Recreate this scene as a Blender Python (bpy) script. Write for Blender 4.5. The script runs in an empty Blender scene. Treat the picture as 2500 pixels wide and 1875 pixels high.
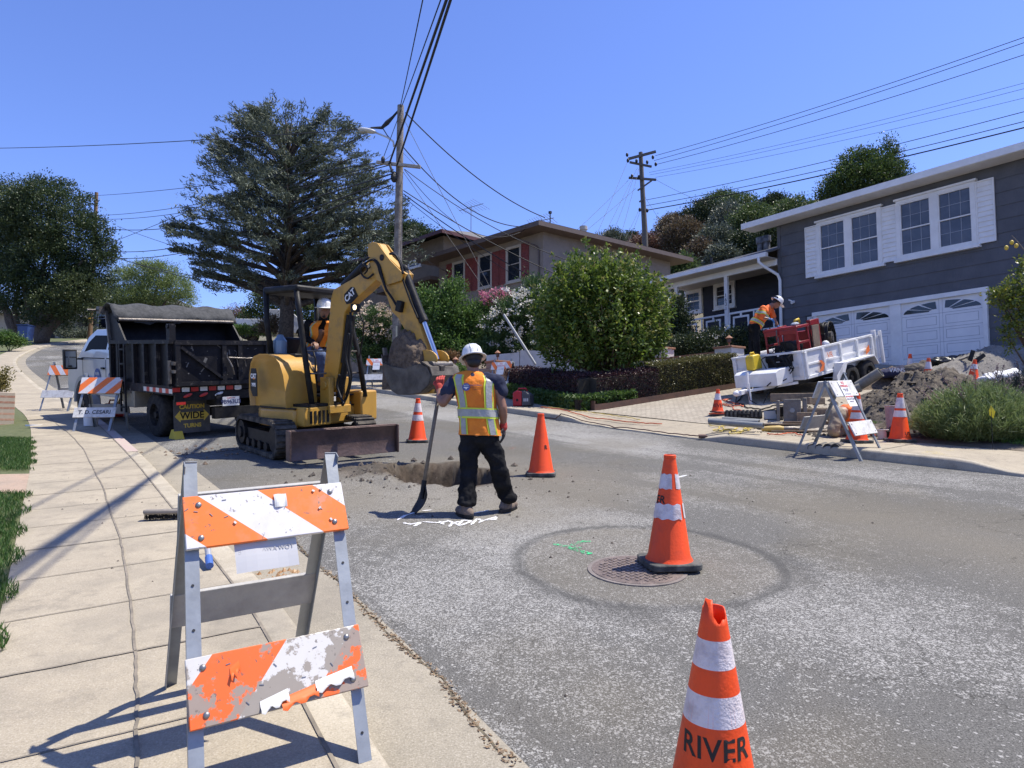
import bpy, bmesh, math, random
import numpy as np
from mathutils import Vector, Matrix, Euler
random.seed(7); rng = np.random.default_rng(7)
PI = math.pi; R_ = math.radians
scene = bpy.context.scene
COL = scene.collection

# ---------------------------------------------------------------- camera
CAMZ = 1.45; FPX = 1667.0; PITCH = R_(3.69)
cam_d = bpy.data.cameras.new('camera'); cam = bpy.data.objects.new('camera', cam_d); COL.objects.link(cam)
cam.location = (0, 0, CAMZ); cam.rotation_euler = (PI/2 + PITCH, 0, 0)
cam_d.sensor_width = 36; cam_d.lens = FPX/2500*36; cam_d.clip_end = 2000; cam_d.clip_start = .05
scene.camera = cam
# ---------------------------------------------------------------- sky, sun, exposure
SUN_EL = R_(64); SUN_DIR = Vector((.97, .12, 0)).normalized()      # horizontal direction towards the sun
world = bpy.data.worlds.new("World"); scene.world = world; world.use_nodes = True
wn = world.node_tree; wn.nodes.clear()
wo = wn.nodes.new('ShaderNodeOutputWorld'); bg = wn.nodes.new('ShaderNodeBackground'); sky = wn.nodes.new('ShaderNodeTexSky')
sky.sky_type = 'NISHITA'; sky.sun_disc = False; sky.sun_elevation = SUN_EL
sky.sun_rotation = math.atan2(SUN_DIR.x, SUN_DIR.y)
sky.air_density = 1.0; sky.dust_density = .35; sky.ozone_density = 3.5; sky.altitude = 150
hs = wn.nodes.new('ShaderNodeMix'); hs.data_type = 'RGBA'; hs.blend_type = 'MULTIPLY'; hs.inputs[0].default_value = 1
hs.inputs[7].default_value = (.88, .93, 1.38, 1)
wn.links.new(sky.outputs[0], hs.inputs[6]); wn.links.new(hs.outputs[2], bg.inputs[0]); bg.inputs[1].default_value = .118
wn.links.new(bg.outputs[0], wo.inputs[0])
sun_d = bpy.data.lights.new('sun', 'SUN'); sun_d.energy = 5.0; sun_d.angle = R_(.53); sun_d.color = (1, .94, .83)
sun = bpy.data.objects.new('sun', sun_d); COL.objects.link(sun)
sv = Vector((SUN_DIR.x*math.cos(SUN_EL), SUN_DIR.y*math.cos(SUN_EL), math.sin(SUN_EL)))
sun.rotation_euler = sv.to_track_quat('Z', 'Y').to_euler(); sun.location = sv*60
scene.render.engine = 'CYCLES'
scene.view_settings.view_transform = 'Standard'; scene.view_settings.look = 'None'
scene.view_settings.exposure = 0.56; scene.view_settings.gamma = 1; scene.view_settings.use_curve_mapping = False
scene.cycles.max_bounces = 6; scene.cycles.transparent_max_bounces = 12

# ---------------------------------------------------------------- surveying helpers: photo pixel (2500 wide) -> ray -> ground / depth
def ray(sx, sy):
    a = (sx-1250)/FPX; b = (937.5-sy)/FPX
    s, c = math.sin(PITCH), math.cos(PITCH)
    return Vector((a, c-b*s, s+b*c))
def V(sx, sy, y):
    d = ray(sx, sy); t = y/d.y
    return Vector((d.x*t, y, CAMZ+d.z*t))
# ---------------------------------------------------------------- terrain
GR = .1014
EY = [0, 14, 19.5, 26, 38, 46, 58, 74, 90, 400]; EZ = [0, 0, .09, .34, 1.06, 1.6, 2.56, 3.6, 4.2, 4.2-30]
LC = [(5.2,-8),(1.6,-1.5),(.45,.9),(-.36,2.29),(-.95,3.33),(-1.44,4.14),(-3.57,7.28),(-5.2,9.7),(-9.6,15.9),(-12.8,19.7),(-18.1,26),(-27.8,38),(-33.4,46),(-40,58),(-44.7,74),(-48,92)]
RC = [(18.7,-7.3),(12.5,.5),(6.27,8.36),(3.54,11.8),(.1,17.3),(-3.9,23),(-8.5,28.5),(-13,34),(-21.5,45),(-27,52.5),(-33.5,63),(-37.5,77),(-41,93)]
def smooth_line(P, it=2):
    for _ in range(it):
        Q = [P[0]]
        for a, b in zip(P[:-1], P[1:]):
            Q += [(a[0]*.75+b[0]*.25, a[1]*.75+b[1]*.25), (a[0]*.25+b[0]*.75, a[1]*.25+b[1]*.75)]
        P = Q+[P[-1]]
    return P
LC = smooth_line(LC); RC = smooth_line(RC)
def sdist(L, x, y):
    """signed distance to the polyline, + on the right of its travel direction"""
    x = np.atleast_1d(np.asarray(x, float)); y = np.atleast_1d(np.asarray(y, float)); sh = x.shape; x = x.ravel(); y = y.ravel()
    A = np.asarray(L, float); a = A[:-1]; d = A[1:]-a; l2 = (d**2).sum(1)
    out = np.empty(len(x))
    for c in range(0, len(x), 20000):
        X, Y = x[c:c+20000, None], y[c:c+20000, None]
        ux, uy = X-a[:, 0], Y-a[:, 1]; t = np.clip((ux*d[:, 0]+uy*d[:, 1])/l2, 0, 1)
        dist = np.hypot(ux-t*d[:, 0], uy-t*d[:, 1]); k = dist.argmin(1); r = np.arange(len(k))
        cr = (ux*d[:, 1]-uy*d[:, 0])[r, k]; out[c:c+20000] = dist[r, k]*np.where(cr >= 0, 1, -1)
    return out.reshape(sh)
def base(x, y):
    y = np.asarray(y, float)
    return GR*np.clip(y, -60, 90) + np.interp(y, EY, EZ) 
CURB = .14; SWR = 1.45; SWL = 1.14; CUL = .09
def smst(a, b, v): 
    t = np.clip((v-a)/(b-a), 0, 1); return t*t*(3-2*t)
def lotR(v):            # height of the right-hand lots above the street plane
    return CURB + .1*np.clip(v-SWR, 0, 22) + .33*np.clip(v-24, 0, 45)
def lotL(w):
    return CUL + .0*w + .12*np.clip(w-8, 0, 30)
def dropk(x, y):      # how far the kerb is lowered across the driveway and at the right-hand ramp
    x = np.asarray(x, float); y = np.asarray(y, float)
    sx = 1250+FPX*x/np.maximum(y, .1)
    return (.82*smst(1360, 1440, sx)*smst(1790, 1690, sx)+.7*smst(2330, 2480, sx))*(y > 3)
def Tn(x, y):
    vr = sdist(RC, x, y); vl = -sdist(LC, x, y)
    b = base(x, y)
    f = 1-dropk(x, y); k = f+(1-f)*smst(0, .8, vr/(SWR+.1))
    return np.where(vr > 0, b+lotR(vr)-CURB*(1-np.where(vr < SWR, k, 1)), np.where(vl > 0, b+lotL(vl), b))
def T(x, y): return float(Tn(x, y)[0])
def Z0(x, y): return float(base(x, y))
def G(sx, sy, dz=0):
    d = ray(sx, sy); lo = None; prev = 1.2
    for i in range(1, 900):
        yy = 1.2*1.006**i
        t = yy/d.y; z = CAMZ+d.z*t
        if z < T(d.x*t, yy)+dz:
            lo, hi = prev, yy
            for _ in range(12):
                m = (lo+hi)/2; t = m/d.y
                if CAMZ+d.z*t < T(d.x*t, m)+dz: hi = m
                else: lo = m
            t = hi/d.y; return Vector((d.x*t, hi, CAMZ+d.z*t))
        prev = yy
    t = 60/d.y; return Vector((d.x*t, 60, CAMZ+d.z*t))
class Fr:
    """vertical plane: origin, unit x direction; local = along, outward(-y), up"""
    def __init__(s, o, xd):
        s.o = Vector(o); s.x = Vector((xd[0], xd[1], 0)).normalized(); s.n = Vector((s.x.y, -s.x.x, 0))
        s.rz = math.atan2(s.x.y, s.x.x)
    def uv(s, sx, sy, off=0):
        d = ray(sx, sy); o = s.o+s.n*off
        t = (o-Vector((0, 0, CAMZ))).dot(s.n)/d.dot(s.n)
        p = Vector((0, 0, CAMZ))+d*t-s.o
        return p.dot(s.x), p.z
# ---------------------------------------------------------------- numpy value noise
_P = rng.random((64, 64, 64)).astype(np.float32)
def vnoise(x, y, z=0.0):
    x = np.asarray(x, float); y = np.asarray(y, float); z = np.asarray(z, float)+0*x
    xi, yi, zi = np.floor(x).astype(int), np.floor(y).astype(int), np.floor(z).astype(int)
    fx, fy, fz = x-xi, y-yi, z-zi
    fx, fy, fz = [f*f*(3-2*f) for f in (fx, fy, fz)]
    r = 0
    for i in (0, 1):
        for j in (0, 1):
            for k in (0, 1):
                r = r+_P[(xi+i) & 63, (yi+j) & 63, (zi+k) & 63]*(fx if i else 1-fx)*(fy if j else 1-fy)*(fz if k else 1-fz)
    return r
def fbm(x, y, z=0.0, o=4):
    r = 0; a = .5
    for i in range(o):
        r = r+a*vnoise(x*2**i, y*2**i, np.asarray(z)*2**i+i*7.3); a *= .5
    return r
# ---------------------------------------------------------------- materials
_M = {}
def ncol(c): return (c[0], c[1], c[2], 1)
def mat(name, c, c2=None, sc=6, rough=.6, bump=0, bsc=None, metal=0, lo=.4, hi=.62, spec=.5, det=4, emit=0, coat=0):
    if name in _M: return _M[name]
    m = bpy.data.materials.new(name); m.use_nodes = True; nt = m.node_tree; N = nt.nodes; L = nt.links
    p = N['Principled BSDF']; p.inputs['Base Color'].default_value = ncol(c)
    p.inputs['Roughness'].default_value = rough; p.inputs['Metallic'].default_value = metal
    p.inputs['Specular IOR Level'].default_value = spec; p.inputs['Coat Weight'].default_value = coat
    if emit: p.inputs['Emission Color'].default_value = ncol(c); p.inputs['Emission Strength'].default_value = emit
    tc = N.new('ShaderNodeTexCoord')
    if c2 is not None:
        n = N.new('ShaderNodeTexNoise'); n.inputs['Scale'].default_value = sc; n.inputs['Detail'].default_value = det+2; n.inputs['Roughness'].default_value = .65
        r = N.new('ShaderNodeValToRGB'); r.color_ramp.elements[0].position = lo; r.color_ramp.elements[1].position = hi
        r.color_ramp.elements[0].color = ncol(c); r.color_ramp.elements[1].color = ncol(c2)
        L.new(tc.outputs['Object'], n.inputs['Vector']); L.new(n.outputs[0], r.inputs[0]); L.new(r.outputs[0], p.inputs['Base Color'])
    if bump:
        n = N.new('ShaderNodeTexNoise'); n.inputs['Scale'].default_value = bsc or sc*3; n.inputs['Detail'].default_value = det
        b = N.new('ShaderNodeBump'); b.inputs['Strength'].default_value = bump; b.inputs['Distance'].default_value = .02
        L.new(tc.outputs['Object'], n.inputs['Vector']); L.new(n.outputs[0], b.inputs['Height']); L.new(b.outputs[0], p.inputs['Normal'])
    _M[name] = m; return m
def leafmat(name, c, c2, c3=None, trans=.3, rough=.5, spec=.4):
    if name in _M: return _M[name]
    m = bpy.data.materials.new(name); m.use_nodes = True; nt = m.node_tree; N = nt.nodes; L = nt.links
    p = N['Principled BSDF']; o = N['Material Output']
    g = N.new('ShaderNodeNewGeometry'); r = N.new('ShaderNodeValToRGB')
    r.color_ramp.elements[0].color = ncol(c); r.color_ramp.elements[1].color = ncol(c2)
    if c3: e = r.color_ramp.elements.new(.93); e.color = ncol(c2); r.color_ramp.elements[2].position = .95; r.color_ramp.elements[2].color = ncol(c3)
    L.new(g.outputs['Random Per Island'], r.inputs[0]); L.new(r.outputs[0], p.inputs['Base Color'])
    p.inputs['Roughness'].default_value = rough; p.inputs['Specular IOR Level'].default_value = spec
    t = N.new('ShaderNodeBsdfTranslucent'); mx = N.new('ShaderNodeMixShader'); mx.inputs[0].default_value = trans
    L.new(r.outputs[0], t.inputs[0]); L.new(p.outputs[0], mx.inputs[1]); L.new(t.outputs[0], mx.inputs[2]); L.new(mx.outputs[0], o.inputs[0])
    _M[name] = m; return m
def stripemat(name, cA, cB, period, ang, wear=0, cW=(.3,.27,.24), phase=0, wsc=5, axis=(0, 2), duty=0, wlo=.55):
    """diagonal two-colour sheeting on a board, peeled to the board where wear > 0"""
    if name in _M: return _M[name]
    m = bpy.data.materials.new(name); m.use_nodes = True; nt = m.node_tree; N = nt.nodes; L = nt.links
    p = N['Principled BSDF']; p.inputs['Roughness'].default_value = .45
    tc = N.new('ShaderNodeTexCoord'); sp = N.new('ShaderNodeSeparateXYZ'); L.new(tc.outputs['Object'], sp.inputs[0])
    def mth(op, a, b):
        n = N.new('ShaderNodeMath'); n.operation = op
        for i, v in ((0, a), (1, b)):
            if isinstance(v, (int, float)): n.inputs[i].default_value = v
            else: L.new(v, n.inputs[i])
        return n.outputs[0]
    s = mth('ADD', mth('MULTIPLY', sp.outputs[axis[0]], math.cos(ang)/period), mth('MULTIPLY', sp.outputs[axis[1]], math.sin(ang)/period))
    fr = mth('FRACT', mth('ADD', s, phase+10), 0)
    st = mth('GREATER_THAN', fr, .5+duty)
    mx = N.new('ShaderNodeMix'); mx.data_type = 'RGBA'; L.new(st, mx.inputs[0]); mx.inputs[6].default_value = ncol(cA); mx.inputs[7].default_value = ncol(cB)
    out = mx.outputs[2]
    def layer(out, sc, lo, hi, col, st=1.0, det=6):
        n = N.new('ShaderNodeTexNoise'); n.inputs['Scale'].default_value = sc; n.inputs['Detail'].default_value = det; n.inputs['Roughness'].default_value = .7
        L.new(tc.outputs['Object'], n.inputs['Vector'])
        r = N.new('ShaderNodeMapRange'); r.inputs[1].default_value = lo; r.inputs[2].default_value = hi; r.inputs[4].default_value = st; L.new(n.outputs[0], r.inputs[0])
        k = N.new('ShaderNodeMix'); k.data_type = 'RGBA'; L.new(r.outputs[0], k.inputs[0]); L.new(out, k.inputs[6]); k.inputs[7].default_value = ncol(col); return k.outputs[2]
    if wear:
        out = layer(out, wsc, wlo, wlo+.02, cW, wear)
    out = layer(out, 45, .64, .68, (.12,.1,.08), .75, 3)
    out = layer(out, 9, .5, .8, (.35,.3,.25), .35)
    L.new(out, p.inputs['Base Color'])
    _M[name] = m; return m
# ---------------------------------------------------------------- mesh builder
class MB:
    def __init__(s): s.v = []; s.f = []; s.mi = []; s.M = Matrix(); s.k = 0
    def add(s, vs, fs):
        o = len(s.v); M = s.M
        s.v += [tuple(M @ Vector(v)) for v in vs]; s.f += [tuple(i+o for i in f) for f in fs]; s.mi += [s.k]*len(fs); return s
    def box(s, c, d, rot=None):
        x, y, z = d[0]/2, d[1]/2, d[2]/2
        vs = [Vector((i*x, j*y, k*z)) for i in (-1, 1) for j in (-1, 1) for k in (-1, 1)]
        if rot is not None:
            E = rot if isinstance(rot, Matrix) else Euler(rot).to_matrix(); vs = [E @ v for v in vs]
        c = Vector(c); return s.add([v+c for v in vs], [(0,1,3,2),(4,6,7,5),(0,4,5,1),(2,3,7,6),(0,2,6,4),(1,5,7,3)])
    def bx(s, x0, x1, y0, y1, z0, z1): return s.box(((x0+x1)/2, (y0+y1)/2, (z0+z1)/2), (abs(x1-x0), abs(y1-y0), abs(z1-z0)))
    def beam(s, a, b, w, h, up=(0, 0, 1)):
        a, b = Vector(a), Vector(b); d = b-a; l = d.length; z = d.normalized(); u = Vector(up)
        if abs(z.dot(u)) > .98: u = Vector((1, 0, 0))
        x = u.cross(z).normalized(); y = z.cross(x)
        E = Matrix((x, y, z)).transposed(); return s.box((a+b)/2, (w, h, l), E)
    def cyl(s, a, b, r, r2=None, n=12, cap=True):
        r2 = r if r2 is None else r2
        a, b = Vector(a), Vector(b); z = (b-a).normalized(); u = Vector((0, 0, 1)) if abs(z.z) < .9 else Vector((1, 0, 0))
        x = u.cross(z).normalized(); y = z.cross(x)
        vs = []; 
        for p, q in ((a, r), (b, r2)):
            vs += [p+(x*math.cos(2*PI*i/n)+y*math.sin(2*PI*i/n))*q for i in range(n)]
        fs = [(i, (i+1) % n, n+(i+1) % n, n+i) for i in range(n)]
        if cap: fs += [tuple(range(n))[::-1], tuple(range(n, 2*n))]
        return s.add(vs, fs)
    def tube(s, P, r, n=8, cap=True):
        P = [Vector(p) for p in P]; rr = r if isinstance(r, (list, tuple)) else [r]*len(P)
        vs = []; x = None
        for i, p in enumerate(P):
            t = (P[min(i+1, len(P)-1)]-P[max(i-1, 0)]).normalized()
            if x is None:
                u = Vector((0, 0, 1)) if abs(t.z) < .9 else Vector((1, 0, 0)); x = u.cross(t).normalized()
            else:
                x = (x-t*x.dot(t)); x = x.normalized() if x.length > 1e-6 else Vector((1, 0, 0))
            y = t.cross(x)
            vs += [p+(x*math.cos(2*PI*k/n)+y*math.sin(2*PI*k/n))*rr[i] for k in range(n)]
        fs = [(i*n+k, i*n+(k+1) % n, (i+1)*n+(k+1) % n, (i+1)*n+k) for i in range(len(P)-1) for k in range(n)]
        if cap: fs += [tuple(range(n))[::-1], tuple(range((len(P)-1)*n, len(P)*n))]
        return s.add(vs, fs)
    def prism(s, pts, y0, y1, plane='xz'):
        n = len(pts)
        mk = {'xz': lambda p, y: (p[0], y, p[1]), 'xy': lambda p, y: (p[0], p[1], y), 'yz': lambda p, y: (y, p[0], p[1])}[plane]
        vs = [mk(p, y0) for p in pts]+[mk(p, y1) for p in pts]
        fs = [(i, (i+1) % n, n+(i+1) % n, n+i) for i in range(n)]+[tuple(range(n))[::-1], tuple(range(n, 2*n))]
        return s.add(vs, fs)
    def lathe(s, prof, n=24, c=(0, 0, 0)):
        c = Vector(c); vs = []
        for r, z in prof: vs += [c+Vector((r*math.cos(2*PI*i/n), r*math.sin(2*PI*i/n), z)) for i in range(n)]
        fs = [(j*n+i, j*n+(i+1) % n, (j+1)*n+(i+1) % n, (j+1)*n+i) for j in range(len(prof)-1) for i in range(n)]
        return s.add(vs, fs)
    def ell(s, c, r, n=16, m=10, rot=None):
        c = Vector(c); vs = []
        E = Euler(rot).to_matrix() if rot is not None else Matrix.Identity(3)
        for j in range(m+1):
            t = PI*j/m
            vs += [c+E @ Vector((r[0]*math.sin(t)*math.cos(2*PI*i/n), r[1]*math.sin(t)*math.sin(2*PI*i/n), r[2]*math.cos(t))) for i in range(n)]
        return s.add(vs, [(j*n+i, (j+1)*n+i, (j+1)*n+(i+1) % n, j*n+(i+1) % n) for j in range(m) for i in range(n)])
    def quad(s, a, b, c, d): return s.add([a, b, c, d], [(0, 1, 2, 3)])
    def build(s, name, m, parent=None, smooth=False, bevel=0, sub=0, solid=0, label=None):
        me = bpy.data.meshes.new(name); me.from_pydata(s.v, [], s.f); me.update()
        for q in (m if isinstance(m, (list, tuple)) else [m]): me.materials.append(q)
        if isinstance(m, (list, tuple)) and len(m) > 1: me.polygons.foreach_set('material_index', s.mi)
        bm = bmesh.new(); bm.from_mesh(me); bmesh.ops.recalc_face_normals(bm, faces=bm.faces); bm.to_mesh(me); bm.free()
        o = bpy.data.objects.new(name, me); COL.objects.link(o)
        if parent: o.parent = parent
        if bevel:
            b = o.modifiers.new('b', 'BEVEL'); b.width = bevel; b.segments = 2; b.limit_method = 'ANGLE'; b.angle_limit = R_(35)
        if solid: q = o.modifiers.new('s', 'SOLIDIFY'); q.thickness = solid; q.offset = 0
        if sub: q = o.modifiers.new('u', 'SUBSURF'); q.levels = sub; q.render_levels = sub
        if smooth is True: me.polygons.foreach_set('use_smooth', [True]*len(me.polygons))
        elif smooth or bevel:
            me.polygons.foreach_set('use_smooth', [True]*len(me.polygons))
            a = R_(smooth or 35); bm = bmesh.new(); bm.from_mesh(me)
            for e in bm.edges:
                if len(e.link_faces) == 2 and e.calc_face_angle(0) > a: e.smooth = False
            bm.to_mesh(me); bm.free()
        if label: o['label'] = label
        return o
def npmesh(name, verts, faces, m, parent=None, smooth=False):
    """numpy verts (n,3), faces (k,4)"""
    me = bpy.data.meshes.new(name); n = len(verts); k = len(faces); w = faces.shape[1]
    me.vertices.add(n); me.vertices.foreach_set('co', np.asarray(verts, np.float32).ravel())
    me.loops.add(k*w); me.loops.foreach_set('vertex_index', np.asarray(faces, np.int32).ravel())
    me.polygons.add(k); me.polygons.foreach_set('loop_start', np.arange(0, k*w, w, dtype=np.int32)); me.polygons.foreach_set('loop_total', np.full(k, w, np.int32))
    me.update(calc_edges=True); 
    if smooth: me.polygons.foreach_set('use_smooth', [True]*k)
    me.materials.append(m)
    o = bpy.data.objects.new(name, me); COL.objects.link(o)
    if parent: o.parent = parent
    return o
def tag(o, label, cat, group=None):
    o['label'] = label; o['category'] = cat
    if group: o['group'] = group
    return o
def thing(name, label, cat, loc=(0, 0, 0), rz=0, group=None, rot=None):
    o = bpy.data.objects.new(name, None); COL.objects.link(o); o.location = loc; o.rotation_euler = rot or (0, 0, rz)
    o.empty_display_size = .2
    return tag(o, label, cat, group)
def struct(o): o['kind'] = 'structure'; return o
def dup(root, loc, rz=None, label=None, rot=None):
    def cp(o, par):
        c = o.copy(); COL.objects.link(c); c.parent = par
        for ch in [q for q in bpy.data.objects if q.parent == o]: cp(ch, c)
        return c
    r = cp(root, None); r.location = loc
    if rz is not None: r.rotation_euler = (0, 0, rz)
    if rot is not None: r.rotation_euler = rot
    if label: r['label'] = label
    return r
def textgeo(s, size, ext=.002, font_sp=1.0, bold=.0):
    cu = bpy.data.curves.new('t', 'FONT'); cu.body = s; cu.size = size; cu.extrude = ext; cu.align_x = 'CENTER'; cu.align_y = 'CENTER'; cu.space_character = font_sp
    cu.offset = bold
    ob = bpy.data.objects.new('t', cu); COL.objects.link(ob)
    me = bpy.data.meshes.new_from_object(ob)
    vs = [v.co.copy() for v in me.vertices]; fs = [tuple(p.vertices) for p in me.polygons]
    bpy.data.objects.remove(ob); bpy.data.curves.remove(cu); bpy.data.meshes.remove(me)
    return vs, fs
def text(name, s, size, m, M, parent=None, ext=.002, sp=1.0, bold=0, wrap=None):
    """lettering lying in the local XY plane of matrix M"""
    vs, fs = textgeo(s, size, ext, sp, bold); b = MB()
    vs = [wrap(v) if wrap else M @ v for v in vs]
    b.add(vs, fs); return b.build(name, m, parent)
FRONT = Euler((PI/2, 0, 0)).to_matrix().to_4x4()
# ---------------------------------------------------------------- foliage
def leaves(name, P, D, ln, wd, m, parent=None, kind4=True):
    """P positions, D main directions; each leaf a folded diamond of its own"""
    n = len(P); D = D/np.linalg.norm(D, axis=1, keepdims=True)
    r = rng.normal(size=(n, 3)); W = np.cross(D, r); W /= np.linalg.norm(W, axis=1, keepdims=True)+1e-9
    l = ln*(.7+.6*rng.random((n, 1))); w = wd*(.7+.6*rng.random((n, 1)))
    Vv = np.stack([P-D*l*.5, P+W*w*.5, P+D*l*.5, P-W*w*.5], 1).reshape(-1, 3)
    return npmesh(name, Vv, np.arange(4*n).reshape(-1, 4), m, parent)
def sph(n):
    v = rng.normal(size=(n, 3)); return v/np.linalg.norm(v, axis=1, keepdims=True)
def cloud(blobs, nc, per, cr, shell=.55, flat=0.0):
    """clumped points in a union of ellipsoids: blobs (cx,cy,cz,rx,ry,rz)"""
    B = np.array(blobs, float); vol = (B[:, 3]*B[:, 4]*B[:, 5])**.75; pr = vol/vol.sum()
    idx = rng.choice(len(B), nc, p=pr); u = sph(nc); rad = (shell+(1-shell)*rng.random((nc, 1)))**.8
    rad *= .86+.3*vnoise(u[:, 0]*3+idx*5, u[:, 1]*3, u[:, 2]*3)[:, None]
    C = B[idx, :3]+u*B[idx, 3:]*rad
    crs = cr*(.6+.8*rng.random((nc, 1, 1)))
    Q = rng.normal(size=(nc, per, 3))*.5*crs; Q[..., 2] *= .75
    P = (C[:, None, :]+Q).reshape(-1, 3)
    O = np.repeat(u, per, 0)+Q.reshape(-1, 3)/(cr+1e-6)*.8
    return P, O
def crown(name, parent, blobs, nc, per, cr, ls, m, asp=.5, shell=.5, up=.35, rnd=.9):
    P, O = cloud(blobs, nc, per, cr, shell)
    D = O+rng.normal(size=P.shape)*rnd; D[:, 2] += up
    return leaves(name, P, D, ls, ls*asp, m, parent)
BARK = mat('bark_brown', (.07,.05,.038), (.14,.11,.085), 14, .9, .6, 30)
BARKG = mat('bark_grey', (.10,.085,.07), (.18,.16,.14), 10, .9, .6, 30)
def limbs(name, parent, base_p, tips, r0, m=BARK, mid=.35):
    b = MB()
    base_p = Vector(base_p)
    for t in tips:
        t = Vector(t); fork = base_p.lerp(Vector((base_p.x, base_p.y, t.z)), mid)
        P = []
        for i in range(9):
            s = i/8; a = base_p.lerp(fork, s); c = fork.lerp(t, s); p = a.lerp(c, s)
            p = p+Vector((math.sin(s*7+t.x), math.cos(s*6+t.y), 0))*r0*.5*math.sin(s*PI); P.append(p)
        b.tube(P, [r0*(1-.85*i/8) for i in range(9)], 7)
    return b.build(name, m, parent, smooth=True)

s2, s4, s6, s8 = .3617, .3316, .339, .5577
m_gb = mat('grey_painted_board', (.40,.39,.36), (.30,.29,.27), 4, .7, .2, 40); m_wb = mat('scuffed_white_board', (.62,.61,.58), (.42,.40,.37), 9, .7, .3, 50, lo=.45, hi=.7)
m_bolt = mat('bolt_steel', (.25,.25,.25), metal=.7, rough=.4)
# ================================================================ GROUND, ROAD, PAVEMENTS
def attr(o, name, vals):
    a = o.data.attributes.new(name, 'FLOAT', 'POINT'); a.data.foreach_set('value', np.asarray(vals, np.float32))
def loft(name, A, B, nA, zf, m, step=None, skirtA=0, skirtB=0):
    """sheet between two polylines A and B (same count), n columns across; zf(x,y,c) gives height"""
    A = np.array(A); B = np.array(B); n = len(A)
    c = np.linspace(0, 1, nA)
    X = A[:, None, 0]*(1-c)+B[:, None, 0]*c; Y = A[:, None, 1]*(1-c)+B[:, None, 1]*c
    Z = zf(X, Y, np.broadcast_to(c, X.shape)); 
    cols = [np.stack([X, Y, Z], -1)]
    if skirtA: s = cols[0][:, :1].copy(); s[..., 2] -= skirtA; cols.insert(0, s)
    if skirtB: s = cols[-1][:, -1:].copy(); s[..., 2] -= skirtB; cols.append(s)
    W = np.concatenate(cols, 1); k = W.shape[1]
    I = np.arange(n*k).reshape(n, k)
    F = np.stack([I[:-1, :-1], I[:-1, 1:], I[1:, 1:], I[1:, :-1]], -1).reshape(-1, 4)
    return npmesh(name, W.reshape(-1, 3), F, m)
def arclen(L, st):
    P = np.array(L); d = np.r_[0, np.cumsum(np.hypot(*np.diff(P, axis=0).T))]
    s = np.arange(0, d[-1], st) if np.isscalar(st) else st
    return np.stack([np.interp(s, d, P[:, 0]), np.interp(s, d, P[:, 1])], 1)
def offset(P, w):
    t = np.gradient(P, axis=0); t /= np.linalg.norm(t, axis=1, keepdims=True)
    return P+np.stack([t[:, 1], -t[:, 0]], 1)*w
def nodes_new(name):
    m = bpy.data.materials.new(name); m.use_nodes = True; nt = m.node_tree
    return m, nt.nodes, nt.links, nt.nodes['Principled BSDF']
def nz(N, L, tc, sc, det=5, ro=.6, kind='ShaderNodeTexNoise'):
    n = N.new(kind); n.inputs['Scale'].default_value = sc
    if kind == 'ShaderNodeTexNoise': n.inputs['Detail'].default_value = det; n.inputs['Roughness'].default_value = ro
    L.new(tc, n.inputs['Vector']); return n
def mixc(N, L, fac, a, b, st=1.0, mode='MIX'):
    k = N.new('ShaderNodeMix'); k.data_type = 'RGBA'; k.blend_type = mode
    if isinstance(fac, (int, float)): k.inputs[0].default_value = fac
    else:
        if st != 1.0:
            q = N.new('ShaderNodeMath'); q.operation = 'MULTIPLY'; q.inputs[1].default_value = st; L.new(fac, q.inputs[0]); fac = q.outputs[0]
        L.new(fac, k.inputs[0])
    for i, v in ((6, a), (7, b)):
        if isinstance(v, tuple): k.inputs[i].default_value = ncol(v)
        else: L.new(v, k.inputs[i])
    return k.outputs[2]
def mrange(N, L, v, lo, hi, a=0, b=1):
    r = N.new('ShaderNodeMapRange'); r.inputs[1].default_value = lo; r.inputs[2].default_value = hi; r.inputs[3].default_value = a; r.inputs[4].default_value = b
    L.new(v, r.inputs[0]); return r.outputs[0]
def mmath(N, L, op, a, b=0.0):
    n = N.new('ShaderNodeMath'); n.operation = op
    for i, v in ((0, a), (1, b)):
        if isinstance(v, (int, float)): n.inputs[i].default_value = v
        else: L.new(v, n.inputs[i])
    return n.outputs[0]
# --- asphalt
m_road, N, L, p = nodes_new('worn_asphalt'); tc = N.new('ShaderNodeTexCoord').outputs['Object']
def at(name):
    a = N.new('ShaderNodeAttribute'); a.attribute_name = name; return a.outputs['Fac']
grain = nz(N, L, tc, 150, 3, .7); vor = nz(N, L, tc, 75, kind='ShaderNodeTexVoronoi'); mid = nz(N, L, tc, 9, 6, .75); big = nz(N, L, tc, .9, 5, .6)
dark = mixc(N, L, mrange(N, L, grain.outputs[0], .35, .7), (.052,.051,.047), (.205,.199,.183))
wfac = mmath(N, L, 'ADD', mmath(N, L, 'MULTIPLY', mid.outputs[0], .55), mmath(N, L, 'MULTIPLY', big.outputs[0], .55))
wfac = mmath(N, L, 'ADD', wfac, mmath(N, L, 'MULTIPLY', at('white'), .38))
stone = mrange(N, L, vor.outputs['Distance'], .25, .5, 1, 0)
def chips(sc, r, dens):      # pale stones showing in the worn binder: each Voronoi cell is a stone or not
    v = nz(N, L, tc, sc, kind='ShaderNodeTexVoronoi'); q = N.new('ShaderNodeSeparateColor'); L.new(v.outputs['Color'], q.inputs[0])
    on_ = mmath(N, L, 'LESS_THAN', q.outputs[0], dens); rr_ = mmath(N, L, 'MULTIPLY', mmath(N, L, 'ADD', q.outputs[1], .45), r)
    return mmath(N, L, 'MULTIPLY', on_, mmath(N, L, 'LESS_THAN', v.outputs['Distance'], rr_))
dens = mrange(N, L, wfac, .50, .80, .03, .80)
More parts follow.
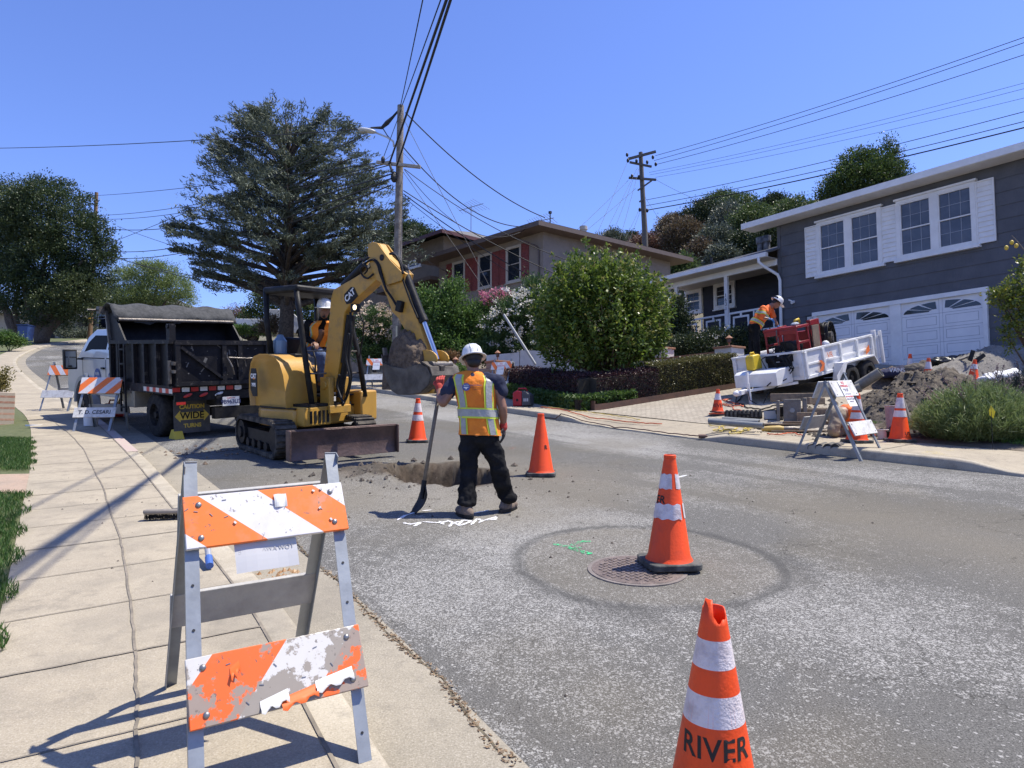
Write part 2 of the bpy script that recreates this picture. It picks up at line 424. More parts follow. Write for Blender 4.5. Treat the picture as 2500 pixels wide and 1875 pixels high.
sel = mmath(N, L, 'MAXIMUM', mmath(N, L, 'MULTIPLY', chips(85, .55, mmath(N, L, 'MULTIPLY', dens, .75)), .85), mmath(N, L, 'MULTIPLY', chips(170, .6, dens), .75))
col = mixc(N, L, sel, dark, mixc(N, L, mrange(N, L, grain.outputs[0], .3, .7), (.26,.253,.235), (.44,.43,.40)))
big2 = nz(N, L, tc, .45, 4, .55); col = mixc(N, L, mrange(N, L, big2.outputs[0], .5, .62), col, (.12,.105,.075), .35)
col = mixc(N, L, at('dirt'), col, mixc(N, L, mrange(N, L, grain.outputs[0], .3, .7), (.10,.09,.07), (.235,.21,.165)), .62)
col = mixc(N, L, at('soil'), col, mixc(N, L, mrange(N, L, mid.outputs[0], .3, .7), (.028,.022,.016), (.115,.088,.064)))
col = mixc(N, L, at('tar'), col, mixc(N, L, mrange(N, L, grain.outputs[0], .3, .7), (.04,.04,.04), (.10,.098,.09)), .85)
wv = N.new('ShaderNodeTexVoronoi'); wv.feature = 'DISTANCE_TO_EDGE'; wv.inputs['Scale'].default_value = .75
wpn = nz(N, L, tc, 2.5, 4, .6); vadd = N.new('ShaderNodeVectorMath'); vadd.operation = 'ADD'; L.new(tc, vadd.inputs[0]); vm = N.new('ShaderNodeVectorMath'); vm.operation = 'SCALE'; vm.inputs[3].default_value = .8; L.new(wpn.outputs['Color'], vm.inputs[0]); L.new(vm.outputs[0], vadd.inputs[1]); L.new(vadd.outputs[0], wv.inputs['Vector'])
crk = mmath(N, L, 'MULTIPLY', mrange(N, L, wv.outputs['Distance'], .002, .006, 1, 0), mrange(N, L, big.outputs[0], .42, .6))
col = mixc(N, L, crk, col, (.04,.038,.033), .55)
L.new(col, p.inputs['Base Color']); p.inputs['Roughness'].default_value = .92; p.inputs['Specular IOR Level'].default_value = .12
bp = N.new('ShaderNodeBump'); bp.inputs['Strength'].default_value = .55; bp.inputs['Distance'].default_value = .008
hh = mmath(N, L, 'SUBTRACT', mmath(N, L, 'ADD', grain.outputs[0], mmath(N, L, 'MULTIPLY', stone, .4)), crk); L.new(hh, bp.inputs['Height']); L.new(bp.outputs[0], p.inputs['Normal'])
# --- concrete
def concrete(name, c1, c2, sp=.5):
    m, N, L, p = nodes_new(name); tc = N.new('ShaderNodeTexCoord').outputs['Object']
    g = nz(N, L, tc, 130, 3, .75); b = nz(N, L, tc, 1.6, 6, .65); s = nz(N, L, tc, 7, 6, .7)
    col = mixc(N, L, mrange(N, L, b.outputs[0], .35, .65), c1, c2)
    col = mixc(N, L, mrange(N, L, g.outputs[0], .52, .72), col, (.55,.50,.42), .55)
    col = mixc(N, L, mrange(N, L, g.outputs[0], .46, .3), col, (.13,.115,.09), sp)
    col = mixc(N, L, mrange(N, L, s.outputs[0], .52, .72), col, (.15,.135,.11), .5); b3_ = nz(N, L, tc, .7, 5, .7); col = mixc(N, L, mrange(N, L, b3_.outputs[0], .50, .66), col, (.20,.18,.145), .5)
    L.new(col, p.inputs['Base Color']); p.inputs['Roughness'].default_value = .93; p.inputs['Specular IOR Level'].default_value = .15
    bp = N.new('ShaderNodeBump'); bp.inputs['Strength'].default_value = .4; bp.inputs['Distance'].default_value = .005
    L.new(g.outputs[0], bp.inputs['Height']); L.new(bp.outputs[0], p.inputs['Normal']); return m
m_conc = concrete('pavement_concrete', (.375,.325,.24), (.30,.26,.195))
m_gut = concrete('gutter_concrete', (.31,.275,.21), (.24,.215,.165), .6)
m_curb = concrete('kerb_concrete', (.42,.375,.29), (.33,.29,.22), .5)
m_joint = mat('joint_dark', (.15,.13,.10), (.24,.205,.155), 9, .95)

# --- road sheet
HOLE = V(1092, 1163, 8.35); HOLE = Vector((HOLE.x, 8.55, 0))
MAN = G(1555, 1393)
DIGC = (-1.9, 8.6)
st = np.concatenate([np.arange(6.0, 27, .055), np.arange(27, 40, .25), np.arange(40, 118, 1.0)])
La = arclen(LC, st); lenR = np.r_[0, np.cumsum(np.hypot(*np.diff(np.array(RC), axis=0).T))]
def nearR(p):
    """point of the right kerb across the street from p"""
    P = np.array(RC); best = None
    t = None
    for i in range(len(P)-1):
        a, b = P[i], P[i+1]; d = b-a; s = np.clip(((p-a)@d)/(d@d), 0, 1); q = a+s*d; dd = np.hypot(*(p-q))
        if best is None or dd < best: best = dd; t = q
    return t
Ra = np.array([nearR(p) for p in La])
def sm1(A, k):
    ker = np.ones(k)/k; o = A.copy()
    for j in (0, 1): o[k:-k, j] = np.convolve(np.pad(A[:, j], k, 'edge'), ker, 'same')[k:-k][k:-k]
    return o
Ra = sm1(Ra, 25)
def holef(X, Y):
    ang = np.arctan2(Y-HOLE.y, X-HOLE.x)
    rr = np.hypot((X-HOLE.x)/.66, (Y-HOLE.y+.12)/.78)*(1+.34*(fbm(np.cos(ang)*2.2+3, np.sin(ang)*2.2+5)-.45)+.10*(fbm(X*9, Y*9, 7)-.5))
    return rr
def roadz(X, Y, c):
    Z = base(X, Y)
    rr = holef(X, Y)
    rim = .05*np.exp(-((rr-1.15)/.22)**2)*fbm(X*7, Y*7)*2*(X < HOLE.x+.3)
    Z = Z - .7*smst(1.0, .84, rr)*(.7+.6*fbm(X*6, Y*6, 3)) + rim*(rr > .95)
    heap = .13*np.exp(-(((X-HOLE.x+.98)/.55)**2+((Y-HOLE.y+.15)/.5)**2))*(.2+1.6*fbm(X*7, Y*7, 1))*(rr > 1)
    return Z+heap
road = loft('road', La, Ra, 150, roadz, m_road)
co = np.empty(len(road.data.vertices)*3, np.float32); road.data.vertices.foreach_get('co', co); co = co.reshape(-1, 3)
X, Y = co[:, 0], co[:, 1]
# masks (wear, dirt and tar with shapes of their own)
rr = holef(X, Y)
dirt = smst(2.6, 1.2, np.hypot((X-HOLE.x-.1)/1.25, (Y-HOLE.y+.55)/1.05)+1.2*(fbm(X*1.3, Y*1.3)-.5))
mr = np.hypot((X-MAN.x-.10)/.93, (Y-MAN.y-.26)/.98)*(1+.12*(fbm(X*2, Y*2, 9)-.5))
inring = smst(1.0, .9, mr)
dv = -sdist(RC, X, Y)
band = np.exp(-((dv-3.0-.7*(fbm(X*.3, Y*.3, 2)-.5)*2)/.75)**2)*smst(3, 5, Y)*0+np.exp(-((dv-3.9)/.9)**2)*(Y < 7.5)*smst(1.5, 3.5, X)
dirt = np.clip(dirt+inring*.55+band*.9, 0, 1)*(.75+.5*fbm(X*3, Y*3, 4))
tar = (smst(.07, .015, np.abs(mr-1.0))*(.45+.9*fbm(X*5, Y*5, 6)) + .5*smst(.16, .05, np.abs(mr-1.12))*smst(.5, .62, fbm(X*1.5, Y*1.5, 8)))
soil = np.clip(smst(1.22, 1.02, rr)+smst(1.0, .3, np.hypot((X-HOLE.x+.95)/.75, (Y-HOLE.y+.05)/.65)), 0, 1)*(.35+.9*fbm(X*8, Y*8, 2)); soil = np.where(rr < 1.02, 1, soil)
white = .5*(fbm(X*.55, Y*.35, 12)-.5)*4+.55*np.exp(-((dv-1.6)/1.0)**2)+.45*np.exp(-((dv-6.1)/.8)**2)*(Y < 8)-.25*np.exp(-((dv-5.0)/.35)**2)-.8*np.exp(-((dv-3.2)/.55)**2)*(fbm(X*.4, Y*.4, 3) > .4)
white = np.clip(white, -1, 1)*(1-inring*.8)
# tyre-polished streaks running along the street
white -= .45*smst(.55, .7, fbm(dv*3.0, Y*.12, 5))
attr(road, 'dirt', np.clip(dirt, 0, 1)); attr(road, 'tar', np.clip(tar, 0, 1)); attr(road, 'soil', np.clip(soil, 0, 1)); attr(road, 'white', white)
struct(road)
# --- left side: gutter pan, kerb, pavement, verge
LcF = arclen(LC, np.concatenate([np.arange(0, 30, .25), np.arange(30, 118, 1.0)]))
gut = loft('gutter', offset(LcF, .0), offset(LcF, .46), 3, lambda X, Y, c: base(X, Y)+.006, m_gut); struct(gut)
m_pink = mat('faded_red_kerb_paint', (.40,.30,.27), (.40,.35,.27), 12, .9, lo=.45, hi=.6)
def kerb(name, L_, w, h, rnd, m, side):
    Q = [(0.0, -.02), (0, h*.7), (side*-.015, h*.93), (side*-.04, h), (side*-w, h)]
    cols = []
    for q in Q:
        O = offset(L_, q[0]); cols.append(np.stack([O[:, 0], O[:, 1], base(O[:, 0], O[:, 1])+rnd(O)*q[1] if q[1] > 0 else base(O[:, 0], O[:, 1])+q[1]], 1))
    W = np.stack(cols, 1); n, k = W.shape[:2]; I = np.arange(n*k).reshape(n, k)
    F = np.stack([I[:-1, :-1], I[:-1, 1:], I[1:, 1:], I[1:, :-1]], -1).reshape(-1, 4)
    return npmesh(name, W.reshape(-1, 3), F, m, smooth=False)
lk = struct(kerb('kerb', LcF, .16, CUL, lambda O: 1, m_curb, 1))
pk = arclen(LC, np.arange(8, 40, .25)); pk = pk[(pk[:, 1] > 9.9) & (pk[:, 1] < 16.8)]
pinkk = loft('red_kerb_paint', offset(pk, -.012), offset(pk, -.158), 2, lambda X, Y, c: base(X, Y)+CUL+.004, m_pink); struct(pinkk)
sw = loft('pavement', offset(LcF, -.16), offset(LcF, -.16-SWL), 4, lambda X, Y, c: base(X, Y)+CUL+.001, m_conc); struct(sw)
# joints: one long wandering joint and the cross joints
jp = [(337,1875),(335,1730),(332,1606),(316,1448),(293,1316),(253,1195),(206,1100),(169,1058),(110,1010)]
def onground(P, dz, rd=T): 
    out = []
    for a in P:
        g = G(a[0], a[1], dz); out.append((g.x, g.y))
    return out
def strip(mb, P, w, dz, zf=None, taper=False):
    P = [Vector((p[0], p[1], 0)) for p in P]; vs = []; n = len(P)
    for i, p in enumerate(P):
        t = (P[min(i+1, n-1)]-P[max(i-1, 0)]).normalized(); s = Vector((t.y, -t.x, 0))
        ww = w*(.25 if taper and i in (0, n-1) else 1)*(1 if not taper else random.uniform(.75, 1.2))
        for k in (-1, 1):
            q = p+s*k*ww/2; vs.append((q.x, q.y, (zf or T)(q.x, q.y)+dz))
    mb.add(vs, [(2*i, 2*i+1, 2*i+3, 2*i+2) for i in range(n-1)])
def lerp_line(a, b, n, jit=0):
    return [(a[0]+(b[0]-a[0])*i/n+random.uniform(-jit, jit), a[1]+(b[1]-a[1])*i/n+random.uniform(-jit, jit)) for i in range(n+1)]
jb = MB()
LZ = lambda x, y: Z0(x, y)+CUL
P = onground(jp, 0); PP = []
for a, b in zip(P[:-1], P[1:]): PP += lerp_line(a, b, 8, .006)[:-1]
strip(jb, PP, .013, .006, LZ)
Ls = arclen(LC, np.arange(6.2, 34, .78)); Lo = offset(Ls, -.17); Li = offset(Ls, -.16-SWL+.02)
for i in range(len(Ls)):
    strip(jb, lerp_line(Lo[i], Li[i], 9, .004), .009 if i % 3 else .015, .006, LZ)
bk = offset(arclen(LC, np.arange(7, 30, .3)), -.17); strip(jb, bk, .014, .0062, LZ)
struct(jb.build('pavement_joints', m_joint))
# --- right side kerb, pavement, driveway
RcF = arclen(RC, np.concatenate([np.arange(0, 45, .2), np.arange(45, 112, 1.0)]))
def rh(O):
    # dropped kerb across the driveway
    return 1-dropk(O[:, 0], O[:, 1])
rk = struct(kerb('kerb', RcF, .16, CURB, rh, m_curb, -1))
def rz(X, Y, c):
    f = np.array([rh(np.stack([X[i], Y[i]], 1)) for i in range(len(X))])
    h = np.where(c < .8, f+(1-f)*smst(0, .8, c), 1)
    return base(X, Y)+CURB*h+.001
rs = struct(loft('pavement', offset(RcF, .16), offset(RcF, SWR+.1), 6, rz, m_conc))
rjb = MB(); Rs = arclen(RC, np.arange(8, 42, 1.25)); Ro = offset(Rs, .18); Ri = offset(Rs, SWR+.08)
for i in range(len(Rs)):
    g = rh(Ro[i:i+1])[0]
    if g > .97: strip(rjb, lerp_line(Ro[i], Ri[i], 4, .003), .016, .006, lambda x, y: Z0(x, y)+CURB)
struct(rjb.build('pavement_joints', m_joint))
# --- land sheet
m_land = mat('dry_garden_soil', (.16,.13,.09), (.10,.11,.055), 1.2, .95, .4, 20)
gx = np.concatenate([np.linspace(-400, -60, 20), np.arange(-58, 60, 1.0), np.linspace(62, 400, 20)])
gy = np.concatenate([np.linspace(-60, -4, 12), np.arange(-3, 100, 1.0), np.linspace(104, 500, 24)])
XX, YY = np.meshgrid(gx, gy); ZZ = Tn(XX.ravel(), YY.ravel()).reshape(XX.shape)
vr = sdist(RC, XX.ravel(), YY.ravel()).reshape(XX.shape); vl = -sdist(LC, XX.ravel(), YY.ravel()).reshape(XX.shape)
ZZ = ZZ-.03-.9*((vr < 1.6) & (vl < 1.6))-np.where(YY > 100, .08*(YY-100), 0)
I = np.arange(XX.size).reshape(XX.shape); F = np.stack([I[:-1, :-1], I[:-1, 1:], I[1:, 1:], I[1:, :-1]], -1).reshape(-1, 4)
struct(npmesh('ground', np.stack([XX, YY, ZZ], -1).reshape(-1, 3), F, m_land, smooth=True))
# verge sheets next to pavements (so the land meets them)
m_lawnsoil = mat('lawn_thatch', (.07,.085,.03), (.11,.12,.05), 9, .95, .5, 60)
vL = struct(loft('verge_ground', offset(LcF[:300], -.16-SWL), offset(LcF[:300], -.16-SWL-9), 12, lambda X, Y, c: base(X, Y)+CUL-.006, m_lawnsoil))
RcN = arclen(RC, np.arange(0, 60, .5))
m_soil = mat('bed_soil', (.12,.095,.07), (.2,.165,.125), 7, .95, .6, 40)
vR = struct(loft('garden_ground', offset(RcN, SWR+.1), offset(RcN, 21), 60, lambda X, Y, c: Tn(X.ravel(), Y.ravel()).reshape(X.shape)-.004, m_soil))

# ================================================================ DRIVEWAY (pavers)
DW = (.827, .563)      # direction from kerb up to the garage
m_paver, N, L, p = nodes_new('driveway_pavers'); tc = N.new('ShaderNodeTexCoord').outputs['Object']
mp = N.new('ShaderNodeMapping'); mp.inputs['Rotation'].default_value = (0, 0, R_(-34)); L.new(tc, mp.inputs[0])
br = N.new('ShaderNodeTexBrick'); br.inputs['Scale'].default_value = 3.2; br.inputs['Color1'].default_value = (.36,.325,.26,1); br.inputs['Color2'].default_value = (.25,.225,.18,1); br.inputs['Mortar'].default_value = (.10,.09,.075,1); br.inputs['Mortar Size'].default_value = .022; br.inputs['Bias'].default_value = -.1
L.new(mp.outputs[0], br.inputs[0]); nn = nz(N, L, tc, 60, 3); nb = nz(N, L, tc, 1.3, 5)
col = mixc(N, L, mrange(N, L, nn.outputs[0], .3, .7), br.outputs[0], (.44,.38,.30), .4); col = mixc(N, L, mrange(N, L, nb.outputs[0], .5, .7), col, (.25,.21,.16), .4)
L.new(col, p.inputs['Base Color']); p.inputs['Roughness'].default_value = .92; p.inputs['Specular IOR Level'].default_value = .15
c0 = G(1452, 1003); c1 = G(1822, 945)                    # left edge of the driveway: hedge corner and hedge end
d0 = Vector((c0.x, c0.y)); dd = Vector((.80, .60))
A = [(d0.x+dd.x*t, d0.y+dd.y*t) for t in np.arange(-.25, 13, .4)]
B = [(a[0]+.60*5.9, a[1]-.80*5.9) for a in A]
def flatdrive(X, Y, c): return Tn(X.ravel(), Y.ravel()).reshape(X.shape)+.012
drive = struct(loft('driveway', A, B, 24, flatdrive, m_paver))
print('MAN', MAN, 'HOLE', HOLE, 'c0', c0, 'c1', c1)
# ================================================================ HOUSES
WHT = mat('white_trim_paint', (.78,.77,.75), (.70,.69,.67), 3, .5)
GARW = mat('garage_white_paint', (.76,.76,.76), (.70,.70,.71), 2, .45)
GLASS = mat('window_glass_dark', (.015,.02,.03), rough=.06, spec=.6)
GLASSB = mat('window_glass_blinds', (.06,.068,.085), (.09,.10,.12), 2, .1, spec=.6)
BLACK = mat('black_paint', (.012,.012,.013), (.025,.025,.025), 20, .5)
STEELG = mat('galvanised_steel', (.34,.355,.36), (.25,.26,.265), 30, .45, .15, 90, metal=.5)
CONG = mat('plain_concrete', (.36,.345,.31), (.28,.27,.24), 6, .9, .4, 60)
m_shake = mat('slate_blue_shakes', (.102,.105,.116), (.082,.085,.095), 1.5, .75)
N_ = m_shake.node_tree.nodes; L_ = m_shake.node_tree.links
tcn = N_.new('ShaderNodeTexCoord'); mpn = N_.new('ShaderNodeMapping'); mpn.inputs['Scale'].default_value = (38, 38, 2.0); L_.new(tcn.outputs['Object'], mpn.inputs[0])
ng = N_.new('ShaderNodeTexNoise'); ng.inputs['Scale'].default_value = 1; L_.new(mpn.outputs[0], ng.inputs['Vector'])
bpn = N_.new('ShaderNodeBump'); bpn.inputs['Strength'].default_value = .8; bpn.inputs['Distance'].default_value = .01; L_.new(ng.outputs[0], bpn.inputs['Height']); L_.new(bpn.outputs[0], N_['Principled BSDF'].inputs['Normal'])
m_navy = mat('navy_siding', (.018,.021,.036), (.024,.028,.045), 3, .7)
m_shing = mat('grey_shingles', (.17,.165,.16), (.085,.085,.085), 14, .95, .6, 40, lo=.35, hi=.65)
def sidewall(mb, x0, x1, z0, z1, y, course, proud=.018):
    z = z0
    while z < z1-.01:
        t = min(z+course, z1)
        mb.add([(x0, y-proud, z), (x1, y-proud, z), (x1, y, t), (x0, y, t), (x0, y, z), (x1, y, z)], [(0, 1, 2, 3), (4, 5, 1, 0)])
        z = t
def window(par, x0, x1, z0, z1, y, cols=3, trim=.09, name='window', mt=None, mg=None, out=.05, sill=True, split=.5, rows=1, mm=True):
    """one double-hung unit: casing and sashes proud of the wall, panes inset"""
    mt = mt or WHT
    b = MB()
    for (a, c, e, f) in ((x0, x0+trim, z0, z1), (x1-trim, x1, z0, z1), (x0+trim, x1-trim, z1-trim, z1), (x0+trim, x1-trim, z0, z0+trim)): b.bx(a, c, y-out, y+.02, e, f)
    w = b.build(name, mt, par)
    s = MB(); X0, X1, Z0_, Z1 = x0+trim, x1-trim, z0+trim, z1-trim; zm = Z0_+(Z1-Z0_)*split; q = .035
    for (e, f, yy) in ((Z0_, zm+.02, y-out+.022), (zm-.02, Z1, y-out+.010)):
        s.bx(X0, X0+q, yy, y+.01, e, f); s.bx(X1-q, X1, yy, y+.01, e, f); s.bx(X0+q, X1-q, yy, y+.01, e, e+q); s.bx(X0+q, X1-q, yy, y+.01, f-q, f)
    s.build('sash', mt, w)
    g = MB(); g.bx(X0+q, X1-q, y-.004, y+.008, Z0_+q, zm-.02); g.bx(X0+q, X1-q, y-.004, y+.008, zm+.04, Z1-q); g.build('pane', mg or GLASS, w)
    if cols > 1 and mm:
        g = MB()
        for k in range(1, cols): xx = X0+(X1-X0)*k/cols; g.bx(xx-.007, xx+.007, y-.012, y-.0045, Z0_+q, Z1-q)
        for f in (.25, .75): zz = Z0_+(Z1-Z0_)*f; g.bx(X0+q, X1-q, y-.0125, y-.0045, zz-.007, zz+.007)
        g.build('grille', mat('pale_grille', (.30,.32,.36)), w)
    if sill: MB().bx(x0-.03, x1+.03, y-out-.05, y+.02, z0-.05, z0-.002).build('sill', mt, w)
    return w
def louvre(par, x0, x1, z0, z1, y, m, n, name='shutter', out=.045):
    b = MB(); f = .035; b.bx(x0, x0+f, y-out, y, z0, z1); b.bx(x1-f, x1, y-out, y, z0, z1); b.bx(x0+f, x1-f, y-out+.001, y, z0, z0+f); b.bx(x0+f, x1-f, y-out+.001, y, z1-f, z1)
    h = (z1-z0-2*f)/n
    for i in range(n):
        z = z0+f+i*h; b.add([(x0+f, y-.038, z), (x1-f, y-.038, z), (x1-f, y-.014, z+h), (x0+f, y-.014, z+h), (x1-f, y-.01, z), (x0+f, y-.01, z)], [(0, 1, 2, 3), (0, 1, 4, 5)])
    return b.build(name, m, par)
def avg(*a): return sum(a)/len(a)

# ---- slate blue split-level house with two garage doors
HB = Fr((.6995*18.5, 18.5, 3.08), (.563, -.827))
blue = thing('house', 'slate blue split level house with two white garage doors at the top of the driveway', 'house', HB.o, HB.rz)
uv = HB.uv
uL = uv(1902, 650)[0]; uR = 5.0
zE = avg(uv(2494, 378)[1], uv(2197, 462)[1])-.12      # underside of fascia
gu0, gu1 = uv(1992, 850)[0], uv(2418, 850)[0]; ghz = avg(uv(2000, 768)[1], uv(2410, 707)[1])
print('blue uL %.2f zE %.2f garage %.2f..%.2f top %.2f' % (uL, zE, gu0, gu1, ghz))
b = MB(); D_ = 9
sidewall(b, uL, gu0+.02, 0, ghz, 0, .36); sidewall(b, gu1-.02, uR, 0, ghz, 0, .36); sidewall(b, uL, uR, ghz, zE+.25, 0, (zE-ghz)/round((zE-ghz)/.36))
b.quad((uL, 0, -1), (uL, D_, -1), (uL, D_, zE+.25), (uL, 0, zE+.25)); b.quad((uR, 0, -1), (uR, 0, zE+.25), (uR, D_, zE+.25), (uR, D_, -1)); b.quad((uL, D_, -1), (uR, D_, -1), (uR, D_, zE+.25), (uL, D_, zE+.25))
b.bx(uL-.03, uL+.09, -.03, .08, 0, zE)
b.build('wall', m_shake, blue)
# roof: low gable with eave along the front
zr = zE+.2
r = MB(); ov = .62; lo_ = 1.0
r.add([(uL-lo_, -ov, zr), (uR+1, -ov, zr), (uR+1, D_/2, zr+1.5), (uL-lo_, D_/2, zr+1.5), (uL-lo_, D_+ov, zr), (uR+1, D_+ov, zr)], [(0, 1, 2, 3), (3, 2, 5, 4)])
rf = r.build('roof', m_shing, blue, solid=.06)
f = MB(); f.bx(uL-lo_, uR+1, -ov-.05, -ov-.012, zr-.17, zr+.03); f.bx(uL-lo_-.05, uL-lo_-.01, -ov-.05, -.02, zr-.17, zr+.03)
f.build('fascia', WHT, rf); MB().bx(uL-lo_+.01, uR+1, -ov, 0, zE+.02, zE+.05).build('soffit', WHT, rf)
f = MB(); f.add([(uL-lo_-.02, -ov, zr-.17), (uL-lo_-.02, -ov, zr+.03), (uL-lo_-.02, D_/2, zr+1.53), (uL-lo_-.02, D_/2, zr+1.33)], [(0, 1, 2, 3)]); f.build('barge_board', WHT, rf, solid=.03)
# roof edge details: a few lifted shingle pieces and a vent
f = MB()
for i in range(7): x = 1.2+i*.35; f.box((x, .15, zr+.19+.01*i), (.34, .5, .04), (R_(20), 0, random.uniform(-.1, .1)))
f.build('roof_vent', mat('dark_vent', (.05,.05,.055)), rf)
# upper windows measured from the photograph
def rect(Fm, x0, x1, yt0, yt1, yb0, yb1, off=0):
    u0 = Fm.uv(x0, (yt0+yb0)/2, off)[0]; u1 = Fm.uv(x1, (yt1+yb1)/2, off)[0]
    z1 = avg(Fm.uv(x0, yt0, off)[1], Fm.uv(x1, yt1, off)[1]); z0 = avg(Fm.uv(x0, yb0, off)[1], Fm.uv(x1, yb1, off)[1]); return u0, u1, z0, z1
sc_ = 600/2212
def zz(x, y): return 1900+x*sc_, 350+y*sc_
for (xa, xb, ta, tb, ba, bb, xm) in ((362, 940, 722, 568, 1205, 1095, 650), (1078, 1790, 530, 338, 1065, 920, 1425)):
    (A_, ta_), (B_, tb_) = zz(xa, ta), zz(xb, tb); (_, ba_), (_, bb_) = zz(xa, ba), zz(xb, bb)
    u0, u1, z0, z1 = rect(HB, A_, B_, ta_, tb_, ba_, bb_)
    um = (u0+u1)/2
    for (a, c) in ((u0, um), (um, u1)): window(blue, a, c, z0+.02, z1, -.03, 3, .10, mg=GLASSB, out=.06, sill=False)
    MB().bx(u0-.08, u1+.08, -.15, 0, z0-.06, z0+.016).build('window_ledge', WHT, blue); MB().bx(u0-.05, u1+.05, -.13, 0, z1+.002, z1+.06).build('window_head_trim', WHT, blue)
    print('blue win', round(u0, 2), round(u1, 2), round(z0, 2), round(z1, 2))
for (xa, xb, ta, tb, ba, bb) in ((253, 360, 762, 735, 1217, 1197), (935, 1080, 580, 545, 1082, 1057), (1790, 1960, 340, 312, 910, 885)):
    (A_, ta_), (B_, tb_) = zz(xa, ta), zz(xb, tb); (_, ba_), (_, bb_) = zz(xa, ba), zz(xb, bb)
    louvre(blue, *rect(HB, A_, B_, ta_, tb_, ba_, bb_), -.03, WHT, 12)
# garage doors
def garage(par, x0, x1, z1):
    b = MB(); n = 5; h = z1/n; b.bx(x0, x1, -.03, .05, 0, z1)
    d = b.build('garage_door', GARW, par)
    q = MB(); w = (x1-x0)/2
    for i in range(n-1):
        for k in (0, 1):
            a, c, e, f_ = x0+k*w+.12, x0+(k+1)*w-.12, i*h+.09, (i+1)*h-.07
            for (xx0, xx1, zz0, zz1) in ((a, c, e, e+.012), (a, c, f_-.012, f_), (a, a+.012, e+.012, f_-.012), (c-.012, c, e+.012, f_-.012)): q.bx(xx0, xx1, -.034, -.030, zz0, zz1)
        q.bx(x0, x1, -.0325, -.030, (i+1)*h-.006, (i+1)*h+.006)
    q.bx(x0+w-.05, x0+w-.042, -.034, -.03, 0, z1); q.bx(x0+w+.042, x0+w+.05, -.034, -.03, 0, z1)
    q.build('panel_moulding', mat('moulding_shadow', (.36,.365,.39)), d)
    # fan lights
    g = MB(); zc = (n-1)*h+.07; cx0 = x0+w; rx, rz_ = w*.86, h*.66
    for s in (-1, 1):
        cx = cx0+s*.10
        for (a0, a1) in ((2, 30), (34, 57), (62, 88)):
            pts = []
            for k in range(7): a = R_(a0+(a1-a0)*k/6); pts.append((cx+s*rx*math.cos(a), zc+rz_*math.sin(a)))
            for k in (1, 0): a = R_(a0+(a1-a0)*k); pts.append((cx+s*rx*.24*math.cos(a), zc+rz_*.24*math.sin(a)))
            g.add([(p_[0], -.036, p_[1]) for p_ in pts], [tuple(range(len(pts)))])
    g.build('fan_window', GLASS, d); return d
um0 = uv(2186, 820)[0]; um1 = uv(2200, 820)[0]; fr = .11
garage(blue, gu0+fr, um0-.09, ghz-.06); garage(blue, um1+.06, gu1-fr, ghz-.06)
f = MB(); f.bx(gu0, gu0+fr, -.10, .04, 0, ghz-.06); f.bx(gu1-fr, gu1, -.10, .04, 0, ghz-.06); f.bx(um0-.09, um1+.06, -.10, .04, 0, ghz-.06); f.bx(gu0-.04, gu1+.04, -.12, .04, ghz-.06, ghz+.07); f.build('garage_frame', WHT, blue)
MB().bx(gu0-.1, gu1+.1, .06, .1, -.1, ghz).build('garage_backing', BLACK, blue)
# number plaque, wall vent, downspout
a = uv(1981, 777); f = MB(); f.bx(a[0]-.17, a[0]+.17, -.06, 0, a[1]-.10, a[1]+.10); pq = f.build('number_plaque', BLACK, blue)
MB().bx(a[0]-.12, a[0]+.12, -.064, -.061, a[1]-.05, a[1]+.05).build('plaque_face', mat('plaque_white', (.5,.5,.48)), pq)
a = uv(1938, 737); f = MB(); f.cyl((a[0], 0, a[1]), (a[0], -.12, a[1]-.04), .05); f.tube([(a[0], -.06, a[1]), (a[0]-.12, -.12, a[1]+.08)], .025); f.build('vent_pipe', WHT, blue)
# ---- porch wing
W0 = uv(1617, 700)[0]; zG = avg(uv(1640, 690)[1], uv(1870, 638)[1]); zP = uv(1774, 826)[1]
print('wing', W0, 'gutter z', zG, 'porch floor', zP)
rec = 1.7
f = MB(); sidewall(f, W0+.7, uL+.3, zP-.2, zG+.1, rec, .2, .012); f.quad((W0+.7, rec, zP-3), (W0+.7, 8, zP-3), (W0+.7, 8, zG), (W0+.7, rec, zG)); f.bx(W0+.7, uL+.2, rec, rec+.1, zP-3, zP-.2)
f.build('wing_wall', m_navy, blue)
MB().bx(W0+.4, uL-.03, -.05, rec, zP-.25, zP-.02).build('porch_floor', mat('porch_boards', (.05,.05,.055)), blue)
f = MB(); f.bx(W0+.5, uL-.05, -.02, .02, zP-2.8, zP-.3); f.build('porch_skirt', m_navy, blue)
# roof of the wing: hip at the left end
zw = zG+.14; e0, e1 = W0-.1, uL+.05
ridge_z = zw+1.35; r = MB()
r.add([(e0, -.6, zw), (e1, -.6, zw), (e1, 3.6, ridge_z), (e0+4.0, 3.6, ridge_z), (e0, 8, zw), (e1, 8, zw)], [(0, 1, 2, 3), (0, 3, 4), (3, 2, 5, 4)])
wr = r.build('wing_roof', m_shing, blue, solid=.05)
f = MB(); f.bx(e0, uL-.04, -.70, -.56, zw-.16, zw-.01); f.bx(e0-.1, e0, -.70, 8, zw-.16, zw-.01); f.build('gutter', WHT, wr)
f = MB(); f.bx(e0+.2, uL-.05, -.06, .08, zw-.38, zw-.17); f.build('porch_beam', WHT, blue)
MB().bx(e0+.1, uL-.04, -.55, rec, zw-.165, zw-.15).build('soffit', mat('soffit_cream', (.5,.48,.44)), wr)
f = MB()
gx_ = uL+.02
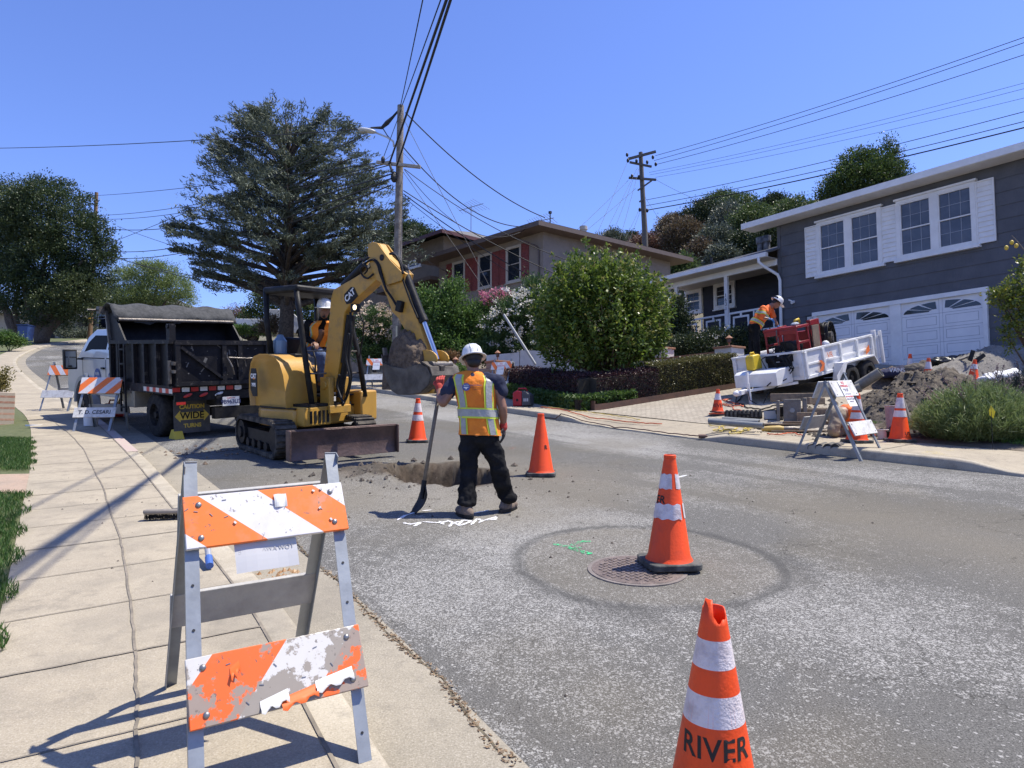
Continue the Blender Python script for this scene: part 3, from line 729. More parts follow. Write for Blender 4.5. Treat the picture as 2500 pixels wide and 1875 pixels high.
f.tube([(uL-.35, -.66, zw-.13), (uL-.35, -.66, zw-.3), (uL-.25, -.55, zw-.45), (uL+.02, -.12, zw-.75), (uL+.08, -.09, zw-.95), (uL+.08, -.09, zw-2), (uL+.08, -.09, .1)], .055, 8); f.build('downspout', WHT, blue, smooth=True)
# shingle courses
f = MB()
for i in range(1, 12):
    t = i/12; y = -.6+4.2*t; z = zw+(ridge_z-zw)*t; x0_ = e0+4.0*t
    f.add([(x0_, y-.02, z+.028), (e1, y-.02, z+.028), (e1, y+.01, z+.045), (x0_, y+.01, z+.045)], [(0, 1, 2, 3)])
f.build('shingle_course', mat('shingle_edge', (.06,.06,.06)), wr)
# posts and railing
posts = [uv(1774, 740)[0], uv(1652, 740)[0]]
for i, u in enumerate(posts):
    po = MB().bx(u-.075, u+.075, -.04, .06, zP-.02, zw-.38).build('porch_post', WHT, blue)
    if i == 0:
        for k, ch in enumerate('1631'):
            text('house_number', ch, .20, BLACK, Matrix.Translation((u, -.045, zP+1.62-k*.165)) @ FRONT, po, .004)
f = MB(); ra = zP+.95; rb = zP+.12
def fret(x0, x1):
    f.bx(x0, x1, 0, .05, ra-.07, ra)
    n = max(1, round((x1-x0)/1.3)); w = (x1-x0)/n
    for i in range(n):
        a = x0+i*w; f.bx(a, a+w, .002, .045, rb, rb+.06)
        c = a+w*.5; f.bx(c-.35, c-.29, .004, .043, rb+.06, ra-.24); f.bx(c+.29, c+.35, .004, .043, rb+.06, ra-.24); f.bx(c-.35, c+.35, .006, .041, ra-.24, ra-.17); f.bx(c-.035, c+.035, .004, .043, ra-.17, ra-.07)
        f.bx(a, a+.05, .004, .043, rb+.06, ra-.07)
fret(posts[0]+.08, uL-.05); fret(posts[1]+.08, posts[0]-.08); fret(W0+.5, posts[1]-.08)
f.build('porch_railing', WHT, blue)
s4c = 400/2212
for (xa, xb, ta, tb, ba, bb) in ((405, 640, 850, 785, 1160, 1120), (800, 1085, 745, 690, 1090, 1045), (190, 350, 890, 860, 1200, 1180)):
    u0, u1, z0, z1 = rect(HB, 1600+xa*s4c, 1600+xb*s4c, 560+ta*s4c, 560+tb*s4c, 560+ba*s4c, 560+bb*s4c, -rec)
    z0 = max(z0, zP+.5); window(blue, u0, u1, z0, z1, rec-.02, 2, .12, out=.06)
# roof vents on the wing
for (sx, sy, n_) in ((1857, 607, 2), (1872, 603, 2)):
    u, z = uv(sx, sy, -2.6); v_ = MB().cyl((u, 2.6, z-.2), (u, 2.6, z+.28), .13).cyl((u, 2.6, z+.2), (u, 2.6, z+.45), .17).build('roof_flue', mat('flue_dark', (.03,.03,.035), (.2,.2,.2), 3, .5), wr)
u, z = uv(1737, 650, -.8); MB().cyl((u, .8, z-.2), (u, .8, z+.35), .05).build('vent_stack', BLACK, wr)
MB().cyl((uL, 4, zr+1.2), (uL, 4, zr+1.25), .02).build('ridge_cap', BLACK, wr)

# ---- brown stucco house with red shutters
m_stuc = mat('taupe_stucco', (.27,.225,.185), (.235,.195,.16), 2, .9, .5, 90)
m_brf = mat('brown_fascia', (.13,.095,.075), (.11,.08,.065), 4, .6)
m_red = mat('red_shutter_paint', (.23,.055,.045), (.18,.045,.04), 4, .6)
m_gravel = mat('gravel_roof', (.24,.22,.19), (.15,.13,.11), 20, .95, .5)
C3 = V(1326, 600, 32.5)
FB = Fr((C3.x, C3.y, 4.9), (.68, -.733)); SB = Fr((C3.x, C3.y, 4.9), (.78, .626))
brown = thing('house', 'taupe stucco two storey house with red louvred shutters behind the flowering bushes', 'house', FB.o, FB.rz)
s3 = 420/2212
def b3(x, y): return 980+x*s3, 540+y*s3
uLb = FB.uv(*b3(485, 700))[0]; zTb = avg(FB.uv(*b3(1780, 125))[1], FB.uv(*b3(500, 500))[1])
uSb = SB.uv(1637, 690)[0]; print('brown', uLb, zTb, uSb)
# wall as a prism in local coords: x to the right corner, side wall direction in local coordinates
sd = Vector((SB.x.dot(FB.x), -SB.x.dot(FB.n), 0))
f = MB(); P4 = [Vector((uLb, 0, 0)), Vector((0, 0, 0)), sd*uSb, Vector((uLb, 0, 0))+sd*uSb]
f.prism([(q.x, q.y) for q in P4], -1, zTb+.1, 'xy'); f.build('wall', m_stuc, brown)
ovb = .95; cc = sum(P4, Vector())/4
E4 = [P4[0]+Vector((-1.0, -.95, 0)), P4[1]+Vector((.65, -.95, 0)), P4[2]+Vector((.9, .2, 0))+sd*.7, P4[3]+Vector((-1, 0, 0))+sd*.8]
f = MB(); R2 = [cc+(q-cc)*.35 for q in E4]
f.add([(q.x, q.y, zTb+.13) for q in E4]+[(q.x, q.y, zTb+.75) for q in R2], [(0, 1, 5, 4), (1, 2, 6, 5), (2, 3, 7, 6), (3, 0, 4, 7), (4, 5, 6, 7)])
rfb = f.build('roof', m_gravel, brown)
f = MB(); f.prism([(q.x, q.y) for q in E4], zTb-.10, zTb+.12, 'xy'); f.build('fascia', m_brf, rfb)
MB().cyl(cc+Vector((2.2, 0, zTb+.4)), cc+Vector((2.2, 0, zTb+1.35)), .17).cyl(cc+Vector((2.2, 0, zTb+1.3)), cc+Vector((2.2, 0, zTb+1.5)), .22).build('chimney_flue', mat('flue_tin', (.35,.33,.30)), rfb)
m_bw = mat('beige_window_trim', (.46,.41,.34))
for (xa, xb, ta, tb, ba, bb) in ((662, 825, 535, 497, 935, 915), (992, 1172, 443, 398, 885, 845), (1352, 1548, 348, 290, 805, 770)):
    (A_, t1), (B_, t2) = b3(xa, ta), b3(xb, tb); (_, t3), (_, t4) = b3(xa, ba), b3(xb, bb)
    window(brown, *rect(FB, A_, B_, t1, t2, t3, t4), -.005, 1, .10, mt=m_bw, out=.06)
for (xa, xb, ta, tb, ba, bb) in ((583, 660, 560, 542, 960, 950), (828, 910, 492, 478, 915, 900), (916, 992, 478, 455, 895, 885), (1172, 1258, 402, 385, 845, 825), (1266, 1354, 378, 352, 822, 805), (1548, 1642, 290, 272, 750, 738)):
    (A_, t1), (B_, t2) = b3(xa, ta), b3(xb, tb); (_, t3), (_, t4) = b3(xa, ba), b3(xb, bb)
    louvre(brown, *rect(FB, A_, B_, t1, t2, t3, t4), -.002, m_red, 14)
f = MB(); f.tube([(-1.35, -.9, zTb-.12), (-1.3, -.8, zTb-.25), (-.35, -.1, zTb-.75), (-.25, -.06, zTb-.95), (-.25, -.06, zTb-4)], .04, 6); f.build('downspout', m_brf, brown, smooth=True); f = MB()
f.tube([(uLb+.1, -.9, zTb-.12), (uLb+.2, -.8, zTb-.3), (uLb+.75, -.1, zTb-.75), (uLb+.8, -.06, zTb-.95), (uLb+.8, -.06, zTb-3)], .04, 6); f.build('downspout', m_brf, brown, smooth=True)
# entry wing to the left: lower roof, dark recess
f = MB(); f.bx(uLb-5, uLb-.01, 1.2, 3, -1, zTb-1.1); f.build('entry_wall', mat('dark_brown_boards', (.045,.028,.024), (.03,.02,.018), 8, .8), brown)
f = MB(); f.bx(uLb-6, uLb-.02, -.6, 3.2, zTb-1.15, zTb-.95); f.build('entry_roof', m_brf, brown)
f = MB(); f.bx(uLb-2.9, uLb-2.78, -.3, -.18, -1, zTb-1.16); f.bx(uLb-1.5, uLb-1.42, 1.12, 1.19, 0, zTb-1.9); f.bx(uLb-2.6, uLb-2.52, 1.12, 1.19, 0, zTb-1.9); f.bx(uLb-2.6, uLb-1.42, 1.10, 1.19, zTb-1.95, zTb-1.87); f.build('entry_post', m_brf, brown)
# tv antennas belong to their roofs
def antenna(par, p, s, a):
    b = MB(); p = Vector(p); b.cyl(p, p+Vector((0, 0, 1.5*s)), .025, n=6); q = p+Vector((0, 0, 1.4*s)); d = Vector((math.cos(a), math.sin(a), 0)); e = Vector((-d.y, d.x, 0))
    b.beam(q-d*.9*s, q+d*.9*s, .03, .03)
    for i in range(9): c = q+d*(-.85+.2*i)*s; l = (.25+.05*i)*s; b.cyl(c-e*l+Vector((0, 0, .12*s)), c+e*l-Vector((0, 0, .12*s)), .011, n=5)
    return b.build('tv_antenna', mat('antenna_metal', (.2,.2,.2), metal=.4), par)
antenna(rfb, (-2.6, 2.5, zTb+.3), .9, .2)
mst = MB().cyl((-.1, .6, zTb+.1), (-.1, .6, zTb+1.0), .03).box((-.1, .6, zTb+1.0), (.12, .12, .12)).build('service_mast', BLACK, rfb)

# ---- neighbour behind: grey roof, white window
NB = V(1010, 640, 44); FN = Fr((NB.x, NB.y, 6.5), (.68, -.733))
nb = thing('house', 'brown house with grey shingle roof behind the cedar and left of the taupe house', 'house', FN.o, FN.rz)
zn = FN.uv(1010, 600)[1]
f = MB(); f.bx(-9, 3.2, 0, 8, -1.5, zn); f.build('wall', mat('tan_wall', (.2,.165,.13), (.17,.14,.11), 3, .9), nb)
f = MB(); f.add([(-10, -.9, zn-.02), (4.2, -.9, zn-.02), (4.2, 9, zn-.02), (-10, 9, zn-.02), (-6, 4, zn+1.5), (1, 4, zn+1.5)], [(0, 1, 5, 4), (1, 2, 5), (2, 3, 4, 5), (3, 0, 4)]); rn = f.build('roof', m_shing, nb)
f = MB(); f.bx(-10, 4.2, -.95, -.9, zn-.2, zn+.02); f.bx(4.2, 4.25, -.9, 9, zn-.2, zn+.02); f.build('fascia', mat('maroon_fascia', (.09,.03,.028)), rn)
u0, u1, z0, z1 = rect(FN, 998, 1028, 633, 637, 653, 656); window(nb, u0, u1, z0, z1, -.02, 2, .09, out=.05)
antenna(rn, (1.0, 4, zn+1.4), 1.3, .1)

# ---- houses at the far left end of the street
def farhouse(label, sx, sy, y, rzdir, w, h, dpt, mw, mr, posts=True, eave=.8):
    P = V(sx, sy, y); F_ = Fr(P, rzdir); hs_ = thing('house', label, 'house', (P.x, P.y, P.z), F_.rz)
    MB().bx(0, w, 0, dpt, -3, h).build('wall', mw, hs_)
    f = MB(); f.add([(-eave, -eave, h), (w+eave, -eave, h), (w+eave, dpt+eave, h), (-eave, dpt+eave, h), (0, dpt/2, h+dpt*.13), (w, dpt/2, h+dpt*.13)], [(0, 1, 5, 4), (1, 2, 5), (2, 3, 4, 5), (3, 0, 4), (0, 3, 2, 1)]); rr_ = f.build('roof', mr, hs_)
    MB().bx(-eave, w+eave, -eave-.04, -eave, h-.2, h+.03).build('fascia', WHT, rr_)
    return hs_
m_gry = mat('grey_far_siding', (.16,.155,.15), (.13,.125,.12), 2, .9)
h1 = farhouse('grey post and beam house half hidden behind the oak at the top of the street', 150, 832, 86, (.93, -.36), 13, 4.6, 8, m_gry, m_shing)
f = MB()
for x in (1.6, 3.3, 5.2, 6.1, 8.2, 10.0): f.bx(x, x+.18, -.12, -.02, -1, 4.5)
f.build('post', mat('pale_post', (.40,.39,.37)), h1)
for x in (3.6, 6.4, 8.5): window(h1, x, x+1.6, 1.0, 3.8, -.02, 1, .1, out=.05)
h2 = farhouse('low beige house with a dark garage opening behind the oak trunks on the left', -170, 842, 74, (.93, .36), 13.5, 4.0, 8, mat('beige_far_wall', (.42,.38,.31), (.36,.33,.27), 3, .9), m_shing)
MB().bx(7.2, 11.5, -.06, -.01, -1, 2.8).build('garage_door', mat('opening_shade', (.02,.02,.02)), h2)  # no door: near-black sheet paints the shade inside the open garage
MB().bx(2, 4, -.06, -.01, .5, 2.2).build('window', GLASS, h2)
# ================================================================ TREES AND PLANTS
def px2m(y): return y/FPX
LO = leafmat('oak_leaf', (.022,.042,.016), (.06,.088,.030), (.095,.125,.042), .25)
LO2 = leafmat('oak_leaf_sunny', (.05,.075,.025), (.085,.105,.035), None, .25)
LC_ = leafmat('cedar_needle', (.058,.074,.048), (.135,.16,.11), (.19,.22,.16), .15, .6)
LP = leafmat('pine_needle_light', (.12,.175,.05), (.21,.26,.09), (.27,.31,.13), .35)
LS = leafmat('shrub_leaf_green', (.045,.10,.02), (.12,.20,.045), (.19,.26,.08), .35)
LM = leafmat('myrtle_leaf', (.045,.09,.015), (.16,.225,.035), (.30,.34,.08), .4, .42, .4)
LMY = leafmat('myrtle_tip', (.17,.19,.05), (.26,.23,.09), None, .4, .3)
LOL = leafmat('oleander_leaf', (.035,.075,.022), (.09,.15,.045), None, .3)
LD = leafmat('dark_hill_leaf', (.022,.038,.016), (.05,.072,.028), (.08,.10,.04), .2)
LG = leafmat('grey_olive_leaf', (.06,.075,.05), (.12,.14,.10), (.16,.18,.13), .2)
LBR = leafmat('brown_seed_leaf', (.085,.06,.035), (.16,.12,.07), (.10,.11,.05), .2)
LRD = leafmat('rust_leaf', (.13,.065,.045), (.19,.115,.085), (.09,.09,.04), .2)
LGR = leafmat('hill_green_leaf', (.05,.085,.025), (.11,.15,.045), None, .25)
def tree(name, label, cat, basep, blobs, nc, per, cr, ls, m, tips=None, r0=.2, bark=BARK, group=None, asp=.5, shell=.5, up=.35, extra=None, rnd=.9, bot=None):
    t = thing(name, label, cat, basep, 0, group); B = Vector(basep)
    loc = [(b_[0]-B.x, b_[1]-B.y, b_[2]-B.z)+tuple(b_[3:]) for b_ in blobs]
    if tips is None:
        tips = [(b_[0], b_[1], b_[2]) for b_ in loc[:7]]
    if r0: limbs('trunk', t, (0, 0, -.4), tips, r0, bark)
    crown('crown', t, loc, nc, per, cr, ls, m, asp, shell, up, rnd)
    if extra: extra(t, loc)
    return t
def blobpx(L_, y):
    """list of (sx, sy, rx_px, ry_px, dy, depth radius factor) -> world ellipsoids round distance y"""
    out = []
    for q in L_:
        sx, sy, rx, ry = q[:4]; yy = y+(q[4] if len(q) > 4 else 0); p = V(sx, sy, yy); k = yy/FPX
        out.append((p.x, p.y, p.z, rx*k, (q[5] if len(q) > 5 else .9)*rx*k, ry*k))
    return out
# -- two big live oaks at the far left
Bk = V(103, 828, 62)
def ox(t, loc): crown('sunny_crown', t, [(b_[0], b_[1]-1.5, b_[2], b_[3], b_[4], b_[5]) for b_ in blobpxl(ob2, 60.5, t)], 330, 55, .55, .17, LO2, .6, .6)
def blobpxl(L_, y, t): return [(b_[0]-t.location.x, b_[1]-t.location.y+1.5, b_[2]-t.location.z)+tuple(b_[3:]) for b_ in blobpx(L_, y)]
ob2 = [(190, 705, 62, 40), (150, 735, 70, 34), (215, 740, 45, 28), (110, 600, 50, 40), (60, 560, 45, 40)]
tree('oak_tree', 'large dark live oak with broad dense crown and thick trunk at the far left', 'tree', Bk,
     blobpx([(120, 520, 110, 90), (60, 560, 90, 90), (190, 590, 85, 90), (230, 640, 55, 75), (120, 650, 110, 80), (250, 600, 32, 60), (160, 700, 90, 60), (60, 700, 70, 70), (100, 475, 80, 50), (200, 700, 75, 55), (130, 770, 90, 28)], 62),
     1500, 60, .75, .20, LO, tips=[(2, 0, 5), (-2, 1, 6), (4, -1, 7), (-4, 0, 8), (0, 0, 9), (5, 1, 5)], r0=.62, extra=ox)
Bk = V(38, 828, 64)
tree('oak_tree', 'dark live oak at the left edge of the photo with a thinner leaning trunk', 'tree', Bk,
     blobpx([(0, 520, 75, 80), (-40, 600, 90, 100), (20, 640, 60, 60), (-10, 700, 60, 60), (30, 735, 45, 30), (-60, 500, 80, 70)], 64),
     700, 55, .75, .20, LO, tips=[(-2, 0, 5), (-4, 1, 6.5), (1, -1, 7), (-6, 0, 9), (-1.5, 0, 4)], r0=.4)
# -- light pine beyond the top of the road
Bk = V(365, 815, 80)
tree('pine_tree', 'light green bushy pine behind the dump truck', 'tree', Bk,
     blobpx([(300, 690, 42, 42), (345, 665, 40, 28), (390, 670, 48, 32), (430, 700, 42, 34), (380, 715, 60, 32), (450, 730, 28, 22), (330, 725, 60, 24), (270, 720, 25, 30)], 80), 640, 60, .8, .26, LP, asp=.25, r0=.3, up=.8)
# -- blue-green cedar: real branch whorls carrying flat sprays
def cedar():
    y0 = 36; Bp = V(697, 845, y0); t = thing('cedar_tree', 'tall spreading blue-grey cedar with layered branches beyond the excavator', 'tree', Bp)
    k = y0/FPX; H = V(697, 262, y0).z-Bp.z
    cx = 0
    b = MB(); b.tube([(0, 0, -.5), (.05, 0, 2), (-.1, .1, 5), (.1, 0, 8.5), (-.1, 0, 11.5), (-.3, 0, H-.5)], [.42, .36, .30, .2, .1, .03], 9)
    Pl, Dl = [], []
    def outline(z, side):       # half width of the crown at height z (metres), left / right, from the photograph
        zs = [2.2, 3.6, 4.9, 6.2, 7.5, 8.5, 9.6, 10.7, 11.8, 12.3, H]
        lw = [3.4, 4.8, 5.7, 6.1, 5.7, 4.0, 4.3, 4.3, 3.2, 2.2, .6]; rw = [3.0, 5.6, 6.8, 6.9, 6.4, 6.1, 5.3, 4.6, 3.7, 2.2, .8]
        return np.interp(z, zs, lw if side < 0 else rw)
    nb_ = 118
    for i in range(nb_):
        zf = (i+.5)/nb_; z0_ = 1.9+zf*(H-3.0)*.86; a = i*2.39996+random.uniform(-.3, .3)
        side = math.cos(a); rise = random.uniform(.18, .5)+.4*zf
        z1_ = min(z0_+rise*3.5, H-.1)
        L__ = outline(z1_, side)*random.uniform(.62, 1.06)*(abs(side)*1.0+(1-abs(side))*.85)
        if z0_ < 4 and side > .2: L__ *= .9
        d = Vector((math.cos(a), math.sin(a)*.8, 0))
        P = []
        for s in range(8):
            q = s/7; r_ = L__*q; zc = z0_+(z1_-z0_)*(q**.8)-.45*max(0, q-.7)*L__*.18; P.append(Vector((0, 0, zc))+d*r_+Vector((-d.y, d.x, 0))*math.sin(q*3+i)*.25*q)
        b.tube(P, [(.15 if zf < .35 else .11)*(1-.88*s/7)*(1.25-zf*.7) for s in range(8)], 5)
        for s in range(int(25*max(.5, L__/5))):
            q = random.uniform(.25 if z1_ > 5.5 else .62, 1.0); idx = q*7; j = min(int(idx), 6); fpos = P[j].lerp(P[j+1], idx-j)
            sd_ = random.choice((-1, 1)); sp = (d*random.uniform(.35, .9)+Vector((-d.y, d.x, 0))*sd_*random.uniform(.3, 1)).normalized()
            ln = random.uniform(.5, 1.35)*(1.25-q*.55); tip = fpos+sp*ln+Vector((0, 0, random.uniform(-.05, .4)))
            if float(fbm(fpos.x*.55+7, fpos.y*.55, fpos.z*.8)) < .40: continue
            m_ = 46
            tt = rng.random(m_); base_ = np.array(fpos)[None]+np.outer(tt, np.array(tip-fpos))
            lat = rng.normal(size=(m_, 3))*np.array([.13, .13, .05])*(1.15-tt[:, None]*.6)
            Pl.append(base_+lat); dr = np.array(sp)[None]*.7+rng.normal(size=(m_, 3))*.5; dr[:, 2] += .28; Dl.append(dr)
    for q in range(1500):
        a = random.uniform(0, 2*PI); z_ = 2.6+(H-2.7)*random.random()**.85; ou = outline(z_, math.cos(a))*(.8+.35*float(vnoise(math.cos(a)*3+9, math.sin(a)*3, z_*.9)))
        rr_ = ou*random.uniform(.42, 1.0)**.7
        if z_ < 6 and rr_ < ou*(.92-.08*z_): continue
        d = Vector((math.cos(a), math.sin(a)*.8, 0)); c = d*rr_+Vector((0, 0, z_-.25*(1-rr_/max(ou, .1))))
        tip = c+(d+Vector((0, 0, random.uniform(.1, .6)))).normalized()*random.uniform(.4, .9); m_ = 34; tt = rng.random(m_)
        if float(fbm(c.x*.55+7, c.y*.55, c.z*.8)) < .43: continue
        Pl.append(np.array(c)[None]+np.outer(tt, np.array(tip-c))+rng.normal(size=(m_, 3))*np.array([.16, .16, .07])*(1.15-tt[:, None]*.6)); dr = np.array(d)[None]*.7+rng.normal(size=(m_, 3))*.5; dr[:, 2] += .35; Dl.append(dr)
    b.build('trunk', mat('cedar_bark', (.035,.028,.022), (.08,.065,.05), 9, .95, .6), t, smooth=True)
    P_ = np.concatenate(Pl); D_ = np.concatenate(Dl)
    leaves('crown', P_, D_, .26, .05, LC_, t)
    return t
cedar()
# -- crape myrtle in the bed in front (upright sprays, glossy)
Bm = G(1482, 940); Bm = Vector((2.75, 19.4, T(2.75, 19.4)))
def myr():
    t = thing('myrtle_tree', 'round glossy green myrtle tree growing behind the dark red hedge', 'tree', Bm)
    tips = []; b = MB(); Pl, Dl, Py, Dy = [], [], [], []
    C = V(1466, 765, 19.2)-Bm; k = 19.3/FPX
    outl = []
    for i in range(640):
        a = random.uniform(0, 2*PI); el = math.acos(random.uniform(-.62, 1)); 
        rr_ = .68+.32*random.random()**.6
        n_ = Vector((math.sin(el)*math.cos(a), math.sin(el)*math.sin(a), math.cos(el)))
        bump = .87+.3*float(vnoise(n_.x*2.3+4, n_.y*2.3, n_.z*2.3+9))
        tip = C+Vector((n_.x*2.0, n_.y*1.75, n_.z*(1.85 if n_.z > 0 else 1.75)))*rr_*bump
        tip.x += .1*math.sin(a*3)
        st_ = tip*.55+Vector((0, 0, .1))+Vector((0, 0, C.z*.12))
        dr = ((tip-st_).normalized()+Vector((0, 0, 1.0))).normalized()
        ln = random.uniform(.5, .95); tip = tip+dr*random.uniform(0, .28)*(random.random() < .5); s0 = tip-dr*ln
        for q in range(26):
            f_ = random.random(); p_ = s0.lerp(tip, f_); o_ = Vector(rng.normal(size=3))*.055*(1.3-f_)
            Pl.append(p_+o_*1.6); Dl.append(o_.normalized()+dr*.35+Vector((0, 0, -.15)))
        if random.random() < .35:
            for q in range(9): Py.append(tip+Vector(rng.normal(size=3))*.05); Dy.append(Vector(rng.normal(size=3))+dr)
        if i % 9 == 0: tips.append(tip*.93)
    P2, O2 = cloud([(C.x, C.y, C.z-.1, 1.62, 1.4, 1.5)], 760, 26, .26, .5)
    leaves('crown', np.concatenate([np.array([tuple(v) for v in Pl]), P2]), np.concatenate([np.array([tuple(v) for v in Dl]), O2+rng.normal(size=O2.shape)*.7]), .125, .06, LM, t)
    leaves('new_growth', np.array([tuple(v) for v in Py]), np.array([tuple(v) for v in Dy]), .09, .04, LMY, t)
    for q in range(5):
        a = q*1.25; b.tube([(.12*math.cos(a), .12*math.sin(a), -.4), (.2*math.cos(a), .2*math.sin(a), .5), (.55*math.cos(a), .5*math.sin(a), 1.5), (1.0*math.cos(a), .9*math.sin(a), 2.6)], [.07, .06, .045, .02], 7)
    for q in tips: b.tube([Vector((0, 0, .3)), q*.45+Vector((0, 0, .25)), q], [.035, .02, .006], 5)
    b.build('trunk', mat('myrtle_bark', (.19,.13,.08), (.10,.07,.05), 8, .8), t, smooth=True)
myr()
# -- tall green shrubs right of the pole
def shrub(label, L_, y, nc, per, cr, ls, m, name='shrub', asp=.5, extra=None, shell=.45, up=.5, group=None, rnd=.9):
    bl = blobpx(L_, y); cx = sum(q[0] for q in bl)/len(bl); B = Vector((cx, y, T(cx, y)))
    return tree(name, label, 'shrub', B, bl, nc, per, cr, ls, m, tips=[(q[0]-B.x, q[1]-B.y, q[2]-B.z) for q in bl[:5]], r0=.05, asp=asp, extra=extra, shell=shell, up=up, group=group, rnd=rnd)
shrub('tall dense green shrub with pointed tops below the red shutters', [(1105, 760, 55, 55), (1060, 790, 60, 60), (1150, 800, 55, 60), (1100, 855, 90, 45), (1050, 880, 50, 40), (1108, 705, 24, 38), (1180, 835, 35, 45), (1040, 740, 30, 40), (1175, 770, 22, 40)], 25.5, 820, 46, .30, .105, LS)
shrub('low green shrub beside the wooden pole', [(1005, 800, 34, 60), (1020, 860, 36, 40), (1000, 745, 22, 35), (990, 880, 30, 30)], 27.5, 280, 42, .3, .11, LS)
def flowers(mf, L_, y, n, sz, k=26):
    def ex(t, loc):
        bl = [(q[0]-t.location.x, q[1]-t.location.y, q[2]-t.location.z)+tuple(q[3:]) for q in blobpx(L_, y)]
        P, O = cloud(bl, n, k, .13, .9)
        leaves('blossom', P, O+rng.normal(size=P.shape)*.8, sz, sz*.8, mf, t)
    return ex
F_W = leafmat('white_blossom', (.55,.53,.47), (.72,.70,.64), None, .3); F_P = leafmat('pink_blossom', (.42,.12,.20), (.62,.26,.34), None, .3); F_B = leafmat('cream_blossom', (.50,.38,.27), (.66,.55,.42), None, .3)
F_R = leafmat('magenta_blossom', (.25,.03,.07), (.4,.08,.15), None, .3)
shrub('oleander bush covered in white flowers left of the myrtle', [(1265, 770, 62, 55), (1300, 720, 40, 45), (1230, 810, 50, 60), (1300, 820, 50, 55), (1250, 858, 60, 34), (1330, 760, 30, 60), (1180, 860, 36, 34)], 24.5, 760, 46, .28, .12, LOL, 'oleander_bush', .3,
      extra=flowers(F_W, [(1262, 762, 64, 58, -.25), (1290, 730, 42, 40, -.25), (1225, 800, 45, 45, -.3), (1275, 840, 35, 35, -.4)], 24.3, 130, .07, 16), up=.8)
shrub('oleander bush with pink flowers at its top behind the white one', [(1222, 750, 46, 40), (1200, 790, 40, 40)], 26, 210, 42, .26, .12, LOL, 'oleander_bush', .3,
      extra=flowers(F_P, [(1212, 728, 40, 22, -.3), (1240, 722, 25, 18, -.3), (1195, 740, 22, 18, -.3)], 25.9, 75, .075, 22), up=.8)
shrub('bush of cream coloured blossom between the excavator boom and the wooden pole', [(915, 790, 42, 45), (890, 820, 38, 40), (935, 830, 32, 40), (905, 860, 44, 28), (935, 870, 34, 26)], 28, 400, 42, .3, .12, LOL, 'flowering_bush', .35,
      extra=flowers(F_B, [(915, 780, 44, 44, -.3), (892, 812, 36, 34, -.3), (935, 800, 30, 36, -.3)], 27.9, 105, .08, 16))
shrub('rounded yellow-green shrub behind the cedar trunk', [(740, 720, 60, 40), (660, 730, 45, 35), (780, 760, 60, 40), (620, 780, 40, 30)], 48, 380, 46, .5, .17, LGR)
shrub('small russet-leaved shrub near the orange striped barricade', [(1100, 870, 22, 14), (1090, 880, 26, 14)], 22.5, 90, 34, .14, .06, leafmat('russet_leaf', (.13,.07,.03), (.2,.12,.05), None))
shrub('small clipped green bush between the two brick lantern pillars', [(1120, 905, 20, 17), (1112, 915, 22, 14)], 20.5, 90, 36, .12, .05, LS)
shrub('dark climbing shrub beside the porch windows', [(1655, 760, 26, 45), (1660, 800, 30, 50), (1640, 830, 34, 40)], 25.3, 260, 40, .25, .09, LD)
shrub('dark bed of rose bushes in front of the porch railing', [(1700, 845, 60, 35), (1760, 840, 60, 38), (1820, 835, 60, 40), (1860, 845, 40, 35), (1670, 850, 40, 30)], 22.8, 520, 40, .25, .08, LD,
      extra=flowers(F_W, [(1770, 815, 40, 12, -.4), (1720, 830, 40, 15, -.4)], 22.6, 12, .06, 8))
# -- hillside trees
hill_things = []
HILL = [
 ('feathery grey-green tree on the hillside left of the far pole', (1495, 590, 40, 28), 78, LG), ('russet leaved bush below the far utility pole', (1575, 600, 45, 26), 66, LRD),
 ('dark tree showing between the feathery one and the russet bush', (1540, 590, 26, 26), 82, LD), ('large seeding brownish tree in the middle of the hillside', (1670, 575, 52, 42), 64, LBR),
 ('wide olive grey tree high on the hillside', (1780, 550, 52, 58), 66, LG), ('dark green tree on the skyline of the hill', (1720, 520, 58, 30), 74, LD), ('bright green tree on the skyline near the blue roof', (1800, 505, 58, 32), 76, LGR),
 ('round brown-green bush above the grey porch roof', (1710, 625, 32, 42), 56, LBR), ('dark round bush against the blue house wall', (1830, 595, 45, 42), 56, LD), ('low light green bush peeping over the porch roof', (1760, 625, 32, 18), 50, LG),
 ('yellow-green bush behind the eave of the taupe house', (1665, 660, 32, 30), 46, LGR), ('dark shadowy tree trunks clump low on the hillside', (1780, 610, 40, 30), 62, LD), ('tree at the skyline by the end of the porch roof ridge', (1880, 560, 30, 30), 70, LD),
 ('olive tree low behind the taupe house roof', (1610, 620, 40, 28), 72, LG), ('broad green tree on the hill directly left of the blue roof end', (1840, 540, 55, 40), 62, LGR), ('dark tree low on the hill beside the blue house wall', (1880, 590, 45, 45), 54, LD), ('olive tree on the hill above the porch roof ridge', (1750, 590, 48, 40), 58, LG), ('tall green tree crowning the hill', (1760, 500, 50, 34), 80, LGR), ('brown-green tree between the far pole and the hill crown', (1640, 560, 45, 36), 74, LBR),
 ('wide green tree on the ridge right behind the blue house eave', (1935, 520, 60, 38), 66, LGR), ('dark olive tree on the ridge between two green ones', (1890, 500, 40, 26), 74, LD),
 ('thin olive shrub under the leaning wires', (1640, 545, 26, 20), 84, LG)]
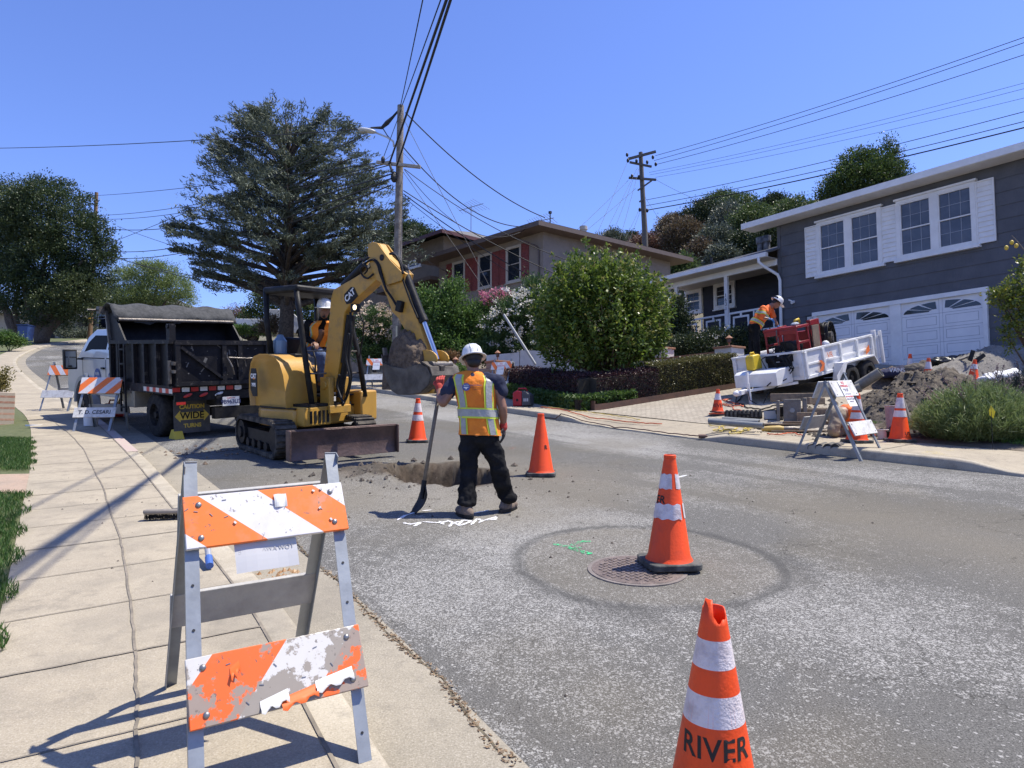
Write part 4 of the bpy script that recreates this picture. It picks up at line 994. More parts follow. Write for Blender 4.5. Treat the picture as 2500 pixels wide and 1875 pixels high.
for (lb, (sx, sy, rx, ry), y, m_) in HILL:
    p_ = V(sx, sy, y); gz = T(p_.x, p_.y)
    bl = blobpx([(sx, sy, rx, ry), (sx-rx*.5, sy+ry*.4, rx*.6, ry*.7), (sx+rx*.5, sy+ry*.35, rx*.6, ry*.7), (sx+rx*.1, sy-ry*.35, rx*.55, ry*.7), (sx, sy+ry*.9, rx*.8, ry*.6)], y)
    tree('hillside_tree', lb, 'tree', (p_.x, p_.y, min(gz, p_.z-ry*y/FPX-.2)), bl, int(210+rx*4.2), 34, .55, .22, m_, r0=.16, group='trees on the hillside', asp=.45)
shrub('dark green rounded tree behind the roof ridge between cedar and brown house', [(1000, 575, 42, 36), (1040, 590, 36, 30), (960, 590, 40, 40), (1070, 600, 20, 16)], 60, 480, 46, .6, .2, LO, name='oak_tree')
Bk = V(2110, 480, 46)
tree('laurel_tree', 'tall dark green tree rising behind the roof of the blue house', 'tree', (Bk.x, Bk.y, 10), blobpx([(2110, 440, 85, 50), (2060, 460, 60, 35), (2170, 430, 50, 50), (2090, 395, 40, 45), (2175, 375, 20, 45), (2140, 400, 45, 45), (2030, 470, 35, 20), (2150, 470, 70, 40)], 46), 760, 50, .45, .15, leafmat('laurel_leaf', (.03,.055,.015), (.075,.12,.025), (.15,.18,.05), .3), r0=.2, up=.7)
# -- lemon tree at the right edge
def lem(t, loc):
    b = MB()
    for (sx, sy) in ((2457, 605), (2481, 600), (2470, 592)):
        p_ = V(sx, sy, 11.6)-t.location; b.ell(p_, (.032, .032, .042), 10, 8)
    b.build('lemon', mat('lemon_skin', (.62,.43,.05), (.5,.36,.04), 30, .5), t, smooth=True)
    b = MB(); b.tube([V(2520, 640, 11.6)-t.location, V(2500, 610, 11.6)-t.location, V(2480, 585, 11.6)-t.location, V(2470, 575, 11.6)-t.location], [.012, .01, .006, .004], 5); b.tube([V(2530, 900, 11.6)-t.location, V(2495, 800, 11.6)-t.location, V(2450, 740, 11.6)-t.location], [.03, .02, .008], 6); b.build('branch', BARKG, t)
LL = leafmat('lemon_leaf', (.07,.12,.02), (.20,.22,.04), (.42,.36,.05), .4, .35)
Bk = G(2560, 985); Bk = Vector((9.5, 12.0, T(9.5, 12.0)))
tree('lemon_tree', 'lemon tree with yellowing leaves at the right edge of the photo', 'tree', Bk, blobpx([(2468, 705, 34, 28), (2450, 735, 30, 26), (2490, 740, 32, 40), (2478, 780, 26, 26), (2510, 690, 30, 50), (2455, 815, 22, 16), (2430, 715, 14, 12), (2530, 760, 40, 70), (2465, 850, 18, 14), (2500, 640, 14, 25)], 11.6), 260, 15, .10, .062, LL, r0=.05, extra=lem, asp=.5)
# -- hedges: clipped boxes of leaves following the driveway and pavement
def hedge(label, pts, w, h, nl, ls, m, noise=.04, name='hedge', top=None):
    P = [Vector((q[0], q[1], 0)) for q in pts]; o = Vector((P[0].x, P[0].y, T(P[0].x, P[0].y)))
    t = thing(name, label, 'hedge', o); seg = [(P[i+1]-P[i]).length for i in range(len(P)-1)]; tot = sum(seg)
    s = rng.random(nl)*tot; Pn = []; core = MB()
    for i in range(len(P)-1):
        d_ = (P[i+1]-P[i]).normalized(); n_ = Vector((d_.y, -d_.x, 0)); a_ = P[i]; b__ = P[i+1]; k_ = w/2-.07
        vs = []
        for q in (a_, b__):
            for (u_, v_) in ((-k_, -.2), (k_, -.2), (k_, h-.08), (-k_, h-.08)): c_ = q+n_*u_; vs.append((c_.x-o.x, c_.y-o.y, T(c_.x, c_.y)+v_-o.z))
        core.add(vs, [(0, 1, 2, 3), (4, 7, 6, 5), (0, 4, 5, 1), (1, 5, 6, 2), (2, 6, 7, 3), (3, 7, 4, 0)])
    core.build('dark_core', mat('hedge_core_shade', (.03,.025,.015), (.05,.04,.025), 20, .95), t)  # solid core, coloured dark for the shade among the inner twigs
    cum = np.r_[0, np.cumsum(seg)]; i = np.clip(np.searchsorted(cum, s)-1, 0, len(seg)-1); f_ = (s-cum[i])/np.array(seg)[i]
    A_ = np.array([(p_.x, p_.y) for p_ in P]); C_ = A_[i]*(1-f_[:, None])+A_[i+1]*f_[:, None]
    D_ = (A_[i+1]-A_[i])/np.array(seg)[i][:, None]; N2 = np.stack([D_[:, 1], -D_[:, 0]], 1)
    face = rng.random(nl); side = np.where(rng.random(nl) < .5, -1, 1)
    u_ = np.where(face < .62, side*w/2*(1-.12*rng.random(nl)), (rng.random(nl)*2-1)*w/2); v_ = np.where(face < .62, rng.random(nl)*h, h*(1-.10*rng.random(nl)))
    XY = C_+N2*u_[:, None]; gz = Tn(XY[:, 0], XY[:, 1]); Z_ = gz+v_
    nn_ = (fbm(XY[:, 0]*2.5, XY[:, 1]*2.5, Z_*2.5)-.47)*noise*5
    O_ = np.stack([N2[:, 0]*u_/(w/2), N2[:, 1]*u_/(w/2), np.where(face < .62, .1, 1.)], 1)
    P_ = np.stack([XY[:, 0]-o.x, XY[:, 1]-o.y, Z_-o.z], 1)+O_*nn_[:, None]+rng.normal(size=(nl, 3))*.02
    leaves('foliage', P_, O_+rng.normal(size=(nl, 3))*.8, ls, ls*.6, m, t); return t
LBX = leafmat('boxwood_leaf', (.06,.065,.018), (.15,.14,.045), (.24,.20,.08), .25, .4)
LLP = leafmat('dark_plum_leaf', (.022,.010,.012), (.060,.022,.026), (.10,.035,.04), .15, .5)
hc = Vector((c0.x, c0.y, 0))                        # corner by driveway and pavement
inn = Vector((.5*dd.x-.0, .5*dd.y, 0))
e_ = Vector((dd.x, dd.y, 0)); nl_ = Vector((-dd.y, dd.x, 0))
corner = hc+nl_*.75+e_*.55
endR = Vector((c1.x, c1.y, 0))+nl_*.55; midR = corner.lerp(endR, .42)
tR = (Vector((RC[0][0], RC[0][1], 0)))
pl = G(1236, 968); endL = Vector((pl.x, pl.y, 0))+Vector((.35, .62, 0))
hedge('clipped boxwood hedge along the driveway, dense small olive leaves', [midR, endR], .75, .92, 24000, .038, LBX)
hedge('dark plum-red clipped hedge beside the pavement below the myrtle', [endL, corner, midR-e_*.02], .85, .80, 26000, .045, LLP)
gp = [endL+Vector((-.25, -.55, 0)), corner+Vector((-.35, -.72, 0)), corner.lerp(midR, .45)+Vector((.33, -.42, 0))]
hedge('band of fine green ground plants at the foot of the plum hedge', gp, .35, .34, 9000, .10, leafmat('fern_leaf', (.04,.08,.015), (.10,.17,.04), None, .3), name='groundcover_plants')
# brown metal edging of the bed
def edging(label, P, h, w=.06, m=None):
    o = P[0]; t = thing('bed_edging', label, 'edging', (o.x, o.y, T(o.x, o.y)))
    b = MB(); vs = []
    for q in P:
        z = T(q.x, q.y)-t.location.z
        d_ = Vector((0, 0, 0))
        vs += [(q.x-o.x, q.y-o.y, z-.1), (q.x-o.x, q.y-o.y, z+h), (q.x-o.x+w*.3, q.y-o.y+w, z+h), (q.x-o.x+w*.3, q.y-o.y+w, z-.1)]
    n = len(P); b.add(vs, [(4*i+k, 4*i+(k+1) % 4, 4*(i+1)+(k+1) % 4, 4*(i+1)+k) for i in range(n-1) for k in range(4)]+[(0, 1, 2, 3), tuple(4*(n-1)+k for k in (3, 2, 1, 0))])
    b.build('edging_board', m or mat('rust_edging', (.13,.07,.045), (.085,.05,.035), 5, .8), t); return t
hcp = [Vector((pl.x, pl.y, 0)).lerp(hc, i/12) for i in range(13)]
edging('rust brown edging along the pavement in front of the plum hedge', hcp, .24)
edging('rust brown edging between the driveway and the hedge', [hc.lerp(Vector((c1.x, c1.y, 0)), i/12) for i in range(13)], .16)
# -- fine grey-green perennial bush at right (real stems)
def fine_bush(label, c, r, h, n, m, ln, name='lavender_bush', stalk=14, dark=False):
    t = thing(name, label, 'bush', (c.x, c.y, T(c.x, c.y)))
    ns = n//26; u = rng.random(ns)*2*PI; rad = np.sqrt(rng.random(ns))
    bx_ = np.cos(u)*rad*r*.55; by_ = np.sin(u)*rad*r*.45
    tx = np.cos(u)*rad*r; ty = np.sin(u)*rad*r*.8; tz = h*np.sqrt(np.clip(1.05-rad**2, .05, 1))*(.72+.4*rng.random(ns))
    P, D = [], []
    for k in range(26):
        f_ = rng.random(ns)**.7; P.append(np.stack([bx_+(tx-bx_)*f_, by_+(ty-by_)*f_, tz*f_], 1)+rng.normal(size=(ns, 3))*.025)
        dd_ = np.stack([(tx-bx_), (ty-by_), tz], 1); dd_ /= np.linalg.norm(dd_, axis=1, keepdims=True); D.append(dd_+rng.normal(size=(ns, 3))*.55)
    leaves('foliage', np.concatenate(P), np.concatenate(D), ln, .0085, m, t)
    if stalk:
        b = MB(); fl = []
        for i in range(stalk):
            a = random.uniform(PI*.05, PI*1.05); rr_ = random.uniform(.5, 1.1)*r; z_ = h*random.uniform(.85, 1.3); x_, y_ = math.cos(a)*rr_, -math.sin(a)*rr_*.5
            P_ = [Vector((x_*.4, y_*.4, h*.4)), Vector((x_*.8, y_*.8, z_*.8)), Vector((x_, y_, z_)), Vector((x_+.1*math.cos(a), y_, z_+.10))]
            b.tube(P_, [.005, .005, .006, .003], 5)
            for q in range(30): f_ = random.random(); fl.append(P_[1].lerp(P_[3], f_)+Vector(rng.normal(size=3))*.012)
        b.build('stalk', mat('dry_stalk', (.20,.15,.10)), t)
        leaves('flower_spikes', np.array([tuple(q) for q in fl]), rng.normal(size=(len(fl), 3)), .03, .018, leafmat('dusty_purple', (.13,.09,.12), (.22,.16,.18), None), t)['kind'] = 'stuff'
    return t
LAV = leafmat('grey_green_blade', (.10,.15,.045), (.23,.29,.11), (.33,.36,.18), .35)
cb = G(2285, 1105); cb = Vector((7.05, 10.6, 0))
fine_bush('large feathery grey-green bush spilling over the right-hand pavement', cb+Vector((.22, .05, 0)), 1.02, .80, 62000, LAV, .13)
fine_bush('low feathery grey-green bush behind the big one at the right edge', Vector((8.1, 11.1, 0)), .7, .62, 22000, LAV, .12, stalk=6)
fine_bush('dark purple flowering sage bush at the right edge', Vector((8.75, 11.7, 0)), .75, .8, 20000, leafmat('sage_leaf', (.03,.04,.02), (.07,.085,.045), (.16,.09,.13), .2), .09, 'sage_bush', 18)
# -- lawns
def lawn(label, test, box_, n, h, m, name='grass'):
    x = box_[0]+rng.random(n)*(box_[1]-box_[0]); y = box_[2]+rng.random(n)*(box_[3]-box_[2]); k = test(x, y); x, y = x[k], y[k]
    z = Tn(x, y); D = rng.normal(size=(len(x), 3))*.38; D[:, 2] = 1; hh_ = h*(.6+.8*fbm(x*2, y*2))
    P = np.stack([x, y, z+hh_*.45], 1); D /= np.linalg.norm(D, axis=1, keepdims=True)
    o = leaves(name, P, D*1.0, h*1.25, .007, m); o['kind'] = 'stuff'; return o
GRS = leafmat('lawn_blade', (.035,.085,.016), (.08,.155,.03), (.17,.20,.07), .3)
def tl(x, y):
    w = -sdist(LC, x, y)
    g = (w > .17+SWL-.03+.05*np.sin(y*9))&(w < .17+SWL+3.5)
    return g & ~((y > 6.9) & (y < 8.3))
lawn('', tl, (-9.5, -1.5, 2.9, 11.6), 210000, .055, GRS)
def tr(x, y):
    v = sdist(RC, x, y); return (v > SWR+.1)&(v < SWR+2.8)&(x > 7.55-.35*(y-9.5))&(y < 12.5)
lawn('', tr, (6.5, 12.5, 6.0, 12.5), 80000, .06, leafmat('lawn_blade_bright', (.07,.15,.02), (.15,.28,.04), None, .4))
def tf(x, y):
    v = sdist(RC, x, y); return (v > 3.0)&(v < 7.5)&(x > -1.5)&(x < 3)
lawn('', tf, (-2, 3, 20, 27), 50000, .05, leafmat('slope_lawn_blade', (.07,.10,.025), (.13,.16,.05), None, .35))
# brick-coloured path crossing the left verge, low brick wall and succulent at far left
m_pv = concrete('path_slabs', (.40,.28,.20), (.33,.25,.19), .4)
b = MB(); pth = [(-2.6-.0, 7.0), (-2.6, 8.25)]
wl = offset(arclen(LC, np.arange(6, 40, .1)), -.16-SWL-.0)
i0 = np.argmin(abs(wl[:, 1]-6.95)); i1 = np.argmin(abs(wl[:, 1]-8.2))
A_ = wl[i0:i1]; vs = []
for q in A_: vs += [(q[0], q[1], T(q[0], q[1])+.004), (q[0]-4, q[1]-.6, T(q[0]-4, q[1]-.6)+.004)]
b.add(vs, [(2*i, 2*i+2, 2*i+3, 2*i+1) for i in range(len(A_)-1)]); struct(b.build('garden_path', m_pv))
m_brick, N, L, p = nodes_new('rough_brick'); tcx = N.new('ShaderNodeTexCoord').outputs['Object']
mp = N.new('ShaderNodeMapping'); mp.inputs['Rotation'].default_value = (PI/2, 0, 0); L.new(tcx, mp.inputs[0])
br = N.new('ShaderNodeTexBrick'); br.inputs['Scale'].default_value = 4.2; br.inputs['Color1'].default_value = (.27,.13,.085,1); br.inputs['Color2'].default_value = (.38,.22,.15,1); br.inputs['Mortar'].default_value = (.33,.28,.22,1); br.inputs['Mortar Size'].default_value = .035
L.new(mp.outputs[0], br.inputs[0]); nn = nz(N, L, tcx, 18, 4); col = mixc(N, L, mrange(N, L, nn.outputs[0], .45, .7), br.outputs[0], (.42,.33,.26), .5); L.new(col, p.inputs['Base Color']); p.inputs['Roughness'].default_value = .9
bq = N.new('ShaderNodeBump'); bq.inputs['Strength'].default_value = .8; bq.inputs['Distance'].default_value = .02; L.new(br.outputs['Fac'], bq.inputs['Height']); bq.invert = True; L.new(bq.outputs[0], p.inputs['Normal'])
g_ = G(8, 1035)
bw = thing('brick_wall', 'low rough brick garden wall at the left edge of the photo', 'wall', (g_.x, g_.y, T(g_.x, g_.y)), R_(150))
MB().bx(-.12, 3.0, -.15, .15, -.2, .66).build('wall_body', m_brick, bw, bevel=.015)
shrub('yellow-brown succulent bush on the brick wall at the left edge', [(5, 915, 20, 20), (-10, 930, 26, 26), (-2, 945, 20, 14)], g_.y+.3, 95, 20, .10, .05, leafmat('succulent_leaf', (.14,.12,.03), (.24,.20,.06), None), name='succulent_bush')
shrub('bright green low round bush beyond the left-hand pavement', [(25, 828, 28, 12), (5, 822, 25, 14), (45, 833, 16, 8)], 50, 150, 40, .35, .14, LS)
shrub('grey-green garden planting under the grey post and beam house', [(190, 815, 45, 12), (230, 812, 30, 12), (150, 800, 22, 16), (165, 770, 14, 30)], 76, 240, 36, .5, .16, LG)
shrub('hazy reddish tree far behind the dump truck tarpaulin', [(580, 765, 26, 18), (600, 775, 22, 14)], 90, 110, 30, .8, .2, LRD)
# ================================================================ POLES, WIRES, GARDEN WALLS
m_pole = mat('weathered_pole_wood', (.15,.125,.10), (.26,.23,.195), 5, .9, .7, 25)
m_wire = mat('black_cable', (.012,.012,.013), rough=.6); m_arm = mat('crossarm_wood', (.42,.37,.29), (.30,.26,.20), 9, .85)
m_dw = mat('dark_arm_wood', (.09,.08,.07), (.14,.125,.11), 9, .85)
m_lamp = mat('lamp_grey_paint', (.55,.55,.54), rough=.4); m_yel = mat('yellow_band', (.65,.42,.03))
py_ = 25.6; PB = V(968, 900, py_); PB = Vector((PB.x, py_, T(PB.x, py_)-.1)); PT = V(971, 258, py_).z
pole = thing('utility_pole', 'tall weathered wooden utility pole with a crossarm behind the excavator bucket', 'pole', PB)
H = PT-PB.z; b = MB(); b.tube([(0, 0, -.3), (0, 0, H*.4), (.03, 0, H*.75), (.05, 0, H)], [.185, .165, .14, .125], 16); b.build('pole_shaft', m_pole, pole, smooth=40)
b = MB(); z_ = V(968, 846, py_).z-PB.z; b.cyl((0, 0, z_-.05), (0, 0, z_+.03), .178, n=18); b.build('yellow_band', m_yel, pole)
MB().box((.02, -.18, V(966, 815, py_).z-PB.z), (.06, .02, .55)).build('marker_strip', mat('pale_marker', (.5,.45,.3)), pole)
def PP_(sx, sy, y=py_): return V(sx, sy, y)-PB
a_, b_ = PP_(919, 396, py_-.2), PP_(1027, 408, py_-.2)
ca = MB().beam(a_, b_, .10, .12).build('crossarm', m_arm, pole, bevel=.01)
b = MB(); b.beam(PP_(1012, 402, py_-.27), PP_(983, 372, py_-.2), .03, .012); b.build('arm_brace', STEELG, ca); b = MB(); b.beam(PP_(935, 395, py_-.27), PP_(962, 372, py_-.2), .03, .012); b.build('arm_brace', STEELG, ca)
b = MB(); b.tube([PP_(962, 358), PP_(960, 345), PP_(945, 335), PP_(918, 324)], .035, 8); la = b.build('lamp_arm', m_lamp, pole, smooth=True)
lh = MB(); p0 = PP_(920, 323); p1 = PP_(873, 315); dr = (p1-p0); ang = math.atan2(dr.z, -dr.x)
lh.ell((p0+p1)/2, (dr.length/2, .17, .085), 16, 8, (0, ang, 0)); lh.build('lamp_head', m_lamp, la, smooth=True)
MB().ell((p0+p1)/2+Vector((-.12, 0, -.05)), (.2, .13, .05), 12, 6).build('lamp_lens', mat('lens_glass', (.35,.36,.34), rough=.2), la, smooth=True)
b = MB(); b.ell(PP_(962, 432, py_-.2), (.13, .12, .22), 10, 8); b.tube([PP_(950, 398, py_-.3), PP_(955, 412, py_-.3), PP_(962, 432, py_-.3)], .05, 6); b.build('splice_case', m_wire, pole)
b = MB(); b.ell(PP_(935, 390, py_-.3), (.08, .08, .14), 8, 6); b.build('insulator', m_wire, ca)
b = MB(); b.tube([PP_(974, 268), PP_(960, 285), PP_(945, 300), PP_(932, 312), PP_(905, 312)], [.03, .05, .09, .06, .03], 6); b.tube([PP_(934, 312), PP_(945, 330), PP_(958, 345)], .02, 5); b.build('cable_bundle', m_wire, pole)
# far pole on the hill
fy = 62; FP = V(1576, 560, fy); FPB = Vector((FP.x, fy, T(FP.x, fy)-1))
fp = thing('utility_pole', 'distant utility pole on the hillside with slanted stacked crossarms and many wires', 'pole', FPB)
def Q(sx, sy, y=fy): return V(sx, sy, y)-FPB
b = MB(); tp = Q(1564, 372); b.tube([(0, 0, -.2), Q(1574, 560), Q(1569, 470), tp], [.3, .26, .22, .19], 10); b.build('pole_shaft', m_dw, fp, smooth=40)
for (x0, y0, x1, y1, w) in ((1534, 388, 1601, 370, .16), (1537, 396, 1591, 407, .13), (1535, 434, 1602, 439, .14), (1557, 465, 1591, 441, .1), (1561, 493, 1570, 486, .1)):
    MB().beam(Q(x0, y0, fy-.3), Q(x1, y1, fy-.3), w, w*1.4).build('crossarm', m_dw, fp)
b = MB()
for (x, y) in ((1531, 378), (1533, 392), (1594, 384), (1554, 393), (1580, 396), (1601, 401), (1543, 430), (1560, 432), (1562, 512), (1580, 514)):
    MB().ell(Q(x, y, fy-.5), (.13, .13, .2), 8, 6).build('insulator', m_wire, fp)
# left pole by the oak
ly = 65.5; lp = V(220, 800, ly); LPB = Vector((lp.x, ly, lp.z-1.6))
lpo = thing('utility_pole', 'brown utility pole with yellow bands beside the oak at the top of the street', 'pole', LPB)
HL = V(222, 470, ly).z-LPB.z; b = MB(); b.tube([(0, 0, -1.6), (.1, 0, HL)], [.22, .16], 10); b.build('pole_shaft', mat('pole_brown', (.16,.095,.05), (.22,.14,.08), 3, .9), lpo)
for sy in (758, 768, 778): p_ = V(220, sy, ly)-LPB; MB().cyl(p_-Vector((0, 0, .06)), p_+Vector((0, 0, .06)), .235, n=14).build('yellow_band', m_yel, lpo)
# wires
def cable(label, p0, p1, sag=.3, r=.012, ext=0, name='overhead_wire', group=None):
    p0, p1 = Vector(p0), Vector(p1); b = MB(); n = 22
    if ext: p1 = p0+(p1-p0)*ext
    P = []
    for i in range(n+1): t = i/n; p = p0.lerp(p1, t); p.z -= sag*4*t*(1-t); P.append(p)
    b.tube(P, r, 5, cap=False); o = b.build(name, m_wire, None, smooth=True); return tag(o, label, 'wire', group)
cable('left one of the two thick black cables rising from the crossarm out of the photo', V(951, 398, py_-.3), V(1090, 0, 13), 0, .034, 2.2)
cable('right one of the two thick black cables rising from the pole out of the photo', V(969, 404, py_-.3), V(1098, 0, 13), .05, .032, 2.2)
cable('leftmost thin black wire rising from the pole top out of the photo', V(977, 262, py_), V(1030, 0, 15), .1, .016, 2.2)
cable('thin black wire rising from the pole top between the thin and thick cables', V(980, 262, py_), V(1072, 0, 14), .1, .016, 2.2)
cable('wire from the pole top down to the insulator on the crossarm', V(980, 266, py_-.25), V(934, 390, py_-.3), 0, .014)
cable('long level wire from the street lamp to the left edge of the photo', V(905, 313, py_), V(-150, 362, 48), .25, .02)
cable('wire from the lamp arm slanting down left across the cedar', V(897, 328, py_-.3), V(560, 470, 33), .1, .016, 2.6)
LPT = [('uppermost of the wires running left through the cedar to the oak', 393, 478, .2), ('second of the wires from the crossarm to the oak', 397, 526, .5), ('third of the wires from the crossarm to the oak', 402, 534, .7), ('fourth wire to the oak, with a splice box', 425, 552, 1.1),
       ('thick low cable through the cedar towards the oak', 436, 606, 1.3), ('lowest thick cable through the cedar towards the oak', 452, 622, 1.3)]
for i, (lb, s0, s1, sg) in enumerate(LPT): cable(lb, V(955, s0, py_-.3), V(224, s1, ly), sg, .028 if i > 2 else .02)
cable('wire sloping down right from the oak behind the cedar', V(286, 552, ly), V(700, 680, 40), .2, .02)
cable('low wire sloping right across the light pine', V(290, 632, ly), V(640, 700, 42), .2, .024); cable('lowest wire sloping right across the light pine', V(285, 628, ly), V(660, 716, 40), .3, .03)
mastp = V(1330, 531, 32.8)
cable('wavy service drop from the pole top to the mast on the taupe house', V(990, 275, py_), mastp, .5, .024)
cable('second service drop from the pole, sagging to the taupe house mast', V(985, 360, py_), mastp+Vector((-.4, 0, -.4)), 1.0, .022)
cable('thin slack wire below the second service drop to the taupe house', V(987, 414, py_), mastp+Vector((-.5, 0, -.3)), 1.5, .012)
cable('wire from the crossarm past the taupe house eave to the right', V(988, 413, py_), V(1640, 690, 26), .9, .016)
for k, lb in enumerate(('upper', 'middle', 'lowest')): cable(lb+' of three wires from mid pole crossing the taupe house wall', V(985, 465+8*k, py_), V(1640, 800+20*k-(30 if k == 0 else 0), 26.5), .5+.1*k, .020 if k < 2 else .012)
anc = V(1307, 882, 22.4); anc = Vector((anc.x, anc.y, anc.z-.1)); gt = V(1230, 768, 22.9)
cable('guy wire from the pole top to the grey tube in the grass', V(984, 287, py_), gt, 0, .010, name='guy_wire'); cable('guy wire from the crossarm to the grey tube in the grass', V(983, 418, py_), gt+Vector((-.05, 0, 0)), 0, .010, name='guy_wire')
tag(MB().cyl(anc, gt, .045).build('guy_guard', mat('guard_grey', (.30,.31,.31), rough=.4), smooth=40), 'straight grey guard tube leaning over the grass in front of the white flowers', 'guy guard')
for i, (s0, s1, e1, r) in enumerate(((1600, 380, 55, .022), (1597, 392, 68, .022), (1604, 401, 98, .022), (1585, 421, 168, .013), (1586, 427, 182, .013), (1600, 433, 205, .013), (1578, 488, 238, .024), (1578, 502, 262, .026), (1580, 513, 277, .045))):
    nm = ('topmost wire', 'second wire', 'third wire', 'faint fourth wire', 'faint fifth wire', 'faint sixth wire', 'seventh wire', 'eighth wire', 'lowest and thickest wire')[i]
    cable(nm+' from the distant pole to the right edge of the photo', V(s0, s1, fy-.4), V(2520, e1-6, 40), .9, r, 1.8)
for i, (x0, y0, x1, y1) in enumerate(((1533, 392, 1453, 582), (1556, 410, 1476, 572), (1560, 412, 1512, 590), (1534, 440, 1410, 560), (1552, 460, 1420, 572), (1545, 440, 1500, 560), (1560, 512, 1528, 580), (1563, 515, 1535, 590))):
    cable(('sixth', 'seventh', 'fourth', 'leftmost', 'second', 'third', 'next to last', 'rightmost')[i]+' thin wire fanning down left from the distant pole to the roofs', V(x0, y0, fy-.3), V(x1, y1, 52), .05, .014, group='wires fanning down from the distant pole')
cable('thin wire from the third crossarm of the distant pole over the hillside trees', V(1602, 439, fy), V(1800, 520, 58), .3, .014)
cable('short stay wire on the right of the distant pole', V(1573, 478, fy), V(1615, 545, 60), 0, .012)
# white retaining walls with terracotta caps, pillars and lanterns
m_wst = mat('white_stucco', (.66,.65,.62), (.56,.55,.52), 2, .9, .4, 60); m_tc = mat('terracotta', (.34,.17,.10), (.26,.13,.08), 6, .8)
def wall(label, pts, top, w=.2, cap=True, m=m_wst, name='garden_wall'):
    o = Vector(pts[0]); t = thing(name, label, 'wall', o); b = MB(); c = MB()
    for (p, q, tp_, tq_) in zip(pts[:-1], pts[1:], top[:-1], top[1:]):
        p, q = Vector(p)-o, Vector(q)-o; d = Vector((q.x-p.x, q.y-p.y, 0)).normalized(); n = Vector((-d.y, d.x, 0))*w/2; vs = []
        for (r_, z) in ((p, tp_-o.z), (q, tq_-o.z)):
            for k in (-1, 1): vs += [(r_.x+n.x*k, r_.y+n.y*k, -1.2+min(0, z)), (r_.x+n.x*k, r_.y+n.y*k, z)]
        b.add(vs, [(0, 1, 5, 4), (2, 6, 7, 3), (1, 3, 7, 5), (0, 2, 3, 1), (4, 5, 7, 6)])
        n2 = n*1.4; vs = []
        for (r_, z) in ((p-d*.02, tp_-o.z), (q+d*.02, tq_-o.z)):
            for k in (-1, 1): vs += [(r_.x+n2.x*k, r_.y+n2.y*k, z+.003), (r_.x+n2.x*k, r_.y+n2.y*k, z+.05)]
        c.add(vs, [(0, 1, 5, 4), (2, 6, 7, 3), (1, 3, 7, 5), (0, 2, 3, 1), (4, 5, 7, 6), (0, 4, 6, 2)])
    b.build('wall_body', m, t)
    if cap: c.build('wall_cap', m_tc, t)
    return t
def wz(sx, sy, y): return V(sx, sy, y)
def pillar(label, sx, sy0, sy1, y, w, m=m_wst, lant=True, cap=m_tc, hh=0):
    p = V(sx, sy1, y); top = V(sx, sy0, y).z-p.z; t = thing('garden_pillar', label, 'pillar', p, R_(35))
    MB().bx(-w/2, w/2, -w/2, w/2, -.9, top).build('pillar_body', m, t); MB().bx(-w/2-.04, w/2+.04, -w/2-.04, w/2+.04, top+.003, top+.06).build('pillar_cap', cap, t, bevel=.01)
    if lant:
        l = thing('garden_lantern', 'small copper lantern standing on the '+label, 'lantern', (p.x, p.y, p.z+top+.06), R_(35))
        MB().cyl((0, 0, 0), (0, 0, .14), .02, n=8).build('stem', m_tc, l); MB().lathe([(.045, .13), (.06, .15), (.065, .27)], 6).build('lantern_body', mat('lantern_dark', (.09,.06,.05)), l)
        MB().lathe([(0.005, .36), (.05, .32), (.11, .27), (.10, .26), (0.01, .26)], 6).build('lantern_roof', m_tc, l)
wall('white stucco retaining wall with terracotta cap left of the myrtle, stepping up to the right', [wz(1190, 888, 24), wz(1270, 880, 23.6), wz(1271, 880, 23.6), wz(1425, 885, 23.2)], [wz(1190, 868, 24).z, wz(1270, 861, 23.6).z, wz(1271, 856, 23.6).z, wz(1425, 858, 23.2).z], cap=False)
wall('low white wall with terracotta cap sloping between the two white pillars', [wz(1640, 884, 21.3), wz(1760, 876, 20.6)], [wz(1640, 876, 21.3).z, wz(1760, 862, 20.6).z])
wall('low white garden wall running behind the myrtle to the first white pillar', [wz(1400, 890, 21.2), wz(1640, 884, 20.9)], [wz(1400, 884, 21.2).z, wz(1640, 877, 20.9).z])
pillar('white pillar with terracotta cap right of the myrtle', 1620, 854, 882, 21.5, .46, lant=False)
pillar('white pillar at the end of the boxwood hedge', 1781, 852, 884, 20.4, .60)
m_bp = m_brick
pillar('brick pillar behind the white striped barricade', 1215, 886, 903, 22.2, .55, m_bp)
pillar('low brick pillar left of the standing worker', 1112, 903, 935, 21.6, .6, m_bp)
wall('rough stone retaining wall behind the excavator', [wz(840, 905, 30), wz(955, 900, 27.6)], [wz(840, 868, 30).z, wz(955, 868, 27.6).z], .4, False, mat('rubble_stone', (.10,.085,.07), (.22,.19,.16), 2.5, .9, 1, 5), 'stone_wall')
wall('brick wall below the shrubs left of the standing worker', [wz(1100, 925, 22), wz(1240, 915, 22)], [wz(1100, 905, 22).z, wz(1240, 897, 22).z], .3, False, m_brick, 'brick_wall')
# blue recycling bin by the oak
p = V(62, 832, 58); t = thing('recycling_bin', 'blue wheeled recycling bin standing by the oak trunks', 'bin', (p.x, p.y, p.z))
MB().prism([(-.38, 0), (.38, 0), (.46, 1.25), (-.46, 1.25)], -.4, .4).build('bin_body', mat('bin_blue', (.02,.05,.16), rough=.4), t, bevel=.03); MB().bx(-.5, .5, -.47, .47, 1.26, 1.33).build('lid', mat('bin_blue'  , (.02,.05,.16)), t, bevel=.02)
# white valve cover in the left pavement
g_ = G(83, 1038); tag(MB().cyl((g_.x, g_.y, g_.z-.02), (g_.x, g_.y, g_.z+.012), .15, n=28).build('utility_cover', mat('white_cover', (.75,.75,.73), rough=.5)), 'round white utility cover set in the left pavement', 'cover')
